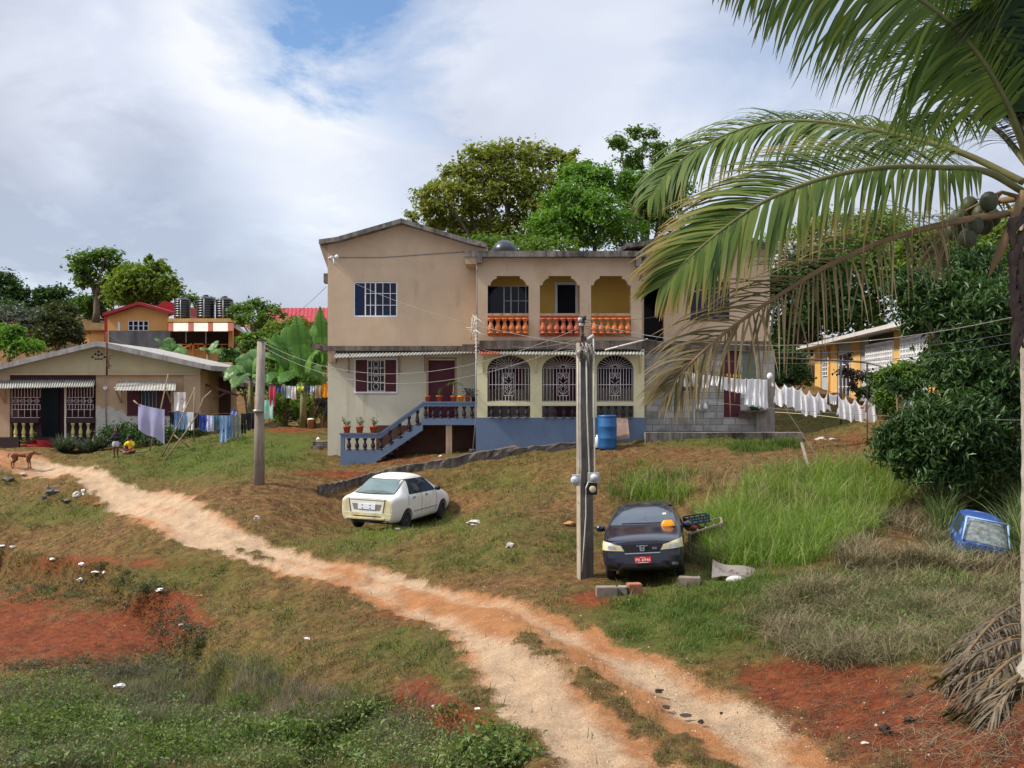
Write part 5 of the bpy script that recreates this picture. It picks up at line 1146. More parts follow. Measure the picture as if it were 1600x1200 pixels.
spiky('aloe_clump', 'spiky grey green aloe clump under the right porch grille', [(132,702),(150,701),(141,700),(160,700)], 33.6, GREYG, 62, .95, 'aloe clumps by the porch', .035)
# --- banana plants
BANL = leaf_mat('banana_leaf', [(.05,.125,.028),(.085,.19,.04),(.13,.26,.06)], .4, .35, .5)
BANP = leaf_mat('banana_leaf_pale', [(.06,.125,.04),(.10,.19,.055),(.16,.27,.09)], .35, .35, .5)
BSTEM = M('banana_stem', srgb(128,124,84), srgb(96,92,62), 3, .8)
def banana(label, base, d, lv, mat=None, grp='banana plants behind the lawn'):
    b = W(base[0], base[1], d); b.z = GX(b.x, b.y); root = thing('banana_plant', label, 'banana plant', b, group=grp); top = W(base[0], base[1]-base[2], d)
    MB().tube([b, b.lerp(top,.6), top], [.16,.13,.08], 10).build('stem', BSTEM, root)
    rr = random.Random(base[0])
    for (x, y, wpx, dz, sag) in lv:
        e = W(x, y, d+dz); s = d/F0; n = 16; mid = top.lerp(e,.5)+Vector((0,0,sag)); ax = []
        for i in range(n+1):
            t = i/n; ax.append(top*(1-t)**2+mid*2*t*(1-t)+e*t*t)
        rows = []; wmax = wpx*s*.42; mid = mid+Vector((0,0,sag*.35)); e = e-Vector((0,0,.12)); prevs = None
        for i, p in enumerate(ax):
            t = i/n; tg = (ax[min(i+1,n)]-ax[max(i-1,0)]).normalized(); sd = tg.cross(Vector((0,-.55,1))); sd = sd.normalized() if sd.length > .05 else Vector((1,0,0))
            if prevs is not None and sd.dot(prevs) < 0: sd = -sd
            prevs = sd; up = sd.cross(tg); up = up if up.z > 0 else -up
            w_ = wmax*min(1, max(0, (t-.1)*6))*(1-max(0,(t-.6)/.4)**2.2)+.015; tear = 1-.35*(rr.random() if t > .25 and rr.random() < .45 else 0)
            rows.append([p-sd*w_*tear+up*w_*.1, p-sd*w_*.5+up*w_*.28, p, p+sd*w_*.5+up*w_*.28, p+sd*w_*(1.0 if rr.random() < .7 else .7)+up*w_*.1])
        lm = MB()
        for i in range(n):
            A_, B_ = rows[i], rows[i+1]; g0 = rr.choice((0,0,.0,.12,.2)); g1 = rr.choice((0,0,.0,.12,.2)); dz0 = Vector((0,0,-rr.uniform(0,.06)*wmax*2)); dz1 = Vector((0,0,-rr.uniform(0,.06)*wmax*2))
            lm.add([A_[0].lerp(B_[0],g0)+dz0, A_[1], A_[2], A_[3], A_[4].lerp(B_[4],g1)+dz1, B_[0].lerp(A_[0],g0)+dz0, B_[1], B_[2], B_[3], B_[4].lerp(A_[4],g1)+dz1], [(0,1,6,5),(1,2,7,6),(2,3,8,7),(3,4,9,8)], True)
        lf = lm.build('leaf', mat or BANL, root)
        MB().tube([p+Vector((0,-.012,.0)) for p in ax], [.03*(1-.8*i/n) for i in range(n+1)], 5).build('midrib', BANP, lf)
    return root
banana('banana plant with a huge leaf arching left over the lawn pole', (474,660,62), 33, [(412,530,44,-1.2,.5),(462,492,38,.3,.3),(505,545,40,-.5,.6),(436,600,36,-1,.7),(510,600,34,.4,.6),(478,515,34,.8,.3),(492,505,26,1.,.3)])
banana('banana plant at the house corner with an upright blade leaf', (506,650,70), 36, [(500,478,28,.2,.1),(470,560,34,-.6,.8),(512,520,30,.5,.3),(488,530,32,-.8,.5)])
banana('banana plant between the lawn pole and the huge leafed one', (444,660,60), 34.2, [(420,560,30,-.6,.6),(430,520,32,.2,.3),(462,535,30,.4,.5),(470,590,30,-.5,.7),(418,600,28,-.8,.8),(448,505,28,.6,.2)])
banana('short banana plant half behind the corner wires', (488,660,46), 33.6, [(455,580,26,-.5,.6),(500,570,28,.3,.5),(520,600,26,.4,.7),(478,560,26,-.2,.3),(466,615,24,-.8,.8)])
banana('banana plant with drooping pale leaves behind the lawn pole', (392,650,58), 35, [(350,595,36,-.6,.9),(372,560,36,.3,.7),(420,560,38,-.4,.8),(362,610,30,-1,.8),(425,605,32,-.6,.7),(398,545,30,.6,.4)], BANP)
banana('banana plant with frayed leaves before the orange veranda', (268,600,44), 50, [(240,530,20,-.5,.4),(262,527,22,.3,.3),(290,555,24,-.4,.6),(250,548,22,-.8,.5),(285,540,20,.5,.4)], BANP)
banana('banana plant leaning right of the orange veranda railing', (325,600,46), 49, [(342,532,18,.2,.1),(315,548,20,-.5,.4),(352,560,22,-.3,.6),(336,545,18,.4,.3)], BANP)
tree('bush', 'tangled green bush hiding the orange wing below the red roof', (460,0), [(400,535,24,16),(430,548,26,18),(465,545,28,18),(500,530,18,22),(480,575,26,20),(420,580,26,18)], 41, MIDG, 5200, .24, trunk=.06, cat='bush')
banana('small banana plant between the orange veranda and the lawn pole', (362,600,36), 46, [(345,555,20,-.5,.5),(380,548,24,.3,.5),(395,570,22,-.3,.6),(360,545,20,.4,.3)])
# --- coconut palm
PALM_T = M('palm_trunk', srgb(168,158,144), srgb(132,122,110), 5, .95, .4, dirt=(srgb(92,82,74), 9, .56))
def frond_mat(name, base_cols, tipc, edge):
    m, nt, b, vec, out = new_mat(name)
    at = nt.new('ShaderNodeAttribute'); at.attribute_name = 'lf'; sp = nt.new('ShaderNodeSeparateColor'); nt.link(at.outputs['Color'], sp.inputs[0])
    col = nt.ramp(sp.outputs[1], [(.1+.8*i/(len(base_cols)-1), c) for i, c in enumerate(base_cols)])
    f = nt.math('MULTIPLY', nt.math('SUBTRACT', nt.math('ADD', sp.outputs[0], nt.math('MULTIPLY', sp.outputs[1], .35)), edge, True), 2.2, True)
    col = nt.mix(f, col, tipc)
    nt.link(col, b.inputs['Base Color']); b.inputs['Roughness'].default_value = .55; b.inputs['Specular IOR Level'].default_value = .2
    t = nt.new('ShaderNodeBsdfTranslucent'); nt.link(nt.mix(1.0, col, (1.05,1.1,.45), 'MULTIPLY'), t.inputs['Color'])
    mx = nt.new('ShaderNodeMixShader'); mx.inputs[0].default_value = .3; nt.link(b.outputs[0], mx.inputs[1]); nt.link(t.outputs[0], mx.inputs[2]); nt.link(mx.outputs[0], out.inputs['Surface'])
    return m
FG = frond_mat('frond_green', [(.042,.080,.013),(.078,.128,.02),(.145,.18,.03)], (.20,.15,.05), .95)
FY = frond_mat('frond_yellowing', [(.044,.082,.013),(.082,.126,.02),(.15,.175,.03)], (.26,.17,.055), .74)
FD = frond_mat('frond_drying', [(.085,.072,.030),(.145,.110,.050),(.24,.18,.09)], (.26,.19,.10), .75)
FDK = frond_mat('frond_dark', [(.014,.034,.010),(.026,.052,.014),(.050,.078,.02)], (.10,.08,.03), .85)
FH = frond_mat('frond_dead', [(.062,.048,.034),(.125,.098,.066),(.22,.175,.12)], (.17,.13,.09), .7)
RACH = M('rachis', srgb(98,96,50), srgb(78,76,40), 4, .6); RACHD = M('dry_rachis', srgb(122,98,66), srgb(96,76,52), 4, .8)
def catmull(P, n):
    P = [Vector(p) for p in P]; Q = [P[0]*2-P[1]]+P+[P[-1]*2-P[-2]]; out = []
    for i in range(n+1):
        u = i/n*(len(P)-1); k = min(int(u), len(P)-2); t = u-k; a, b, c, d = Q[k:k+4]
        out.append(.5*((2*b)+(c-a)*t+(2*a-5*b+4*c-d)*t*t+(3*b-a-3*c+d)*t*t*t))
    return out
def frond(parent, ctrl, mat, rmat, L=.95, nl=75, grav=.55, start=.14, wid=.03, seed=0, fwd=.55, lift=.1, wild=.12, rr0=.045, name='frond', local=False, upv=(0,0,1)):
    rr = random.Random(seed); ax = catmull(ctrl, 90); V = []; Fc = []; A = []
    inv = Matrix.Identity(4) if local else root_inv(parent)
    for i in range(nl):
        t = start+(1-start)*(i+rr.random()*.6)/nl; k = min(int(t*90), 89); p = ax[k].lerp(ax[k+1], t*90-k); tg = (ax[min(k+2,90)]-ax[max(k-1,0)]).normalized()
        side = tg.cross(Vector(upv)); side = side.normalized() if side.length > .05 else Vector((1,0,0)); up = side.cross(tg)
        prof = min(1,(t-start)*5+.35)*(1-max(0,(t-.55)/.45)**1.6*.72)
        for s in (-1,1):
            if rr.random() < .05: continue
            l = L*prof*rr.uniform(.85,1.08); d = (side*s*(1-.45*t)+tg*fwd*(1+1.3*t)+up*lift+Vector((rr.gauss(0,wild),rr.gauss(0,wild),rr.gauss(0,wild)))).normalized()
            g = grav*rr.uniform(.7,1.3); n = 6; q = Vector(p); c0 = len(V); rnd = min(1,max(0,rr.gauss(.5,.22))); tipv = rr.uniform(-.12,.12)
            for j in range(n+1):
                u = j/n; w_ = wid*(min(1,.45+u*3)*(1-u**2.2)+.06); b = d.cross(up+Vector((.13,.2,.05))); b = b.normalized()*w_*.5 if b.length > 1e-4 else side*w_*.5
                for x in (inv@(q-b), inv@(q+b)): V.append(tuple(x)); A.append((min(1,max(0,u*.85+tipv+.12*t)), rnd, 0, 1))
                if j: Fc.append((c0+2*j-2, c0+2*j-1, c0+2*j+1, c0+2*j))
                q = q+d*(l/n); d = (d+Vector((0,0,-g/n*(1+1.2*u)))).normalized()
    o = link(name, np_mesh(name, np.array(V), np.array(Fc), mat, False, {'lf': np.array(A)}), parent)
    mb = MB().tube(ax, [rr0*(1-.86*i/90) for i in range(91)], 7); mb.build('rachis', rmat, o, local=local); return o
dq = 9.6
cp = W(1612,300,dq); bpz = W(1622,1050,9.4); bpz.z = GX(bpz.x,bpz.y)-.1
PM = thing('coconut_palm', 'tall coconut palm at the right edge with arching fronds and nuts', 'palm tree', bpz)
tp = [bpz, W(1618,900,9.45), W(1618,700,9.5), W(1614,500,9.55), cp]
tk = catmull(tp, 60); mb = MB().tube(tk, [(.22 if i < 4 else .165)+.008*(i%3 == 0)-.0005*i for i in range(61)], 18); mb.build('trunk', PALM_T, PM)
def fp(L_): return [W(x,y,d) for x,y,d in L_]
TILT = (.15,-.72,.62)
FR = [
 ([(1606,250,9.5),(1572,160,9.3),(1520,75,9.1),(1450,8,8.9),(1360,-40,8.8),(1250,-66,8.7),(1130,-60,8.6)], FG, RACH, 1.75, 160, .85, 1, (.1,-1,.12), .24, .05),
 ([(1600,285,9.6),(1500,238,9.9),(1400,211,10.2),(1300,193,10.4),(1200,192,10.5),(1110,222,10.5),(1050,265,10.5),(1015,310,10.4)], FG, RACH, 1.12, 165, 1.15, 2, (.0,-.6,.75), .42, .045),
 ([(1600,300,9.5),(1540,268,9.3),(1470,262,9.1),(1380,262,8.9),(1290,278,8.7),(1200,312,8.5),(1130,358,8.4),(1075,405,8.3),(1035,445,8.3)], FY, RACH, 1.22, 150, .66, 3, TILT, .5, .045),
 ([(1600,330,9.5),(1500,345,9.2),(1400,370,8.9),(1300,412,8.7),(1210,466,8.5),(1130,522,8.35),(1075,572,8.2),(1040,612,8.2)], FD, RACHD, 1.05, 105, .8, 4, TILT, .45, .024),
 ([(1606,240,9.8),(1560,150,10.3),(1500,95,10.8),(1430,65,11.2),(1350,62,11.6)], FDK, RACH, 1.4, 130, 1.0, 5, (0,-.7,.7), .4, .042),
 ([(1612,230,9.8),(1610,110,10.1),(1595,10,10.4),(1560,-80,10.6)], FDK, RACH, 1.6, 150, .8, 6, (0,-.9,.3), .2, .042),
 ([(1616,235,9.5),(1640,100,9.2),(1640,0,9.0),(1600,-70,8.8)], FDK, RACH, 1.6, 150, .9, 7, (-.3,-.9,.3), .2, .042),
 ([(1620,260,9.6),(1680,180,9.6),(1760,130,9.6),(1860,130,9.7),(1950,190,9.8)], FG, RACH, 1.1, 70, .7, 8, (0,-.5,.8), .5, .042),
 ([(1620,290,9.5),(1700,260,9.2),(1800,270,9.0),(1880,320,8.8)], FY, RACH, 1.1, 70, .8, 9, (0,-.5,.8), .5, .042),
 ([(1620,300,9.8),(1700,300,10.4),(1790,340,11),(1850,410,11.4)], FG, RACH, 1.1, 60, .8, 10, (0,0,1), .5, .042),
 ([(1608,260,9.9),(1560,205,10.6),(1510,180,11.4),(1450,190,12.2),(1400,225,12.6)], FDK, RACH, 1.2, 90, .9, 11, (0,-.5,.8), .4, .042),
 ([(1612,240,9.9),(1575,130,10.4),(1545,40,10.9),(1500,-40,11.4)], FDK, RACH, 1.6, 150, .9, 14, (.3,-.6,.7), .25, .042),
 ([(1590,310,9.6),(1540,320,10.0),(1490,350,10.3),(1460,400,10.5)], FD, RACHD, .9, 50, .9, 13, (0,-.6,.7), .5, .026),
 ([(1620,330,9.7),(1660,420,9.8),(1690,540,9.8),(1700,650,9.8)], FD, RACHD, .9, 60, .8, 12, (0,0,1), .5, .026)]
for c, m_, rm, L_, nl, g, sd, uv, fw_, wd_ in FR: frond(PM, fp(c), m_, rm, L_, nl, g, seed=sd, wild=.07 if m_ is not FD else .16, wid=wd_, upv=uv, fwd=fw_)
NUT = M('green_coconut', srgb(66,70,40), srgb(46,50,32), 3, .55, dirt=(srgb(80,66,44), 4, .6))  # green darkened: the shade they hang in is put into the colour
for x, y, dd in ((1545,315,9.35),(1522,352,9.3),(1512,372,9.3),(1532,335,9.5),(1500,342,9.5),(1515,322,9.6),(1490,360,9.7),(1538,352,9.6),(1550,340,9.7)):
    c = W(x,y,dd); MB().ball(c, .105, 14, (1,1,1.15)).build('coconut', NUT, PM)
s = MB()
for x, y, dd in ((1545,315,9.35),(1512,372,9.3),(1500,342,9.5),(1532,335,9.5)): s.tube([W(1600,310,9.6), W(1565,300,9.5), W(x,y-8,dd)], [.03,.022,.012], 6)
s.build('fruit_stalk', RACHD, PM)
s = MB(); rr = random.Random(4)
for k in range(16):
    y = 330+k*12; s.tube([W(1600+rr.uniform(-8,14),y,9.45), W(1590+rr.uniform(-12,6),y+20,9.3), W(1592+rr.uniform(-14,10),y+70,9.3)], [.06,.05,.012], 6)
s.build('old_leaf_bases', M('dark_leaf_base', srgb(76,62,52), srgb(54,44,38), 6, .95, .3), PM)
MB().tube([W(1600,300,9.4), W(1560,400,9.3), W(1545,432,9.3)], [.05,.05,.01], 8).build('dead_spathe', RACHD, PM)
# fallen dry fronds heaped at its foot
heap = [((1620,985),(1560,985,.42),(1490,1030,.30),(1450,1062,.06)),((1625,1000),(1570,1010,.45),(1500,1062,.3),(1448,1040,.04)),((1630,1010),(1580,1040,.36),(1520,1080,.22),(1470,1105,.03)),((1620,960),(1590,950,.3),(1545,990,.45),(1470,1025,.12)),((1640,1050),(1590,1075,.25),(1540,1105,.18),(1490,1118,.03)),((1650,1030),(1600,1030,.5),(1540,1050,.42),(1462,1075,.1)),((1640,1080),(1600,1095,.2),(1570,1120,.1),(1530,1130,.03)),((1605,970),(1575,1000,.5),(1535,1045,.35),(1500,1090,.12))]
names = ['topmost arching','upper leftward','middle flattened','steep leaning','lowest forward','longest crossing','short broken','inner twisted']
for i, h in enumerate(heap):
    p = [];
    for k, q in enumerate(h):
        g_ = G(min(q[0],1640), q[1]+14); z = g_.z+.62*(q[2] if len(q) > 2 else .25); p.append(Vector((g_.x, g_.y+.1*i-.3, z)))
    t = thing('fallen_frond', names[i]+' dry palm frond in the heap at the palm foot', 'palm frond', p[-1], group='dry fronds heaped by the palm')
    frond(t, p, FH, RACHD, .46, 60, .6, seed=40+i, wild=.28, wid=.032, fwd=1.25, rr0=.04, name='leaflets', start=.1)
# --- grasses
def blade_mesh(base, h, bend, wid, seg=3, az=None, lean=None):
    n = len(base); az = RNG.uniform(0, 6.283, n) if az is None else az; dv = np.stack([np.cos(az), np.sin(az), np.zeros(n)], 1); sv = np.stack([-np.sin(az), np.cos(az), np.zeros(n)], 1)
    tw = RNG.uniform(-.8,.8,n); sv = sv*np.cos(tw)[:,None]+dv*np.sin(tw)[:,None]
    V = []
    for j in range(seg+1):
        u = j/seg; c = base+np.array([0,0,1])*(h*(u-.38*bend*u**2.2))[:,None]+dv*(h*bend*u**1.8)[:,None]
        w = (wid*(1-u**1.5*.96)*.5)[:,None]; V += [c-sv*w, c+sv*w]
    V = np.stack(V, 1); idx = np.arange(n)[:,None]*(2*(seg+1))
    Fc = np.concatenate([idx+np.array([2*j,2*j+1,2*j+3,2*j+2]) for j in range(seg)], 0)
    return V.reshape(-1,3), Fc
def sample(poly, n, holes=()):
    xs = [p[0] for p in poly]; ys = [p[1] for p in poly]; px = RNG.uniform(min(xs), max(xs), n*3); py = RNG.uniform(min(ys), max(ys), n*3)
    k = in_poly(px, py, poly)
    for hpoly in holes: k &= ~in_poly(px, py, hpoly)
    px, py = px[k][:n], py[k][:n]; x, d = Gmany(px, py)
    x = x+RNG.normal(size=len(x))*.03; d = d*(1+RNG.normal(size=len(x))*.004)
    return np.stack([x, d*K, Hd(x, d)-.02], 1), px, py
def patchy(b, px, py, scale, lo, hi, seed):
    q = fbm(b[:,0]*scale, b[:,1]*scale, seed, 3); k = RNG.random(len(b)) < smooth01(q, lo, hi); return b[k], px[k], py[k]
def tuftify(b, k, spread):
    c = np.repeat(b, k, 0); o = RNG.normal(size=(len(c),2))*spread; c[:,:2] += o; c[:,2] = Hd(c[:,0], c[:,1]/K)-.02; return c
def stuff(name, v, f, mat, label=None):
    o = link(name, np_mesh(name, v, f, mat)); o['kind'] = 'stuff'; return o
LAWN = leaf_mat('lawn_blade', [(.075,.062,.022),(.075,.085,.024),(.13,.115,.045),(.19,.145,.07)], .2, .6, .5)
LUSH = leaf_mat('lush_blade', [(.045,.082,.014),(.072,.122,.020),(.115,.165,.034)], .25, .5, .7)
TALL = leaf_mat('tall_grass_blade', [(.075,.140,.020),(.125,.215,.030),(.18,.28,.045),(.27,.29,.10)], .4, .4, .5)
DRYG = leaf_mat('dry_stalk', [(.046,.036,.022),(.10,.078,.044),(.19,.15,.088),(.31,.255,.155)], .2, .7, 1.2)
WEED = leaf_mat('weed_leaf', [(.040,.072,.024),(.075,.125,.036),(.14,.20,.06),(.21,.23,.09)], .3, .5, 1.0)
ALL = [(-60,690),(300,660),(520,720),(1000,690),(1280,640),(1420,690),(1660,780),(1660,1205),(-60,1205)]
def lawn():
    b, px, py = sample(ALL, 270000); x, y = b[:,0], b[:,1]
    tr, red, grn, marl, n3 = masks(x, y, px, py)
    pr = (1-smooth01(tr,.15,.5)*.995)*(1-.93*smooth01(red,.3,.6)); keep = RNG.random(len(b)) < pr
    b, grn, py = b[keep], grn[keep], py[keep]; g = RNG.random(len(b)) < grn*.9
    tf = fbm(b[:,0]*2.2, b[:,1]*2.2, 55, 3); h = (.022+.085*RNG.random(len(b))**2)*(.5+1.3*smooth01(tf,.35,.7))*(1+.8*grn); s = .006+.0006*b[:,1]
    for nm, sel, m_ in (('dry_turf', ~g, LAWN), ('lawn_grass', g, LUSH)):
        v, f = blade_mesh(b[sel], h[sel], RNG.uniform(.3,1.2,sel.sum()), s[sel], 1); stuff(nm, v, f, m_)
lawn()
for nm_, mt_, n_, sd_ in (('lawn_tufts', LUSH, 2600, 401), ('dry_tufts', LAWN, 2600, 402), ('straw_tufts', DRYG, 1100, 403)):
    b, px, py = sample(ALL, n_); tr_, red_, grn_, _, _ = masks(b[:,0], b[:,1], px, py)
    kk = (tr_ < .2) & (red_ < .55) & ((grn_ > .35) if mt_ is LUSH else (grn_ < .5)); b, px, py = b[kk], px[kk], py[kk]; b, px, py = patchy(b, px, py, 1.1, .3, .6, sd_)
    b = tuftify(b, 9, .05); n = len(b); v, f = blade_mesh(b, RNG.uniform(.04,.15,n), RNG.uniform(.3,1.4,n), .004+.0005*b[:,1], 2); stuff(nm_, v, f, mt_)
TG = [(960,775),(1010,742),(1110,745),(1200,735),(1300,738),(1395,728),(1440,760),(1400,800),(1340,850),(1260,885),(1160,890),(1100,880),(1085,845),(1100,800),(1020,790)]
b, px, py = sample(TG, 1500); b, px, py = patchy(b, px, py, .55, .22, .46, 77); edge = fbm(b[:,0]*.8, b[:,1]*.8, 78, 3); hk = np.repeat(.45+.9*edge, 11); b = tuftify(b, 11, .12); n = len(b)
v, f = blade_mesh(b, hk*RNG.uniform(.3,1.05,n), RNG.uniform(.1,1.3,n), RNG.uniform(.010,.026,n), 4); stuff('tall_grass', v, f, TALL)
b, px, py = sample(TG, 260); b = tuftify(b, 5, .1); n = len(b); v, f = blade_mesh(b, RNG.uniform(.6,1.2,n), RNG.uniform(.3,1.2,n), RNG.uniform(.006,.012,n), 4); stuff('seeding_grass', v, f, DRYG)
b, px, py = sample([(930,745),(1010,720),(1110,735),(1040,790),(960,800)], 240); b, px, py = patchy(b, px, py, .8, .35, .6, 79); b = tuftify(b, 9, .12); n = len(b); v, f = blade_mesh(b, RNG.uniform(.15,.5,n), RNG.uniform(.3,1.3,n), RNG.uniform(.008,.016,n), 4); stuff('sparse_grass', v, f, LUSH)
b, px, py = sample([(1080,915),(1160,892),(1300,888),(1345,905),(1240,945),(1170,1000),(1080,1010),(1040,960)], 1500); b, px, py = patchy(b, px, py, .9, .3, .6, 80); b = tuftify(b, 8, .1); n = len(b); v, f = blade_mesh(b, RNG.uniform(.05,.24,n), RNG.uniform(.2,1.1,n), RNG.uniform(.006,.012,n), 3); stuff('short_lush_grass', v, f, LUSH)
# tall cane-like grass round the wreck
b, px, py = sample([(1440,800),(1480,770),(1600,760),(1640,880),(1590,890),(1572,800),(1500,795),(1470,860)], 170); b = tuftify(b, 12, .1); n = len(b); v, f = blade_mesh(b, RNG.uniform(.5,1.5,n), RNG.uniform(.2,.9,n), RNG.uniform(.02,.04,n), 5); stuff('cane_grass', v, f, leaf_mat('cane_blade', [(.05,.085,.025),(.085,.125,.04),(.15,.18,.075)], .3, .45, .8))
b, px, py = sample([(1450,858),(1500,850),(1590,862),(1590,885),(1450,885)], 60); b = tuftify(b, 10, .12); n = len(b); v, f = blade_mesh(b, RNG.uniform(.25,.7,n), RNG.uniform(.3,1.4,n), RNG.uniform(.012,.024,n), 4); stuff('cane_grass', v, f, MC['cane_blade'])
# dry brown weeds: right mound, behind the car, left foreground
def dry(name, poly, n, k, h0, h1, w=.006, m_=None, sp=.1, bend=(.1,.9)):
    b, px, py = sample(poly, n); b, px, py = patchy(b, px, py, .9, .22, .55, n); hk = np.repeat(.55+.9*fbm(b[:,0]*.9, b[:,1]*.9, n+1, 3), k); b = tuftify(b, k, sp); q = len(b); v, f = blade_mesh(b, hk*RNG.uniform(h0,h1,q), RNG.uniform(*bend,q), np.full(q,w)*(b[:,1]/14)**.6, 3); return stuff(name, v, f, m_ or DRYG)
dry('dry_weeds', [(1190,945),(1260,915),(1340,900),(1460,880),(1600,900),(1600,985),(1500,1030),(1400,1040),(1290,1040),(1215,1010),(1170,975)], 2300, 11, .10, .46, .0095, None, .12, (.4,1.9))
dry('mound_grass', [(1190,945),(1260,915),(1340,900),(1460,880),(1600,900),(1600,985),(1500,1030),(1400,1040),(1290,1040),(1215,1010),(1170,975)], 1000, 9, .08, .38, .009, LUSH, .1, (.4,1.6))
dry('brown_bracken', [(1300,850),(1360,800),(1430,760),(1500,800),(1490,850),(1600,880),(1600,900),(1440,890),(1320,895)], 900, 12, .2, .6, .012, None, .1, (.3,1.5))
dry('dead_grass', [(1070,880),(1072,825),(1130,820),(1140,860),(1128,890)], 150, 14, .15, .55, .009)
dry('weed_stalks', [(180,1090),(260,1060),(400,1050),(520,1080),(620,1110),(690,1140),(660,1170),(560,1150),(420,1130),(300,1130),(200,1150)], 800, 12, .1, .38, .006, leaf_mat('purple_stalk', [(.065,.050,.042),(.13,.105,.085),(.22,.185,.14)], .2, .7, 1.2))
dry('withered_stalks', [(0,1050),(140,1050),(300,1040),(340,1080),(200,1120),(60,1140),(0,1130)], 520, 10, .08, .3, .006, MC['purple_stalk'])
dry('weed_stalks', [(0,1100),(300,1090),(560,1110),(800,1165),(820,1205),(0,1205)], 520, 9, .08, .30, .006, MC['purple_stalk'])
dry('straw', [(0,1100),(300,1090),(560,1110),(800,1165),(820,1205),(0,1205)], 380, 8, .06, .24, .005)
dry('straw', [(1200,1030),(1480,1040),(1600,1100),(1600,1205),(1350,1205),(1180,1120)], 180, 5, .02, .10, .004, None, .12, (.6,2.2))
dry('sparse_weeds', [(0,880),(200,900),(260,945),(200,965),(0,950)], 420, 9, .04, .2, .007, LUSH, .1, (.3,1.3))
dry('sparse_weeds', [(0,940),(200,935),(290,990),(280,1050),(0,1045)], 260, 8, .03, .14, .005, None, .1, (.3,1.5))
dry('withered_stalks', [(0,1150),(200,1160),(320,1205),(0,1205)], 240, 10, .08, .26, .006, MC['purple_stalk'])
dry('green_weed_grass', [(0,1110),(180,1080),(420,1110),(640,1120),(740,1130),(840,1170),(820,1205),(560,1205),(0,1205)], 1500, 9, .05, .30, .009, LUSH, .08)
dry('verge_grass', MED, 700, 9, .03, .12, .005, LUSH, .06)
dry('ditch_grass', [(330,1040),(400,1010),(430,1060),(440,1110),(370,1110)], 70, 10, .1, .36, .009, leaf_mat('ditch_blade', [(.03,.055,.015),(.05,.085,.022),(.085,.11,.04)], .3, .5, 1), .09)
dry('slope_tufts', [(540,830),(700,800),(740,830),(600,850),(560,846)], 420, 9, .05, .16, .008, TALL, .09)
dry('slope_tufts', [(800,845),(905,835),(905,860),(830,868)], 160, 10, .06, .24, .008, LUSH, .09)
dry('rail_weeds', [(1140,695),(1240,688),(1260,700),(1150,712)], 220, 10, .08, .3, .011, LUSH, .1)
def weeds(name, poly, n, k, size, h, mat, asp=.5):
    b, px, py = sample(poly, n); c = np.repeat(b, k, 0); q = len(c); hh = np.repeat(RNG.uniform(.4,1,len(b))*h, k)
    c = c+np.stack([RNG.normal(size=q)*.09, RNG.normal(size=q)*.09, RNG.random(q)*hh], 1)
    nn = unit(np.array([0,0,1.])+RNG.normal(size=(q,3))*.6); v, f = leaves(c, nn, size*(.5+RNG.random(q)), asp); stuff(name, v, f, mat)
weeds('ground_weeds', [(0,1120),(150,1085),(300,1110),(460,1130),(600,1110),(720,1130),(800,1170),(830,1205),(0,1205)], 1500, 16, .055, .22, WEED)
WEED2 = leaf_mat('broad_weed_leaf', [(.045,.075,.022),(.085,.13,.03),(.15,.19,.05)], .35, .5, .7)
FORE = [(0,1110),(150,1085),(300,1100),(460,1120),(600,1105),(720,1125),(810,1170),(840,1205),(0,1205)]
def weeds2(name, poly, n, k, size, h, mat, asp, seed, lo, hi):
    b, px, py = sample(poly, n); b, px, py = patchy(b, px, py, .8, lo, hi, seed); c = np.repeat(b, k, 0); q = len(c); hh = np.repeat(RNG.uniform(.3,1,len(b))*h, k)
    c = c+np.stack([RNG.normal(size=q)*.12, RNG.normal(size=q)*.12, RNG.random(q)*hh], 1); nn = unit(np.array([0,0,.8])+RNG.normal(size=(q,3))*.7)
    v, f = leaves(c, nn, size*(.4+1.2*RNG.random(q)), asp, .25); stuff(name, v, f, mat)
weeds2('broad_weeds', FORE, 420, 26, .085, .32, WEED2, .55, 301, .45, .62)
weeds2('broad_weeds', FORE, 200, 18, .11, .24, WEED, .4, 302, .45, .6)
b, px, py = sample(FORE, 260); n = len(b); v, f = blade_mesh(b, RNG.uniform(.3,.62,n), RNG.uniform(.1,.8,n), np.full(n,.007), 4); stuff('tall_stems', v, f, DRYG)
def litter_bits(name, poly, n, L0, L1, mat, w=.012):
    b, px, py = sample(poly, n); q = len(b); b[:,2] += .03; v, f = blade_mesh(b, RNG.uniform(L0,L1,q), RNG.uniform(2.5,5,q), np.full(q,w), 2); v[:,2] = np.maximum(v[:,2], Hd(v[:,0], v[:,1]/K)+.004); stuff(name, v, f, mat)
CHIP = leaf_mat('dark_leaf_litter', [(.030,.020,.016),(.070,.045,.032),(.15,.10,.07)], .1, .8, 1)
RBANK = [(1180,1040),(1300,1045),(1480,1050),(1600,1090),(1600,1205),(1340,1205),(1200,1130)]
litter_bits('leaf_litter', RBANK, 1300, .015, .05, CHIP); litter_bits('leaf_litter', [(0,925),(200,915),(300,980),(300,1055),(0,1050)], 700, .02, .06, CHIP, .014)
litter_bits('straw_litter', RBANK, 500, .03, .09, DRYG, .005); litter_bits('straw_litter', [(1420,1080),(1600,1060),(1600,1205),(1400,1180)], 700, .04, .16, FH if False else DRYG, .008)
litter_bits('leaf_litter', [(440,930),(620,940),(740,1010),(760,1100),(560,1090),(420,1010)], 900, .02, .06, CHIP)
weeds('ground_weeds', [(0,1060),(120,1050),(160,1080),(60,1110),(0,1110)], 260, 14, .05, .18, WEED)
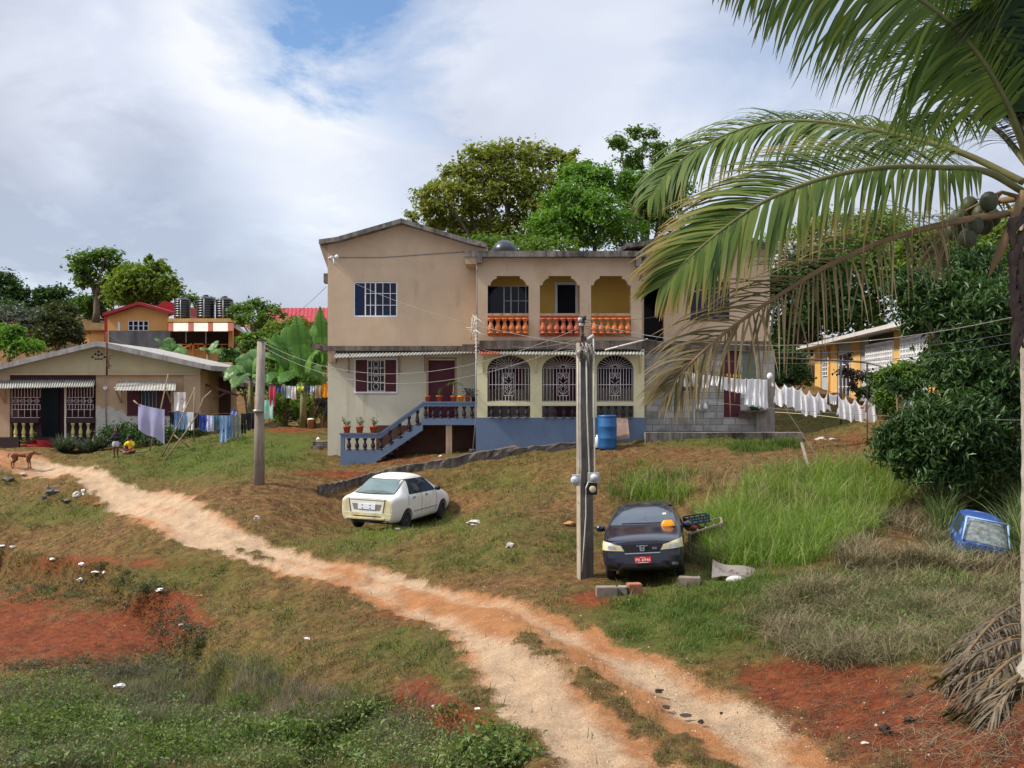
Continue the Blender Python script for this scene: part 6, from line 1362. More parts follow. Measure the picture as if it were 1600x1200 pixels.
weeds('ditch_weeds', [(0,915),(200,905),(260,930),(330,1000),(300,1060),(170,1060),(20,1050),(0,1040),(240,1020),(220,960),(120,940),(0,945)], 620, 12, .06, .16, leaf_mat('dusty_weed', [(.035,.045,.028),(.062,.078,.045),(.105,.115,.075)], .25, .6, 1.2))
weeds('mound_weeds', [(1230,930),(1460,900),(1590,930),(1560,990),(1380,1030),(1290,1030),(1190,985)], 420, 12, .05, .26, WEED)
# ======================= KERB, DRUM, POTS, JUNK, STONES =======================
KERB = M('rubble_kerb', srgb(112,102,92), srgb(82,76,70), 3, .95, .5, streak=srgb(50,46,44), smin=.45, smax=.65)
kp = [(497,776),(530,768),(570,757),(620,745),(680,733),(745,722),(820,711),(905,700)]
kw = [G(x, y) for x, y in kp]; rows = []
kr = random.Random(5); rows2 = []
pts = catmull(kw, 60)
for i, p in enumerate(pts):
    h = .24+.05*kr.random()-(.1 if i > 50 else 0); n_ = Vector((-.25,.97,0)); j = lambda a: Vector((kr.uniform(-a,a), kr.uniform(-a,a), kr.uniform(-a,a)))
    p = Vector((p.x, p.y, p.z)); rows.append([p+Vector((0,0,-.3))-n_*.02, p+j(.03), p+Vector((0,0,h*.5))+j(.035), p+Vector((0,0,h))+j(.02), p+n_*.13+Vector((0,0,h+.015)), p+n_*.28+Vector((0,0,h)), p+n_*.3+Vector((0,0,-.3))])
tag(MB().grid(rows, False).build('retaining_kerb', KERB), 'low dark rubble kerb running along the slope below the house', 'retaining wall')
def at_ground(px, py, dz=0): g = G(px, py); return g+Vector((0,0,dz))
def at_depth(px, d, dz=0): x = (px-800)/F0*d; return Vector((x, d*K, GX(x, d*K)+dz))
# drum
dp = at_depth(949, 27.1); s_ = dp.y/K/F0; r = 14.7*s_; h = 53*s_
t = thing('plastic_drum', 'tall bright blue plastic drum standing against the veranda base', 'drum', dp)
BLUEP = M('blue_plastic', srgb(34,92,142), srgb(26,78,124), 2, .4, spec=.5, dirt=(srgb(60,110,150), 2, .64))
MB().lathe([(r*.9,0),(r*.97,.03),(r,.1),(r,h*.3),(r*1.03,h*.32),(r,h*.34),(r,h*.64),(r*1.03,h*.66),(r,h*.68),(r*.98,h*.9),(r*.95,h*.93),(r*1.0,h*.95),(r*1.0,h*.99),(r*.93,h),(r*.9,h*.97),(.01,h*.97)], dp, 28).build('drum_body', BLUEP, t)
t = thing('leaning_board', 'stained wooden board leaning between the blue drum and the base wall', 'board', at_depth(976,27.4))
a, b, c, e = W(963,688,27.3), W(984,685,27.3), W(981,654,27.75), W(962,653,27.75)
MB().add([a,b,c,e]+[p+Vector((0,.03,.0)) for p in (a,b,c,e)], [(0,1,2,3),(7,6,5,4),(0,4,5,1),(1,5,6,2),(2,6,7,3),(3,7,4,0)]).build('board_panel', M('stained_board', srgb(140,118,104), srgb(110,90,80), 3, .9, .15, dirt=(srgb(90,50,42), 2.5, .6)), t)
p = at_depth(933,27.2); tag(MB().lathe([(.09,0),(.11,.03),(.11,.28),(.06,.36),(.035,.38),(.035,.44),(.01,.44)], p, 14).build('plastic_jug', WHITEP), 'white plastic jug on the ground left of the blue drum', 'jug')
for x, lab in ((1090,'left white jug hanging at the block wall pipe'),(1101,'right white jug hanging at the block wall pipe')):
    p = W(x,639.5,dB)-Vector((0,.13,0)); tag(MB().lathe([(.07,0),(.085,.02),(.085,.13),(.04,.19),(.03,.2),(.03,.24),(.005,.24)], p, 12).build('water_jug', WHITEP), lab, 'jug', 'white jugs on the wall pipe')
p = W(1177,641,dB)-Vector((0,.3,0)); t = thing('wash_basin', 'green plastic basin on a plank shelf below the hanging white shirts', 'basin', p)
MB().lathe([(.14,0),(.22,.17),(.235,.18),(.215,.18),(.13,.02),(.01,.02)], p, 20).build('basin_bowl', M('green_plastic', srgb(20,120,72), srgb(16,100,60), 5, .45), t)
tag(MB().pbox(1153,641,1195,643.5,dB,.42,.44).pbox(1152,643.5,1158,652,dB,.3,.4).build('plank_shelf', WOODM), 'short plank shelf on a block carrying the green basin', 'shelf')
# potted plants
def pot(label, px, py, d, w, h, kind, group, col=None, off=.08):
    p = W(px, py, d)+Vector((0, off, 0)); s = d/F0; r = w*s/2; hh = h*s; t = thing('potted_plant', label, 'potted plant', p, group=group)
    MB().lathe([(r*.66,0),(r*.92,hh*.78),(r,hh*.8),(r*1.02,hh),(r*.88,hh),(r*.86,hh*.88),(.01,hh*.88)], p, 16).build('pot', col or POTM, t)
    rr = random.Random(int(px)); top = p+Vector((0,0,hh*.85)); mb = MB(); st = MB()
    if kind == 'twig':
        for k in range(7):
            q = top+Vector((rr.uniform(-.16,.16), rr.uniform(-.1,.1), rr.uniform(.12,.42))); st.tube([top, top.lerp(q,.5)+Vector((rr.uniform(-.04,.04),0,0)), q], .006, 5)
            for j in range(9):
                c = top.lerp(q, rr.uniform(.3,1))+Vector((rr.uniform(-.05,.05),rr.uniform(-.05,.05),rr.uniform(-.03,.05))); a = Vector((rr.gauss(0,1),rr.gauss(0,1),rr.gauss(0,.6))).normalized()*.05; b_ = a.orthogonal().normalized()*.016; mb.add([c-a,c-b_,c+a,c+b_], [(0,1,2,3)])
    elif kind == 'sword':
        for k in range(11):
            a = rr.uniform(0,6.28); l = rr.uniform(.22,.46); dv = Vector((math.cos(a)*.35, math.sin(a)*.35, 1)).normalized()*l; sd = Vector((math.sin(a),-math.cos(a),0))*.02; mb.add([top-sd, top+sd, top+dv*.6+sd, top+dv*.6-sd, top+dv], [(0,1,2,3),(3,2,4)])
        st.tube([top, top+Vector((0,0,.1))], .02, 6)
    elif kind == 'palm':
        st.tube([top, top+Vector((0,0,.2)), top+Vector((.01,0,.42))], [.05,.025,.015], 7)
        for k in range(16):
            a = rr.uniform(0,6.28); l = rr.uniform(.3,.5); o = top+Vector((.01,0,.42)); pv = o; dv = Vector((math.cos(a), math.sin(a)*.7, .9)).normalized()
            for j in range(6):
                q = pv+dv*l/6; sd = Vector((math.sin(a),-math.cos(a),0))*.022*(1-j/7); mb.add([pv-sd,pv+sd,q+sd*.85,q-sd*.85], [(0,1,2,3)]); pv = q; dv = (dv+Vector((0,0,-.42))).normalized()
    elif kind == 'bushy':
        for k in range(80):
            c = top+Vector((rr.gauss(0,.09),rr.gauss(0,.07),rr.uniform(.03,.3))); a = Vector((rr.gauss(0,1),rr.gauss(0,1),rr.gauss(0,.5))).normalized()*.045; b_ = a.orthogonal().normalized()*.03; mb.add([c-a,c-b_,c+a,c+b_], [(0,1,2,3)])
        st.tube([top, top+Vector((0,0,.22))], .012, 6)
    if mb.v: mb.build('foliage', {'bushy': leaf_mat('purple_leaf', [(.03,.025,.03),(.055,.045,.05),(.08,.075,.07)], .2, .5, 2)}.get(kind, LUSH), t); st.build('stem', BSTEM, t)
    else: MB().lathe([(r*.8,0),(r*.5,.02),(.01,.025)], p+Vector((0,0,hh*.88)), 12).build('soil', SOILM, t)
g1, g2 = 'pots on the lower stair rail', 'pots on the landing rail'
pot('clay pot with tall twiggy plant at the foot end of the stair rail', 541.5, 676.5, dA, 12.5, 11, 'twig', g1)
pot('clay pot with a short drooping plant, middle one on the lower stair rail', 561.5, 676.5, dA, 13, 11, 'twig', g1)
pot('clay pot with a single thin stalk where the stair rail starts rising', 583, 676.5, dA, 13, 11, 'twig', g1)
pot('empty orange pot at the top corner of the stair rail', 668, 627.5, dA, 9.5, 9, 'none', g2)
pot('clay pot of upright sword leaves before the burgundy door', 686.5, 627.5, dA, 11, 9.5, 'sword', g2)
pot('clay pot with an arching palm like plant on the landing rail', 708.5, 627.5, dA, 10, 9, 'palm', g2)
pot('bright yellow pot on the landing rail', 720, 627.5, dA, 10, 9, 'none', g2, YP)
pot('clay pot with dark purple leaves right of the yellow pot', 730.5, 627.5, dA, 9.5, 9, 'bushy', g2)
pot('dark glazed pot with purple leaves beside the aerial mast', 740, 627.5, dA, 8, 8, 'bushy', g2, DARKP)
pot('clay pot of small flowers standing on the lowest red step', 37, 702, dL-1.0/K, 9, 8, 'twig', 'pots by the red steps', off=0)
pot('dark clay pot on the step beside the porch balusters', 52, 694.5, dL-.7/K, 8, 8, 'twig', 'pots by the red steps', M('dark_clay', srgb(110,56,44), srgb(90,46,38), 8, .8), off=0)
# blocks in front of the dark car
BLKM = M('old_block', srgb(136,122,108), srgb(106,96,86), 6, .95, .3, dirt=(srgb(110,70,50), 4, .58)); BRKM = M('red_block', srgb(162,106,82), srgb(136,86,66), 6, .95, .3)
for lab, x0_, y0_, x1_, y1_, m_, yaw in (('weathered concrete block left of the row before the dark car',932,917,965,934,BLKM,.05),('small grey block in the middle of the row before the dark car',966,918,981,932,OLDC,-.1),('reddish block at the right of the row before the dark car',981,914,1003,931,BRKM,.15),('brown concrete block by the right front wheel of the dark car',1062,903,1096,919,BLKM,-.2)):
    p = at_ground((x0_+x1_)/2, y1_-1); s_ = p.y/K/F0; w_ = (x1_-x0_)*s_; h_ = (y1_-y0_)*s_
    tag(MB().obox(p+Vector((0,.12,h_/2-.03)), (w_,.24,h_), Matrix.Rotation(yaw,3,'Z')).build('concrete_block', m_, None, bevel=.012), lab, 'block', 'loose blocks round the dark car')
# bent sheet of metal and bag
p = at_ground(1150, 906); s_ = p.y/K/F0; rows = []
for j in range(7):
    v = j/6; rows.append([p+Vector(((-38+76*u)*s_*(1-.25*v*(1-u)), .5*v+.05*math.sin(u*7), (2+ (24-14*u)*v*(1-.2*u)+3*math.sin(u*6+v*3))*s_)) for u in [i/14 for i in range(15)]])
tag(MB().grid(rows).grid([[q-Vector((0,-.012,.012)) for q in r_] for r_ in rows]).build('bent_sheet', M('bent_metal', srgb(150,138,128), srgb(108,100,94), 3, .5, .05, metal=.3, dirt=(srgb(80,66,56), 3, .52))), 'crumpled grey metal sheet lying in the grass right of the dark car', 'metal sheet')
p = at_ground(1147, 910); tag(MB().ball(p+Vector((0,-.15,.06)), .11, 14, (1.8,.8,.75)).build('stuffed_bag', M('white_sack', srgb(200,196,188), srgb(172,168,160), 8, .8, .3)), 'white stuffed bag in front of the crumpled metal sheet', 'bag')
# junk pile behind the dark car
q0 = at_ground(1098, 868); s_ = 18.6/F0
t = thing('plastic_crate', 'dark navy plastic crate on top of the junk behind the dark car', 'crate', W(1088,815,18.6))
NVP = M('navy_plastic', srgb(38,52,72), srgb(28,40,58), 5, .5); rz = Matrix.Rotation(R(-9),3,'Y'); cc = W(1088,811,18.6); mb = MB()
for dy_ in (-.2,.2):
    for dz in (-.07,.0,.07): mb.obox(cc+Vector((0,dy_,dz)), (.54,.02,.03), rz)
    for dx in (-.26,-.13,0,.13,.26): mb.obox(cc+rz@Vector((dx,dy_,0)), (.03,.026,.17), rz)
for dx in (-.27,.27): mb.obox(cc+rz@Vector((dx,0,0)), (.02,.42,.17), rz)
mb.obox(cc+rz@Vector((0,0,-.08)), (.52,.4,.015), rz); mb.build('crate_shell', NVP, t)
t = thing('broken_bed_frame', 'grey broken slatted frame on the junk heap right of the dark car', 'broken frame', W(1105,830,18.4)); mb = MB()
fc = [W(1078,834,18.3), W(1128,818,18.3), W(1126,809,18.9), W(1076,822,18.9)]
for i in range(4): strut(mb, fc[i], fc[(i+1) % 4], .05, .04)
for u in (.25,.5,.75): strut(mb, fc[0].lerp(fc[1],u), fc[3].lerp(fc[2],u), .03, .03)
strut(mb, fc[1], W(1132,838,18.4), .04, .04); strut(mb, fc[0], W(1077,860,18.4), .05, .05); strut(mb, fc[2], W(1128,860,18.8), .05, .05); mb.build('frame_slats', M('grey_wood', srgb(140,128,112), srgb(108,98,86), 6, .9), t)
tag(MB().ball(W(1082,824,18.5), .16, 12, (1.2,.7,.6)).build('rusty_can', M('rust_red', srgb(112,46,36), srgb(84,36,30), 6, .8)), 'rust red can wedged between the crate and the frame', 'can')
tag(MB().ball(W(1105,850,18.7), .45, 14, (1.0,.6,.95)).build('brush_heap', M('brush_brown', srgb(104,84,60), srgb(70,56,42), 10, .95, .8)), 'heap of brown cut brush under the crate behind the dark car', 'brush heap')
dead_b, _, _ = sample([(1072,880),(1070,828),(1130,828),(1136,872)], 60)
# stones and litter
def stone(label, cat, name, px, py, w, h, m_, group=None, seed=0):
    p = at_ground(px, py); s_ = p.y/K/F0; rr = random.Random(seed); bm = bmesh.new(); bmesh.ops.create_icosphere(bm, subdivisions=2, radius=1)
    o_ = Vector((rr.uniform(0,9), rr.uniform(0,9), rr.uniform(0,9)))
    for v in bm.verts:
        f = .72+.55*mnoise.noise(v.co*1.3+o_)+.25*mnoise.noise(v.co*3+o_); v.co = Vector((v.co.x*w*s_/2*f, v.co.y*w*s_/2*.8*f, v.co.z*h*s_*.62*f))
    me = bpy.data.meshes.new(name); bm.to_mesh(me); bm.free(); me.materials.append(m_); o = link(name, me); o.location = p+Vector((0,0,h*s_*.22)); tag(o, label, cat, group); return o
RK = M('dark_rock', srgb(104,100,96), srgb(66,62,60), 3, .95, .5); RKL = M('pale_rock', srgb(190,182,172), srgb(150,144,136), 3, .95, .4); LIT = M('white_litter', srgb(222,220,220), srgb(196,196,198), 5, .6); DUNG = M('dark_clod', srgb(66,52,44), srgb(44,36,32), 5, .95, .5); RKO = M('tan_rock', srgb(180,128,88), srgb(146,100,70), 4, .95, .4)
for i, (lab, px, py, w, h, m_) in enumerate((
  ('largest dark rock of the cluster left of the track',82,772,26,14,RK),('black stone at the left foot of the largest rock',68,780,12,9,RK),('flat dark rock between the largest rock and the pale rock',104,784,18,7,RK),('grey rock under the white stone beside the track',120,781,16,11,RKL),
  ('white stone crowning the rock cluster by the track',130,771,9,7,LIT),('small white stone below the white crowning stone',130,778,5,5,LIT),('round tan rock below the grey rock',132,792,9,8,RKO),('ring shaped tan rock at the end of the rock cluster',151,792,13,7,RKO),
  ('small yellowish stone left of the rock cluster',50,774,7,4,RKO),('flat pale slab on the verge by the dog',36,746,14,4,RKL),('dark rubble heap at the far left verge',12,752,24,10,RK))):
    stone(lab, 'rock', 'rock', px, py, w, h, m_, 'rocks beside the track', i)
for i, (lab, px, py, w, h) in enumerate((('large white plastic bag by the ditch on the left',127,906,18,9),('crumpled white paper right of the plastic bag',150,902,22,5),('pinkish white bag end of the litter row',163,904,10,9),('white bundle above the plastic bag in the ditch',128,891,16,9),
  ('white scrap at the left edge of the red bank',4,862,10,6),('white scrap pair on the red bank',20,864,12,7),('pale rag along the red bank edge',82,880,14,6),('white lump at the ditch bend',250,940,16,11),('pale stone chip in the ditch below the lump',283,985,10,5),
  ('white bag lying on the grassy bank by the track',480,1001,15,8),('pale scrap of cloth in the weeds',186,1076,24,13),('white stone at the edge of the red cut',677,1106,9,6),('pale stone near the track foreground',746,1110,14,6))):
    stone(lab, 'litter', 'litter_scrap', px, py, w, h*.65, LIT if i != 8 else RKL, 'litter and pale stones in the ditch', 20+i)
for i, (lab, px, py, w, h) in enumerate((('dark clod on the right rut, farthest of the clods',1031,1081,18,8),('flat dark clod below the farthest clod',1041,1108,18,6),('long thin dark clod on the right rut',1072,1121,24,5),('dark round clod in the lower right rut',1096,1132,13,7),('small dark clod near the right rut middle',1127,1116,8,5),
  ('dark lump on the red bank by the palm litter',1423,1090,20,9),('larger black lump on the red bank',1421,1131,24,13),('black lump nearest the camera on the red bank',1384,1149,26,15),('flat black chip on the red bank',1456,1170,16,6))):
    stone(lab, 'clod', 'earth_clod', px, py, w, h, DUNG, 'dark clods on track and bank', 40+i)
for i, (lab, px, py, w, h) in enumerate((('white stone on the red bank left of the black lumps',1369,1138,8,5),('pale flat stone below the red bank edge',1352,1166,16,5),('tiny white stone above the black lumps',1381,1117,5,4),('white stone in front of the roadside car wheel',621,829,12,6),('pale rubble right of the white car',742,820,32,10),('pale broken block on the slope',797,855,17,11),('orange rubble left of the utility pole',890,820,22,9),('white chips heap on the verge of the track',402,812,13,7),('pale fallen slab on the right yard',1283,688,22,6),('dark pile of boards on the right yard slope',1300,689,14,4))):
    stone(lab, 'rock', 'loose_rock', px, py, w, h, RKO if 'orange' in lab else RKL, 'loose stones about the yard', 60+i)
rs = random.Random(8)
pebv = MB()
for k in range(1300):
    px = rs.uniform(0,1600); py = rs.uniform(760,1195)
    if k % 3 == 0: px = rs.gauss(300,40); py = rs.uniform(930,1060)
    if k % 3 == 1: px = rs.uniform(720,1300); py = 950+ (px-720)*.42+rs.gauss(0,30)
    if not (0 < px < 1600 and 740 < py < 1198): continue
    g = G(px,py); q = .006+.020*rs.random()**3; a = rs.uniform(0,6.28); pebv.add([g+Vector((q*math.cos(a),q*math.sin(a),0)), g+Vector((q*math.cos(a+2.1),q*math.sin(a+2.1),0)), g+Vector((q*math.cos(a+4.2),q*math.sin(a+4.2),0)), g+Vector((0,0,q*.9))], [(0,1,3),(1,2,3),(2,0,3),(0,2,1)])
tag(pebv.build('pebbles', M('pebble', srgb(186,172,154), srgb(140,124,108), 3, .95)), kind='stuff')
# steps at the house corner and rag
t = MB().pbox(489,690,512,714,29.3,.8).pbox(486,697,500,714,29.2,.3).build('corner_block', OLDC); tag(t, 'dark mossy concrete block against the left corner of the house', 'concrete block')
stone('crumpled white rag on the corner block', 'rag', 'rag', 497, 690, 9, 7, LIT, None, 90)
stone('white pan on the earth floor under the landing', 'pan', 'pan', 688, 714, 9, 5, LIT, None, 91)
# yard at the right: rails, stakes, hose
FEN = M('grey_pipe', srgb(120,116,110), srgb(92,88,84), 6, .6, metal=.3)
t = thing('pipe_rail', 'long bowed pipe rail on thin posts in front of the yellow building', 'pipe rail', W(1215,650,30)); d_ = 30
MB().tube(catmull([W(1203,562,d_), W(1225,560,d_), W(1290,563,d_), W(1360,568,d_-1), W(1425,592,d_-2)], 30), .035).build('rail', FEN, t)
for x, y in ((1314,565),(1355,568)): MB().tube([W(x,y,d_-.5), Vector((W(x,0,d_-.5).x, (d_-.5)*K, GX(W(x,0,d_-.5).x, (d_-.5)*K)-.1))], .035).build('post', FEN, t)
g = at_ground(1355, 697); tag(MB().tube([g-Vector((0,0,.1)), W(1355,625,g.y/K)], .025).build('clothes_prop', M('brown_stick', srgb(92,76,62), srgb(70,58,48), 8, .9)), 'thin brown stake holding the far end of the white washing line', 'stake')
g = at_ground(1268, 742); tag(MB().tube([g-Vector((0,0,.1)), W(1253,693,g.y/K+1.5)], [.06,.05]).build('leaning_post', M('grey_wood', srgb(140,128,112))), 'short grey post leaning out of the tall grass below the slab end', 'post')
wire('pale rope sagging low over the right yard', W(1211,644,28), W(1356,660,26), -.05, .016, M('pale_rope', srgb(196,186,150), srgb(170,160,128), 8, .8), None, 'rope')
wire('guy rope running from the concrete column into the tall grass', W(1222,630,28.5), at_ground(1290,735), .0, .009, WIREL, None, 'rope')
wire('taut line crossing low over the white shirts to the mango tree', W(1060,622,26), W(1640,657,18), .15, .008, WIREL, None, 'clothesline')
# ======================= WASHING =======================
def cloth_mat(name, c, c2):
    m, nt, b, vec, out = new_mat(name); col = nt.ramp(nt.noise(vec, 3, 4), [(.3, c2), (.7, c)]); nt.link(col, b.inputs['Base Color']); b.inputs['Roughness'].default_value = .9
    t = nt.new('ShaderNodeBsdfTranslucent'); nt.link(col, t.inputs['Color']); mx = nt.new('ShaderNodeMixShader'); mx.inputs[0].default_value = .55
    nt.link(b.outputs[0], mx.inputs[1]); nt.link(t.outputs[0], mx.inputs[2]); nt.link(mx.outputs[0], out.inputs['Surface']); MC[name] = m; return m
WSH = cloth_mat('white_cotton', (.95,.95,.95), (.92,.92,.94))
ORD = ['first','second','third','fourth','fifth','sixth','seventh','eighth','ninth','tenth','eleventh','twelfth','thirteenth','fourteenth','fifteenth']
def garment(name, label, cat, group, a, b, hang, mat, kind='cloth', seed=0, peak=.0, fold=.02, folds=3):
    """cloth hung from a to b; hang = drop in metres (left, right) ; kinds: cloth, shirt (pinned by the hem corners), trousers"""
    a, b = Vector(a), Vector(b); rr = random.Random(seed); n, m = 18, 12; w = (b-a).length; ph = rr.uniform(0,6); nrm = Vector((b.y-a.y, a.x-b.x, 0)).normalized()
    rows = []; hl, hr = hang if isinstance(hang, tuple) else (hang, hang)
    for j in range(m+1):
        v = j/m; row = []
        for i in range(n+1):
            u = i/n; top = a.lerp(b,u); sag = peak*math.sin(math.pi*u)*(1-v*.7)
            h = (hl*(1-u)+hr*u)*(1+.035*math.sin(u*9+ph)*(v > .8))
            inset = 0
            if kind == 'trousers': inset = 0
            x = u
            if kind == 'flare': x = .5+(u-.5)*(1+.25*v)
            if kind == 'taper': x = .5+(u-.5)*(1-.22*v)
            p = a.lerp(b, x); p = Vector((p.x, p.y, top.z-sag-h*v))
            p += nrm*(fold*math.sin(u*folds*6.28+ph+v*1.2)*(.35+v)+.02*math.sin(v*5+ph)); row.append(p)
        rows.append(row)
    mb = MB(); nv = n+1
    th = nrm*.006
    fs = []
    for i in range(m):
        for j in range(n):
            if kind == 'trousers' and i >= m*.42 and n/2-1-(i-m*.42)*.12 <= j <= n/2+(i-m*.42)*.12: continue
            if kind == 'shirt' and i >= 0 and i < m*.0: continue
            fs.append((i*nv+j, i*nv+j+1, (i+1)*nv+j+1, (i+1)*nv+j))
    vs = [p for r_ in rows for p in r_]
    mb.add(vs, fs, True); mb.add([p+th for p in vs], [tuple(reversed(f)) for f in fs], True)
    return tag(mb.build(name, mat), label, cat, group)
def pinned_shirt(name, label, group, a, b, z0, h, mat, seed, tee=False):
    """white shirt pinned at its two hem corners: peaks at the pins, a slack top edge between, scalloped foot"""
    rr = random.Random(seed); n, m = 20, 12; rows = []; nrm = Vector((b.y-a.y, a.x-b.x, 0)).normalized(); ph = rr.uniform(0,6)
    for j in range(m+1):
        v = j/m; row = []
        for i in range(n+1):
            u = i/n; sag = (.10+.2*ph/6)*(math.sin(math.pi*u))**.9*(1-v); x = .5+(u-.5)*(.97-.06*v*(ph/6)); p = a.lerp(b,x); z = a.z*(1-u)+b.z*u
            row.append(Vector((p.x, p.y, z-sag-(h+.1*(ph/6-.5))*v*(1.06-.16*abs(2*u-1)**1.5)+.02*math.sin(u*12+ph)*v))+nrm*(.075*math.sin(u*7+ph)*(.2+v)*.9+.05*math.sin(math.pi*u)*(1-v)))
        rows.append(row)
    th = nrm*.008; mb = MB().grid(rows).grid([[p+th for p in r_] for r_ in rows])
    for s_, e in ((0,-1),(n,1)):
        q0, q1 = rows[m-4][s_], rows[m-1][s_]; o = (b-a).normalized()*e*.05*(2.4 if tee else 1)
        mb.add([q0+th*.5, q0+o*.9+Vector((0,0,-.05)), q1+o*1.3+Vector((0,0,-.10)), q1+Vector((0,0,-.02))], [(0,1,2,3)])
    return tag(mb.build(name, mat), label, 'shirt', group)
# white line from the frond to the concrete column
dw = 26.0
L1 = [(1056,1064,579,601,'vest'),(1064,1072,580,603,'vest'),(1072,1083,581,603,'vest'),(1083,1095,583,604,'vest'),(1097,1108,585,605,'vest'),(1108,1121,586,602,'vest'),(1121,1130,587,608,'vest'),(1130,1138,588,609,'vest'),(1138,1147,589,611,'vest'),(1147,1156,590,613,'vest'),(1156,1165,591,615,'vest'),(1164,1175,591,633,'shirt'),(1174,1187,591,634,'shirt'),(1186,1199,592,637,'shirt')]
for i, (xa, xb, y0_, y1_, kd) in enumerate(L1):
    lab = 'white %s, %s from the left on the line before the block wall' % ('cotton vest' if kd == 'vest' else 'long shirt', ORD[i])
    garment('white_'+kd, lab, kd, 'white washing before the block wall', W(xa+.5,y0_,dw), W(xb-.3,y0_+1.2,dw), (y1_-y0_)/F0*dw, WSH, 'flare' if kd == 'shirt' else 'cloth', i, .02, .025, 1.5)
wire('washing line carrying the white clothes before the block wall', W(1030,574,dw), W(1206,595,dw), .04, .007, WIRED, None, 'clothesline')
PEGS = [M('orange_peg', srgb(220,90,40), None, 9, .5), M('yellow_peg', srgb(226,190,40), None, 9, .5), M('green_peg', srgb(70,170,70), None, 9, .5)]
for i, x in enumerate((1089,1126,1131,1136,1141,1146,1151,1157)):
    y = 579+(x-1056)*.094; tag(MB().obox(W(x,y-.5,dw)-Vector((0,.02,0)), (.025,.03,.09)).build('clothes_peg', PEGS[(2,0,0,1,1,1,1,1)[i]]), '%s clothes peg, %s of the bright pegs on the white line' % (('green','orange','orange','yellow','yellow','yellow','yellow','yellow')[i], ORD[i]), 'clothes peg', 'bright pegs on the white line')
L2 = [(1211,1226,597,632),(1225,1239,600,637),(1238,1252,603,642),(1251,1265,606,646),(1264,1279,609,648),(1278,1293,611.5,640),(1309,1322,616,653),(1321,1336,619,655),(1335,1353,621.5,655),(1353,1367,623,659)]
for i, (xa, xb, y0_, y1_) in enumerate(L2):
    a, b = W(xa,y0_,26.3), W(xb,y0_+(xb-xa)*.17,26.3)
    lab = 'white shirt pinned by its hem, %s from the concrete column' % ORD[i] if i != 8 else 'white shirt with a small red and green print, ninth from the concrete column'
    o = pinned_shirt('white_shirt', lab, 'white shirts on the yard line', a, b, 0, (y1_-y0_)/F0*26.3, WSH, 30+i, i == 5)
    if i == 8:
        c = W(1346,637,26.3)-Vector((0,.1,0)); o2 = MB().obox(c, (.14,.01,.07)).build('print', M('red_print', srgb(214,120,116), None, 8, .8), o, local=True); MB().obox(c+Vector((.05,0,.07)), (.06,.012,.04)).build('print', M('green_print', srgb(120,160,140), None, 8, .8), o, local=True)
garment('white_brief', 'small white briefs hanging between the two groups of white shirts', 'underwear', 'white shirts on the yard line', W(1295,614,26.3), W(1308,616,26.3), .34, WSH, 'taper', 60, .05)
wire('washing line carrying the white shirts across the right yard', W(1206,596,26.3), W(1370,625,26.3), .0, .007, WIRED, None, 'clothesline')
tag(MB().ball(W(1203,588,26.4), .11, 12, (.9,.8,1.1)).build('peg_bag', LIT), 'white plastic bag knotted on the line beside the concrete column', 'bag')
garment('pink_rag', 'small pale pink rag under the knotted plastic bag', 'rag', None, W(1206,594,26.3), W(1209,595,26.3), .2, M('pale_pink_cloth', srgb(226,206,204), None, 5, .9), 'cloth', 61)
# left washing line by the bungalow
dj = 30.8
DEN = M('denim_blue', srgb(104,136,172), srgb(80,110,148), 6, .9); DENL = M('pale_denim', srgb(140,168,200), srgb(116,146,182), 6, .9); BLKC = M('black_cloth', srgb(34,34,42), srgb(26,26,32), 6, .9); ROY = M('royal_blue_cloth', srgb(54,76,176), srgb(44,62,150), 6, .9); LAV = M('lavender_sheet', srgb(164,160,190), srgb(152,148,178), 2, .9); GRC = M('grey_cloth', srgb(126,130,120), srgb(104,108,100), 6, .9); TEAL = M('teal_cloth', srgb(76,116,132), srgb(60,98,114), 6, .9); STN = M('stained_white', srgb(222,214,206), srgb(204,194,184), 3, .9, dirt=(srgb(166,116,76), 2.2, .52))
garment('bed_sheet', 'large lavender sheet hung on sticks in front of the bungalow window', 'sheet', None, W(216,631,dj), W(257,640,dj), (1.0,1.30), LAV, 'cloth', 70, .02, .03, 2)
garment('stained_cloth', 'white cloth with brown stains on the upper line right of the sheet', 'cloth', None, W(272,612.5,dj+1), W(291,613,dj+1), .76, STN, 'cloth', 71, .0, .02, 2)
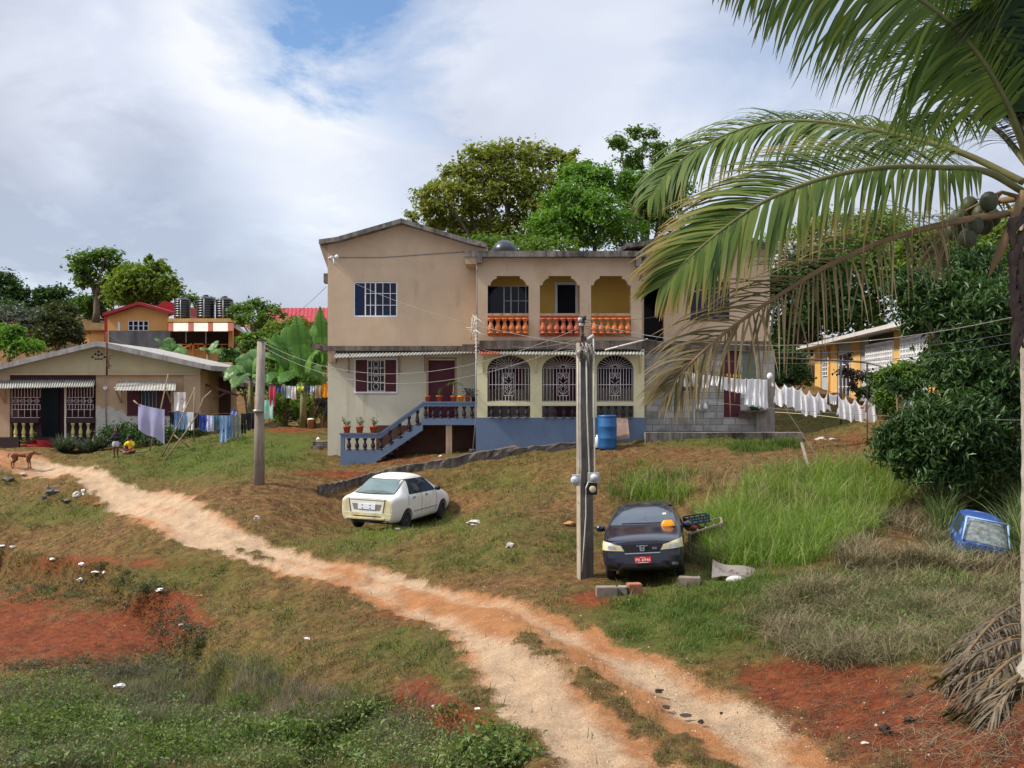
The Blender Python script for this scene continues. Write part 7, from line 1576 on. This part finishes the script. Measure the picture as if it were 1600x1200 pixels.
for i, (nm, lab, xa, xb, y0_, y1_, m_, kd) in enumerate((
 ('dark_shorts','black shorts at the left start of the jeans line',265.5,272,643,662,BLKC,'cloth'),('denim_shorts','faded denim shorts, left one of the pair',272,283,643,671,DEN,'trousers'),('denim_shorts','bleached denim shorts right of the faded pair',283,293,643.5,671,DENL,'trousers'),('white_shorts','white shorts between denim and black shorts',293,302.5,644,672,WSH,'trousers'),
 ('dark_shorts','black cloth right of the white shorts',303.5,311,645,668,BLKC,'cloth'),('blue_shorts','royal blue shorts on the jeans line',311.5,322.5,648,672,ROY,'trousers'),('pale_shorts','white and lavender patterned shorts beside the royal blue ones',323,334,649,674,M('lavender_print', srgb(206,208,228), srgb(150,156,200), 14, .9),'trousers'),('teal_shorts','dull teal shorts left of the long jeans',335,342.5,649,671,TEAL,'trousers'),
 ('long_jeans','long pale ripped jeans on the line',343,355,649,692,DENL,'trousers'),('long_jeans','mid blue jeans half behind the pale ripped pair',355,363,649,684,DEN,'trousers'),('long_trousers','grey green long trousers, longest on the line',363.5,376,648,696,GRC,'trousers'),('dark_trousers','black trousers right of the grey green pair',377,384.5,646,677,BLKC,'trousers'),('dark_shirt','black top next to the lawn pole on the jeans line',385,392.5,645,672,BLKC,'cloth'),('dark_shirt','last black top tucked behind the lawn pole',393,400,644,670,BLKC,'cloth'),('blue_print_top','dark blue printed top pegged on a second cord above the trousers',360,372,640,650,M('navy_print', srgb(60,66,120), srgb(150,156,190), 12, .9),'cloth'))):
    garment(nm, lab, nm.split('_')[-1], 'coloured washing on the jeans line', W(xa,y0_,dj), W(xb,y0_+.4,dj), (y1_-y0_)/F0*dj, m_, kd, 80+i, .0, .02, 2)
wire('washing line carrying the jeans and shorts to the lawn pole', W(262,643,dj), W(404,644,26.5), .06, .008, WIRED, None, 'clothesline')
STK = M('bamboo_stick', srgb(150,130,102), srgb(120,102,80), 8, .9)
for lab, pts in (('tall stick propping the sheet, nearest the bungalow window',[(263,584,dj+.2),(250,645,dj+.2),(233,707,dj+.1)]),('long bamboo prop leaning right through the shorts',[(305,606,dj-.3),(283,655,dj-.4),(253,713,dj-.6)]),('crooked prop stick bent at the line, rightmost of the props',[(330,611,dj-.1),(318,622,dj-.2),(308,648,dj-.3),(291,674,dj-.5),(255,722,dj-.9)]),('short crossing stick at the foot of the props',[(272,680,dj-.4),(296,699,dj-.3)]),('thin stick end poking left of the sheet',[(209,626,dj+.1),(217,633,dj)]),('upright thin pole behind the stained cloth',[(304,605,dj+.9),(303,650,dj+.9),(303,690,dj+.9)])):
    tag(MB().tube([W(*q) for q in pts], .028, 7).build('prop_stick', STK), lab, 'stick', 'sticks propping the washing line')
# middle line behind the lawn pole
dm = 31.0
for i, (nm, lab, xa, xb, y0_, y1_, m_, kd) in enumerate((
 ('red_dress','crumpled red and pink cloth at the left of the garden line',420,431,603,635,M('red_pink_cloth', srgb(190,48,76), srgb(150,70,90), 7, .9),'taper'),('white_bag_cloth','white and green cloth hanging low beside the lawn pole',411,427,625,655,M('white_green_cloth', srgb(214,214,206), srgb(80,176,150), 1.6, .9),'cloth'),('navy_cloth','navy blue cloth right of the red one',431,440,602,612,M('navy_cloth', srgb(56,66,110), None, 6, .9),'cloth'),('grey_towel','slate grey towel on the garden line',440,447,602.5,620,M('slate_cloth', srgb(116,122,134), None, 6, .9),'cloth'),
 ('pale_towel','pale aqua towel on the garden line',447.5,455,603,622,M('aqua_cloth', srgb(196,212,210), None, 6, .9),'cloth'),('pink_towel','pale pink towel, longest pale one on the garden line',455.5,463,603.5,624,M('blush_cloth', srgb(222,206,202), None, 6, .9),'cloth'),('yellow_cloth','yellow and green small cloth in the middle of the garden line',464,475,603,610,M('yellow_green_cloth', srgb(214,190,60), srgb(120,170,60), 3, .9),'cloth'),('dark_blue_cloth','dark slate small cloth right of the yellow one',476,484,603,613,M('dark_slate', srgb(70,82,104), None, 6, .9),'cloth'),
 ('blue_cloth','light blue small cloth near the house corner',484.5,491,603,613.5,M('light_blue_cloth', srgb(160,184,200), None, 6, .9),'cloth'),('brown_towel','tan brown towel left of the orange cloth',492,502.5,602,622,M('tan_cloth', srgb(156,136,110), None, 6, .9),'cloth'),('orange_cloth','bright orange cloth at the house corner',503.5,513,600,621,M('orange_cloth', srgb(224,142,28), None, 6, .9),'cloth'))):
    garment(nm, lab, nm.split('_')[-1], 'washing on the garden line', W(xa,y0_,dm), W(xb,y0_,dm), (y1_-y0_)/F0*dm, m_, kd, 110+i, .0, .02, 1.5)
wire('washing line behind the lawn pole ending at the house corner', W(411,602,dm), W(516,601,dm), .02, .008, WIRED, None, 'clothesline')
# ======================= PEOPLE AND DOG =======================
SKIN = M('brown_skin', srgb(96,62,46), srgb(82,52,40), 6, .55, spec=.4); HAIR = M('black_hair', (.012,.010,.009), (.008,.007,.006), 20, .7)
def figure(name, bones, parent, mat, voxel=.018, smooth=6):
    """one continuous surface grown round tapered bones [(points), (radii)]"""
    mb = MB()
    for pts, rs_ in bones:
        pts = [Vector(p) for p in pts]; pts2 = []; r2 = []
        for i in range(len(pts)-1):
            for k in range(4): pts2.append(pts[i].lerp(pts[i+1], k/4)); r2.append(rs_[i]+(rs_[i+1]-rs_[i])*k/4)
        pts2.append(pts[-1]); r2.append(rs_[-1]); mb.tube(pts2, r2, 12)
        for p, r in zip(pts, rs_): mb.ball(p, r*1.0, 12)
    o = mb.build(name, mat, parent, local=True); md = o.modifiers.new('r', 'REMESH'); md.mode = 'VOXEL'; md.voxel_size = voxel
    md = o.modifiers.new('s', 'SMOOTH'); md.iterations = smooth; md.factor = .5; baked(o); o.data.polygons.foreach_set('use_smooth', [True]*len(o.data.polygons)); return o
def hand_bones(w, d, side, s=1.0):
    """palm, four curled fingers and a thumb from wrist w along d"""
    w, d = Vector(w), Vector(d).normalized(); a = d.orthogonal().normalized(); b = d.cross(a); B = [([w, w+d*.05*s], [.019*s,.024*s])]
    for k, l in enumerate((.055,.062,.058,.045)):
        o = w+d*.055*s+a*(k-1.5)*.013*s; B.append(([o, o+d*l*.5*s+b*.006*s, o+d*l*.9*s+b*.024*s], [.0085*s,.008*s,.0065*s]))
    B.append(([w+d*.02*s-a*.02*s*side, w+d*.045*s-a*.038*s*side, w+d*.065*s-a*.036*s*side], [.011*s,.0095*s,.008*s])); return B
def head_parts(t, c, r, face, hair_len=.0, puff=False):
    """facial features and hair for a head centred c with radius r looking along face"""
    f = Vector(face).normalized(); up = Vector((0,0,1)); sd = f.cross(up).normalized(); c = Vector(c)
    e = MB()
    for s in (-1,1): e.ball(c+f*r*.88+sd*s*r*.38+up*r*.08, r*.13, 8)
    e.build('eyes', M('eye_white', srgb(220,214,206), None, 9, .3), t, local=True)
    MB().tube([c+f*r*.93-up*r*.48-sd*r*.26, c+f*r*1.0-up*r*.5, c+f*r*.93-up*r*.48+sd*r*.26], r*.06, 6).build('lips', M('lip', srgb(110,58,52), None, 9, .5), t, local=True)
    h = MB().ball(c-f*r*.16+up*r*.2, r*1.06, 14, (1,1,.98))
    if puff:
        for s in (-1,1): h.ball(c+sd*s*r*.8+up*r*.85-f*r*.1, r*.42, 10)
    if hair_len: h.tube([c-f*r*.9+up*r*.2, c-f*r*1.1-up*hair_len*.5, c-f*r*.9-up*hair_len], [r*.4,r*.42,r*.12], 8)
    h.build('hair', HAIR, t, local=True)
def head_bones(c, r, face):
    f = Vector(face).normalized(); up = Vector((0,0,1)); sd = f.cross(up).normalized(); c = Vector(c)
    return [([c+up*r*.3, c-up*r*.35+f*r*.18], [r*.92,r*.74]), ([c-up*r*.55+f*r*.35, c-up*r*.75+f*r*.45], [r*.5,r*.36]), ([c+f*r*.9-up*r*.02, c+f*r*1.12-up*r*.2], [r*.1,r*.15]), ([c+sd*r*.92, c+sd*r*1.0-up*r*.1], [r*.18,r*.14]), ([c-sd*r*.92, c-sd*r*1.0-up*r*.1], [r*.18,r*.14])]
# standing child, hands up at the chest
p = at_ground(181, 714); t = thing('person', 'standing child in black top and white shorts on the lawn', 'person', p)
fc = (.25,-1,0); hd = (.0,-.02,1.02)
B_ = [([(0,0,.55),(0,0,.68),(0,-.01,.84)], [.095,.09,.105]), ([(0,0,.86),(0,-.01,.93)], [.05,.042])]+head_bones(hd, .095, fc)
for s in (-1,1):
    B_ += [([(s*.055,0,.54),(s*.065,-.01,.30),(s*.06,.01,.07)], [.07,.048,.032]), ([(s*.06,.02,.035),(s*.07,-.11,.02)], [.03,.022]), ([(s*.115,0,.83),(s*.165,-.03,.68),(s*.09,-.15,.74)], [.042,.033,.024])]
    B_ += hand_bones((s*.09,-.15,.74), (-s*.6,-.3,.6), s, .75)
figure('body', B_, t, SKIN); head_parts(t, hd, .095, fc, 0, True)
figure('top', [([(0,0,.62),(0,-.005,.74),(0,-.01,.83)], [.108,.106,.118])]+[([(s*.11,0,.83),(s*.168,-.03,.69),(s*.115,-.12,.725)], [.056,.046,.036]) for s in (-1,1)], t, BLKC)
figure('shorts', [([(0,0,.52),(0,0,.60)], [.11,.105])]+[([(s*.055,0,.53),(s*.062,-.005,.42)], [.078,.066]) for s in (-1,1)], t, WSH)
# child sitting cross legged
p = at_ground(203, 709); t = thing('person', 'child in yellow shirt sitting cross legged on the lawn', 'person', p)
fc = (-.7,-.7,-.35); hd = (.0,-.06,.63)
B_ = [([(0.05,0.03,.11),(0.04,.02,.28),(.01,-.01,.43)], [.11,.095,.105]), ([(.01,-.01,.46),(0,-.04,.54)], [.048,.042])]+head_bones(hd, .095, fc)
for s in (-1,1):
    B_ += [([(.05+s*.06,.02,.10),(-.02+s*.26,-.16,.12),(-.04-s*.06,-.26,.05)], [.075,.055,.036]), ([(-.04-s*.06,-.26,.05),(-.1-s*.12,-.27,.03)], [.03,.022]), ([(s*.115,0,.42),(s*.19,-.09,.27),(s*.1-.03,-.2,.2)], [.042,.034,.024])]+hand_bones((s*.1-.03,-.2,.2), (-.2,-.6,-.3), s, .75)
figure('body', B_, t, SKIN); head_parts(t, hd, .095, fc)
figure('shirt', [([(0.05,0.03,.16),(0.04,.02,.28),(.01,-.01,.42)], [.118,.112,.117])]+[([(s*.11,0,.42),(s*.165,-.055,.33)], [.058,.055]) for s in (-1,1)], t, M('yellow_shirt', srgb(226,186,30), srgb(206,166,24), 8, .85))
figure('shorts', [([(.05,.03,.09),(.05,.02,.15)], [.125,.118])]+[([(.05+s*.06,.02,.10),(.0+s*.19,-.10,.11)], [.085,.07]) for s in (-1,1)], t, M('red_shorts', srgb(170,50,60), srgb(140,40,50), 8, .85))
# woman bending over a bucket, half hidden by the house corner
dwm = 33.0; p = W(503,668,dwm); p.z = GX(p.x,p.y); t = thing('person', 'person in dark top bending over a brown bucket at the house corner', 'person', p)
hd = (-.22,-.02,1.12); fc = (-.75,-.2,-.75)
B_ = [([(.24,0,.92),(.08,0,1.02),(-.06,0,1.10)], [.135,.12,.13]), ([(-.1,0,1.1),(-.16,0,1.11)], [.055,.05])]+head_bones(hd, .105, fc)
for s in (-1,1):
    B_ += [([(.24,s*.09,.88),(.16+.08*s,s*.10,.48),(.14+.1*s,s*.10,.08)], [.1,.066,.042]), ([(.14+.1*s,s*.10,.05),(.0+.1*s,s*.11,.03)], [.042,.03]), ([(-.06,s*.16,1.06),(-.16,s*.17,.82),(-.30,s*.08,.60)], [.05,.042,.03])]+hand_bones((-.30,s*.08,.60), (-.35,-.1*s,-.8), s)
figure('body', B_, t, SKIN); head_parts(t, hd, .105, fc)
figure('top', [([(.2,0,.94),(.08,0,1.02),(-.05,0,1.09)], [.15,.136,.142])]+[([(-.05,s*.15,1.07),(-.1,s*.17,.96)], [.068,.06]) for s in (-1,1)], t, BLKC)
figure('skirt', [([(.25,0,.9),(.25,0,.8)], [.15,.155])]+[([(.24,s*.09,.86),(.19+.05*s,s*.10,.62)], [.115,.1]) for s in (-1,1)], t, M('dark_shorts_cloth', srgb(60,56,62), srgb(46,44,50), 8, .9))
q = W(486,673,dwm-.1); q.z = GX(q.x,q.y); bt = thing('bucket', 'brown bucket heaped with white suds under the bending person', 'bucket', q)
MB().lathe([(.11,0),(.145,.36),(.155,.37),(.14,.37),(.105,.03),(.01,.03)], q, 18).build('pail', M('tan_pail', srgb(176,126,84), srgb(150,104,70), 6, .6), bt)
MB().ball(q+Vector((0,0,.37)), .14, 14, (1.1,1.0,.42)).build('suds', LIT, bt)
# dog, side on, head low to the right
g1_ = at_ground(35, 735); t = thing('dog', 'thin brown dog standing side on at the left end of the track', 'dog', g1_, Matrix.Rotation(R(-6),3,'Z'))
DOG = M('brown_dog_coat', srgb(134,88,58), srgb(104,66,44), 4, .85, .2)
s = 1.12*g1_.y/K/F0*41
def sv(*L_): return [Vector(q)*s for q in L_]
B_ = [(sv((-.32,0,.47),(-.12,0,.47),(.10,0,.47),(.27,0,.48)), [.105*s,.082*s,.105*s,.10*s]), (sv((.27,0,.50),(.40,0,.54),(.46,0,.54)), [.085*s,.062*s,.062*s]), (sv((.46,0,.55),(.53,0,.52),(.63,0,.485)), [.07*s,.055*s,.032*s]), (sv((-.36,0,.50),(-.45,0,.52),(-.52,0,.42),(-.50,0,.34)), [.035*s,.026*s,.02*s,.012*s])]
for sd in (-1,1):
    B_ += [(sv((-.30,sd*.06,.44),(-.24,sd*.065,.30),(-.36,sd*.065,.19),(-.34,sd*.065,.03)), [.085*s,.05*s,.027*s,.02*s]), (sv((-.34,sd*.065,.022),(-.28,sd*.065,.018)), [.024*s,.018*s]),
           (sv((.24,sd*.06,.42),(.21,sd*.06,.25),(.25,sd*.06,.20),(.245,sd*.06,.03)), [.07*s,.036*s,.027*s,.02*s]), (sv((.245,sd*.06,.022),(.30,sd*.06,.018)), [.024*s,.018*s]), (sv((.44,sd*.05,.60),(.42,sd*.085,.55)), [.026*s,.014*s])]
o = figure('body', B_, t, DOG, .014, 5)
MB().ball(Vector((.655,0,.485))*s, .02*s, 8).build('nose', BLKP, t, local=True)
e = MB()
for sd in (-1,1): e.ball(Vector((.52,sd*.042,.555))*s, .012*s, 8)
e.build('eyes', BLKP, t, local=True)
# ======================= SKY, SUN, CAMERA =======================
SUN_EL, SUN_AZ = R(46), R(-98)          # azimuth from +Y towards +X
def sky():
    w = bpy.data.worlds.new('World'); SC.world = w; w.use_nodes = True
    nt = NT(w); nt.n.clear()
    out = nt.new('ShaderNodeOutputWorld'); tc = nt.new('ShaderNodeTexCoord'); vec = tc.outputs['Generated']
    st = nt.new('ShaderNodeTexSky'); st.sky_type = 'NISHITA'; st.sun_disc = False; st.sun_elevation = SUN_EL; st.sun_rotation = SUN_AZ
    st.air_density = 1.0; st.dust_density = .6; st.ozone_density = 1.5
    bg1 = nt.new('ShaderNodeBackground'); nt.link(nt.mix(1.0, st.outputs[0], (.86,.97,1.08), 'MULTIPLY'), bg1.inputs['Color']); bg1.inputs['Strength'].default_value = .13
    sp = nt.new('ShaderNodeSeparateXYZ'); nt.link(vec, sp.inputs[0])
    z = nt.math('ADD', nt.math('MAXIMUM', sp.outputs[2], 0.0), .32)
    cb = nt.new('ShaderNodeCombineXYZ'); nt.link(nt.math('DIVIDE', sp.outputs[0], z), cb.inputs[0]); nt.link(nt.math('DIVIDE', sp.outputs[1], z), cb.inputs[1]); nt.link(sp.outputs[2], cb.inputs[2])
    P = nt.mapping(cb.outputs[0], (1,1,1), (3.1,1.7,0))
    big = nt.noise(P, .95, 4, .5, .4); puff = nt.noise(P, 3.4, 11, .62, .35); soft = nt.noise(P, 1.5, 5, .5, .3)
    def spot(px, py, rad):      # a place in the sky, as a direction
        v = Vector(((px-800)/F0/K, 1, (HY-py)/F0/K)).normalized()
        d = nt.new('ShaderNodeVectorMath'); d.operation = 'DISTANCE'; nt.link(vec, d.inputs[0]); d.inputs[1].default_value = v
        n = nt.math('ADD', d.outputs['Value'], nt.math('MULTIPLY', nt.math('SUBTRACT', puff, .5), .26))
        return nt.math('SUBTRACT', 1.0, nt.math('DIVIDE', n, rad), True)
    gap = nt.math('ADD', nt.math('ADD', nt.math('MULTIPLY', spot(455,0,.10), .8), nt.math('MULTIPLY', spot(600,50,.09), .75)), nt.math('MULTIPLY', spot(1200,90,.10), .35))
    cover = nt.math('SUBTRACT', nt.math('ADD', .93, nt.math('MULTIPLY', nt.math('SUBTRACT', big, .5), .5)), gap)
    cover = nt.ramp(cover, [(.08, 0), (1.0, 1)])
    lit = nt.math('ADD', nt.math('MULTIPLY', spot(390,130,.14), .55), nt.math('MULTIPLY', spot(350,60,.1), .3))
    lit = nt.math('ADD', lit, nt.math('ADD', nt.math('MULTIPLY', spot(470,330,.12), .4), nt.math('ADD', nt.math('MULTIPLY', spot(120,260,.07), .5), nt.math('MULTIPLY', spot(130,130,.14), .08))))
    lit = nt.math('ADD', lit, nt.math('ADD', nt.math('MULTIPLY', spot(790,130,.2), .32), nt.math('MULTIPLY', spot(1050,90,.16), .3)))
    dim = nt.math('ADD', nt.math('MULTIPLY', spot(300,370,.16), .5), nt.math('ADD', nt.math('MULTIPLY', spot(40,330,.12), .4), nt.math('MULTIPLY', spot(240,200,.08), .3)))
    sh = nt.math('ADD', nt.math('ADD', .38, nt.math('MULTIPLY', nt.math('SUBTRACT', puff, .5), 1.15)), nt.math('MULTIPLY', nt.math('SUBTRACT', soft, .5), 1.0))
    sh = nt.math('SUBTRACT', nt.math('ADD', sh, lit), dim)
    ccol = nt.ramp(sh, [(.02, srgb(180,187,204)), (.34, srgb(200,206,221)), (.62, srgb(220,226,240)), (.9, srgb(248,249,252))])
    bg2 = nt.new('ShaderNodeBackground'); nt.link(ccol, bg2.inputs['Color'])
    el = nt.math('MAXIMUM', nt.math('SUBTRACT', sp.outputs[2], .36), 0.0)      # thin cloud is brighter overhead
    nt.link(nt.math('ADD', SKYB, nt.math('MULTIPLY', el, SKYZ)), bg2.inputs['Strength'])
    mx = nt.new('ShaderNodeMixShader'); nt.link(cover, mx.inputs[0]); nt.link(bg1.outputs[0], mx.inputs[1]); nt.link(bg2.outputs[0], mx.inputs[2]); nt.link(mx.outputs[0], out.inputs['Surface'])
SKYB, SKYZ = .90, 2.7
sky()
ld = bpy.data.lights.new('sun', 'SUN'); ld.energy = 4.8; ld.angle = R(6.0); ld.color = (1.0, .93, .82)
lo = link('sun', ld); sd = Vector((math.sin(SUN_AZ)*math.cos(SUN_EL), math.cos(SUN_AZ)*math.cos(SUN_EL), math.sin(SUN_EL)))
lo.rotation_euler = sd.to_track_quat('Z', 'Y').to_euler(); lo.location = sd*60
cd = bpy.data.cameras.new('camera'); cd.sensor_width = 36; cd.lens = F0*K/1600*36; cd.shift_y = (HY-600)/1600; cd.clip_end = 3000; cd.clip_start = .1
co = link('camera', cd); co.location = (0, 0, CZ); co.rotation_euler = (R(90), 0, 0); SC.camera = co
SC.view_settings.view_transform = 'Standard'; SC.view_settings.look = 'None'; SC.view_settings.exposure = .27; SC.view_settings.gamma = 1
SC.cycles.max_bounces = 6; SC.cycles.transparent_max_bounces = 8; SC.cycles.use_denoising = True; SC.cycles.use_adaptive_sampling = False
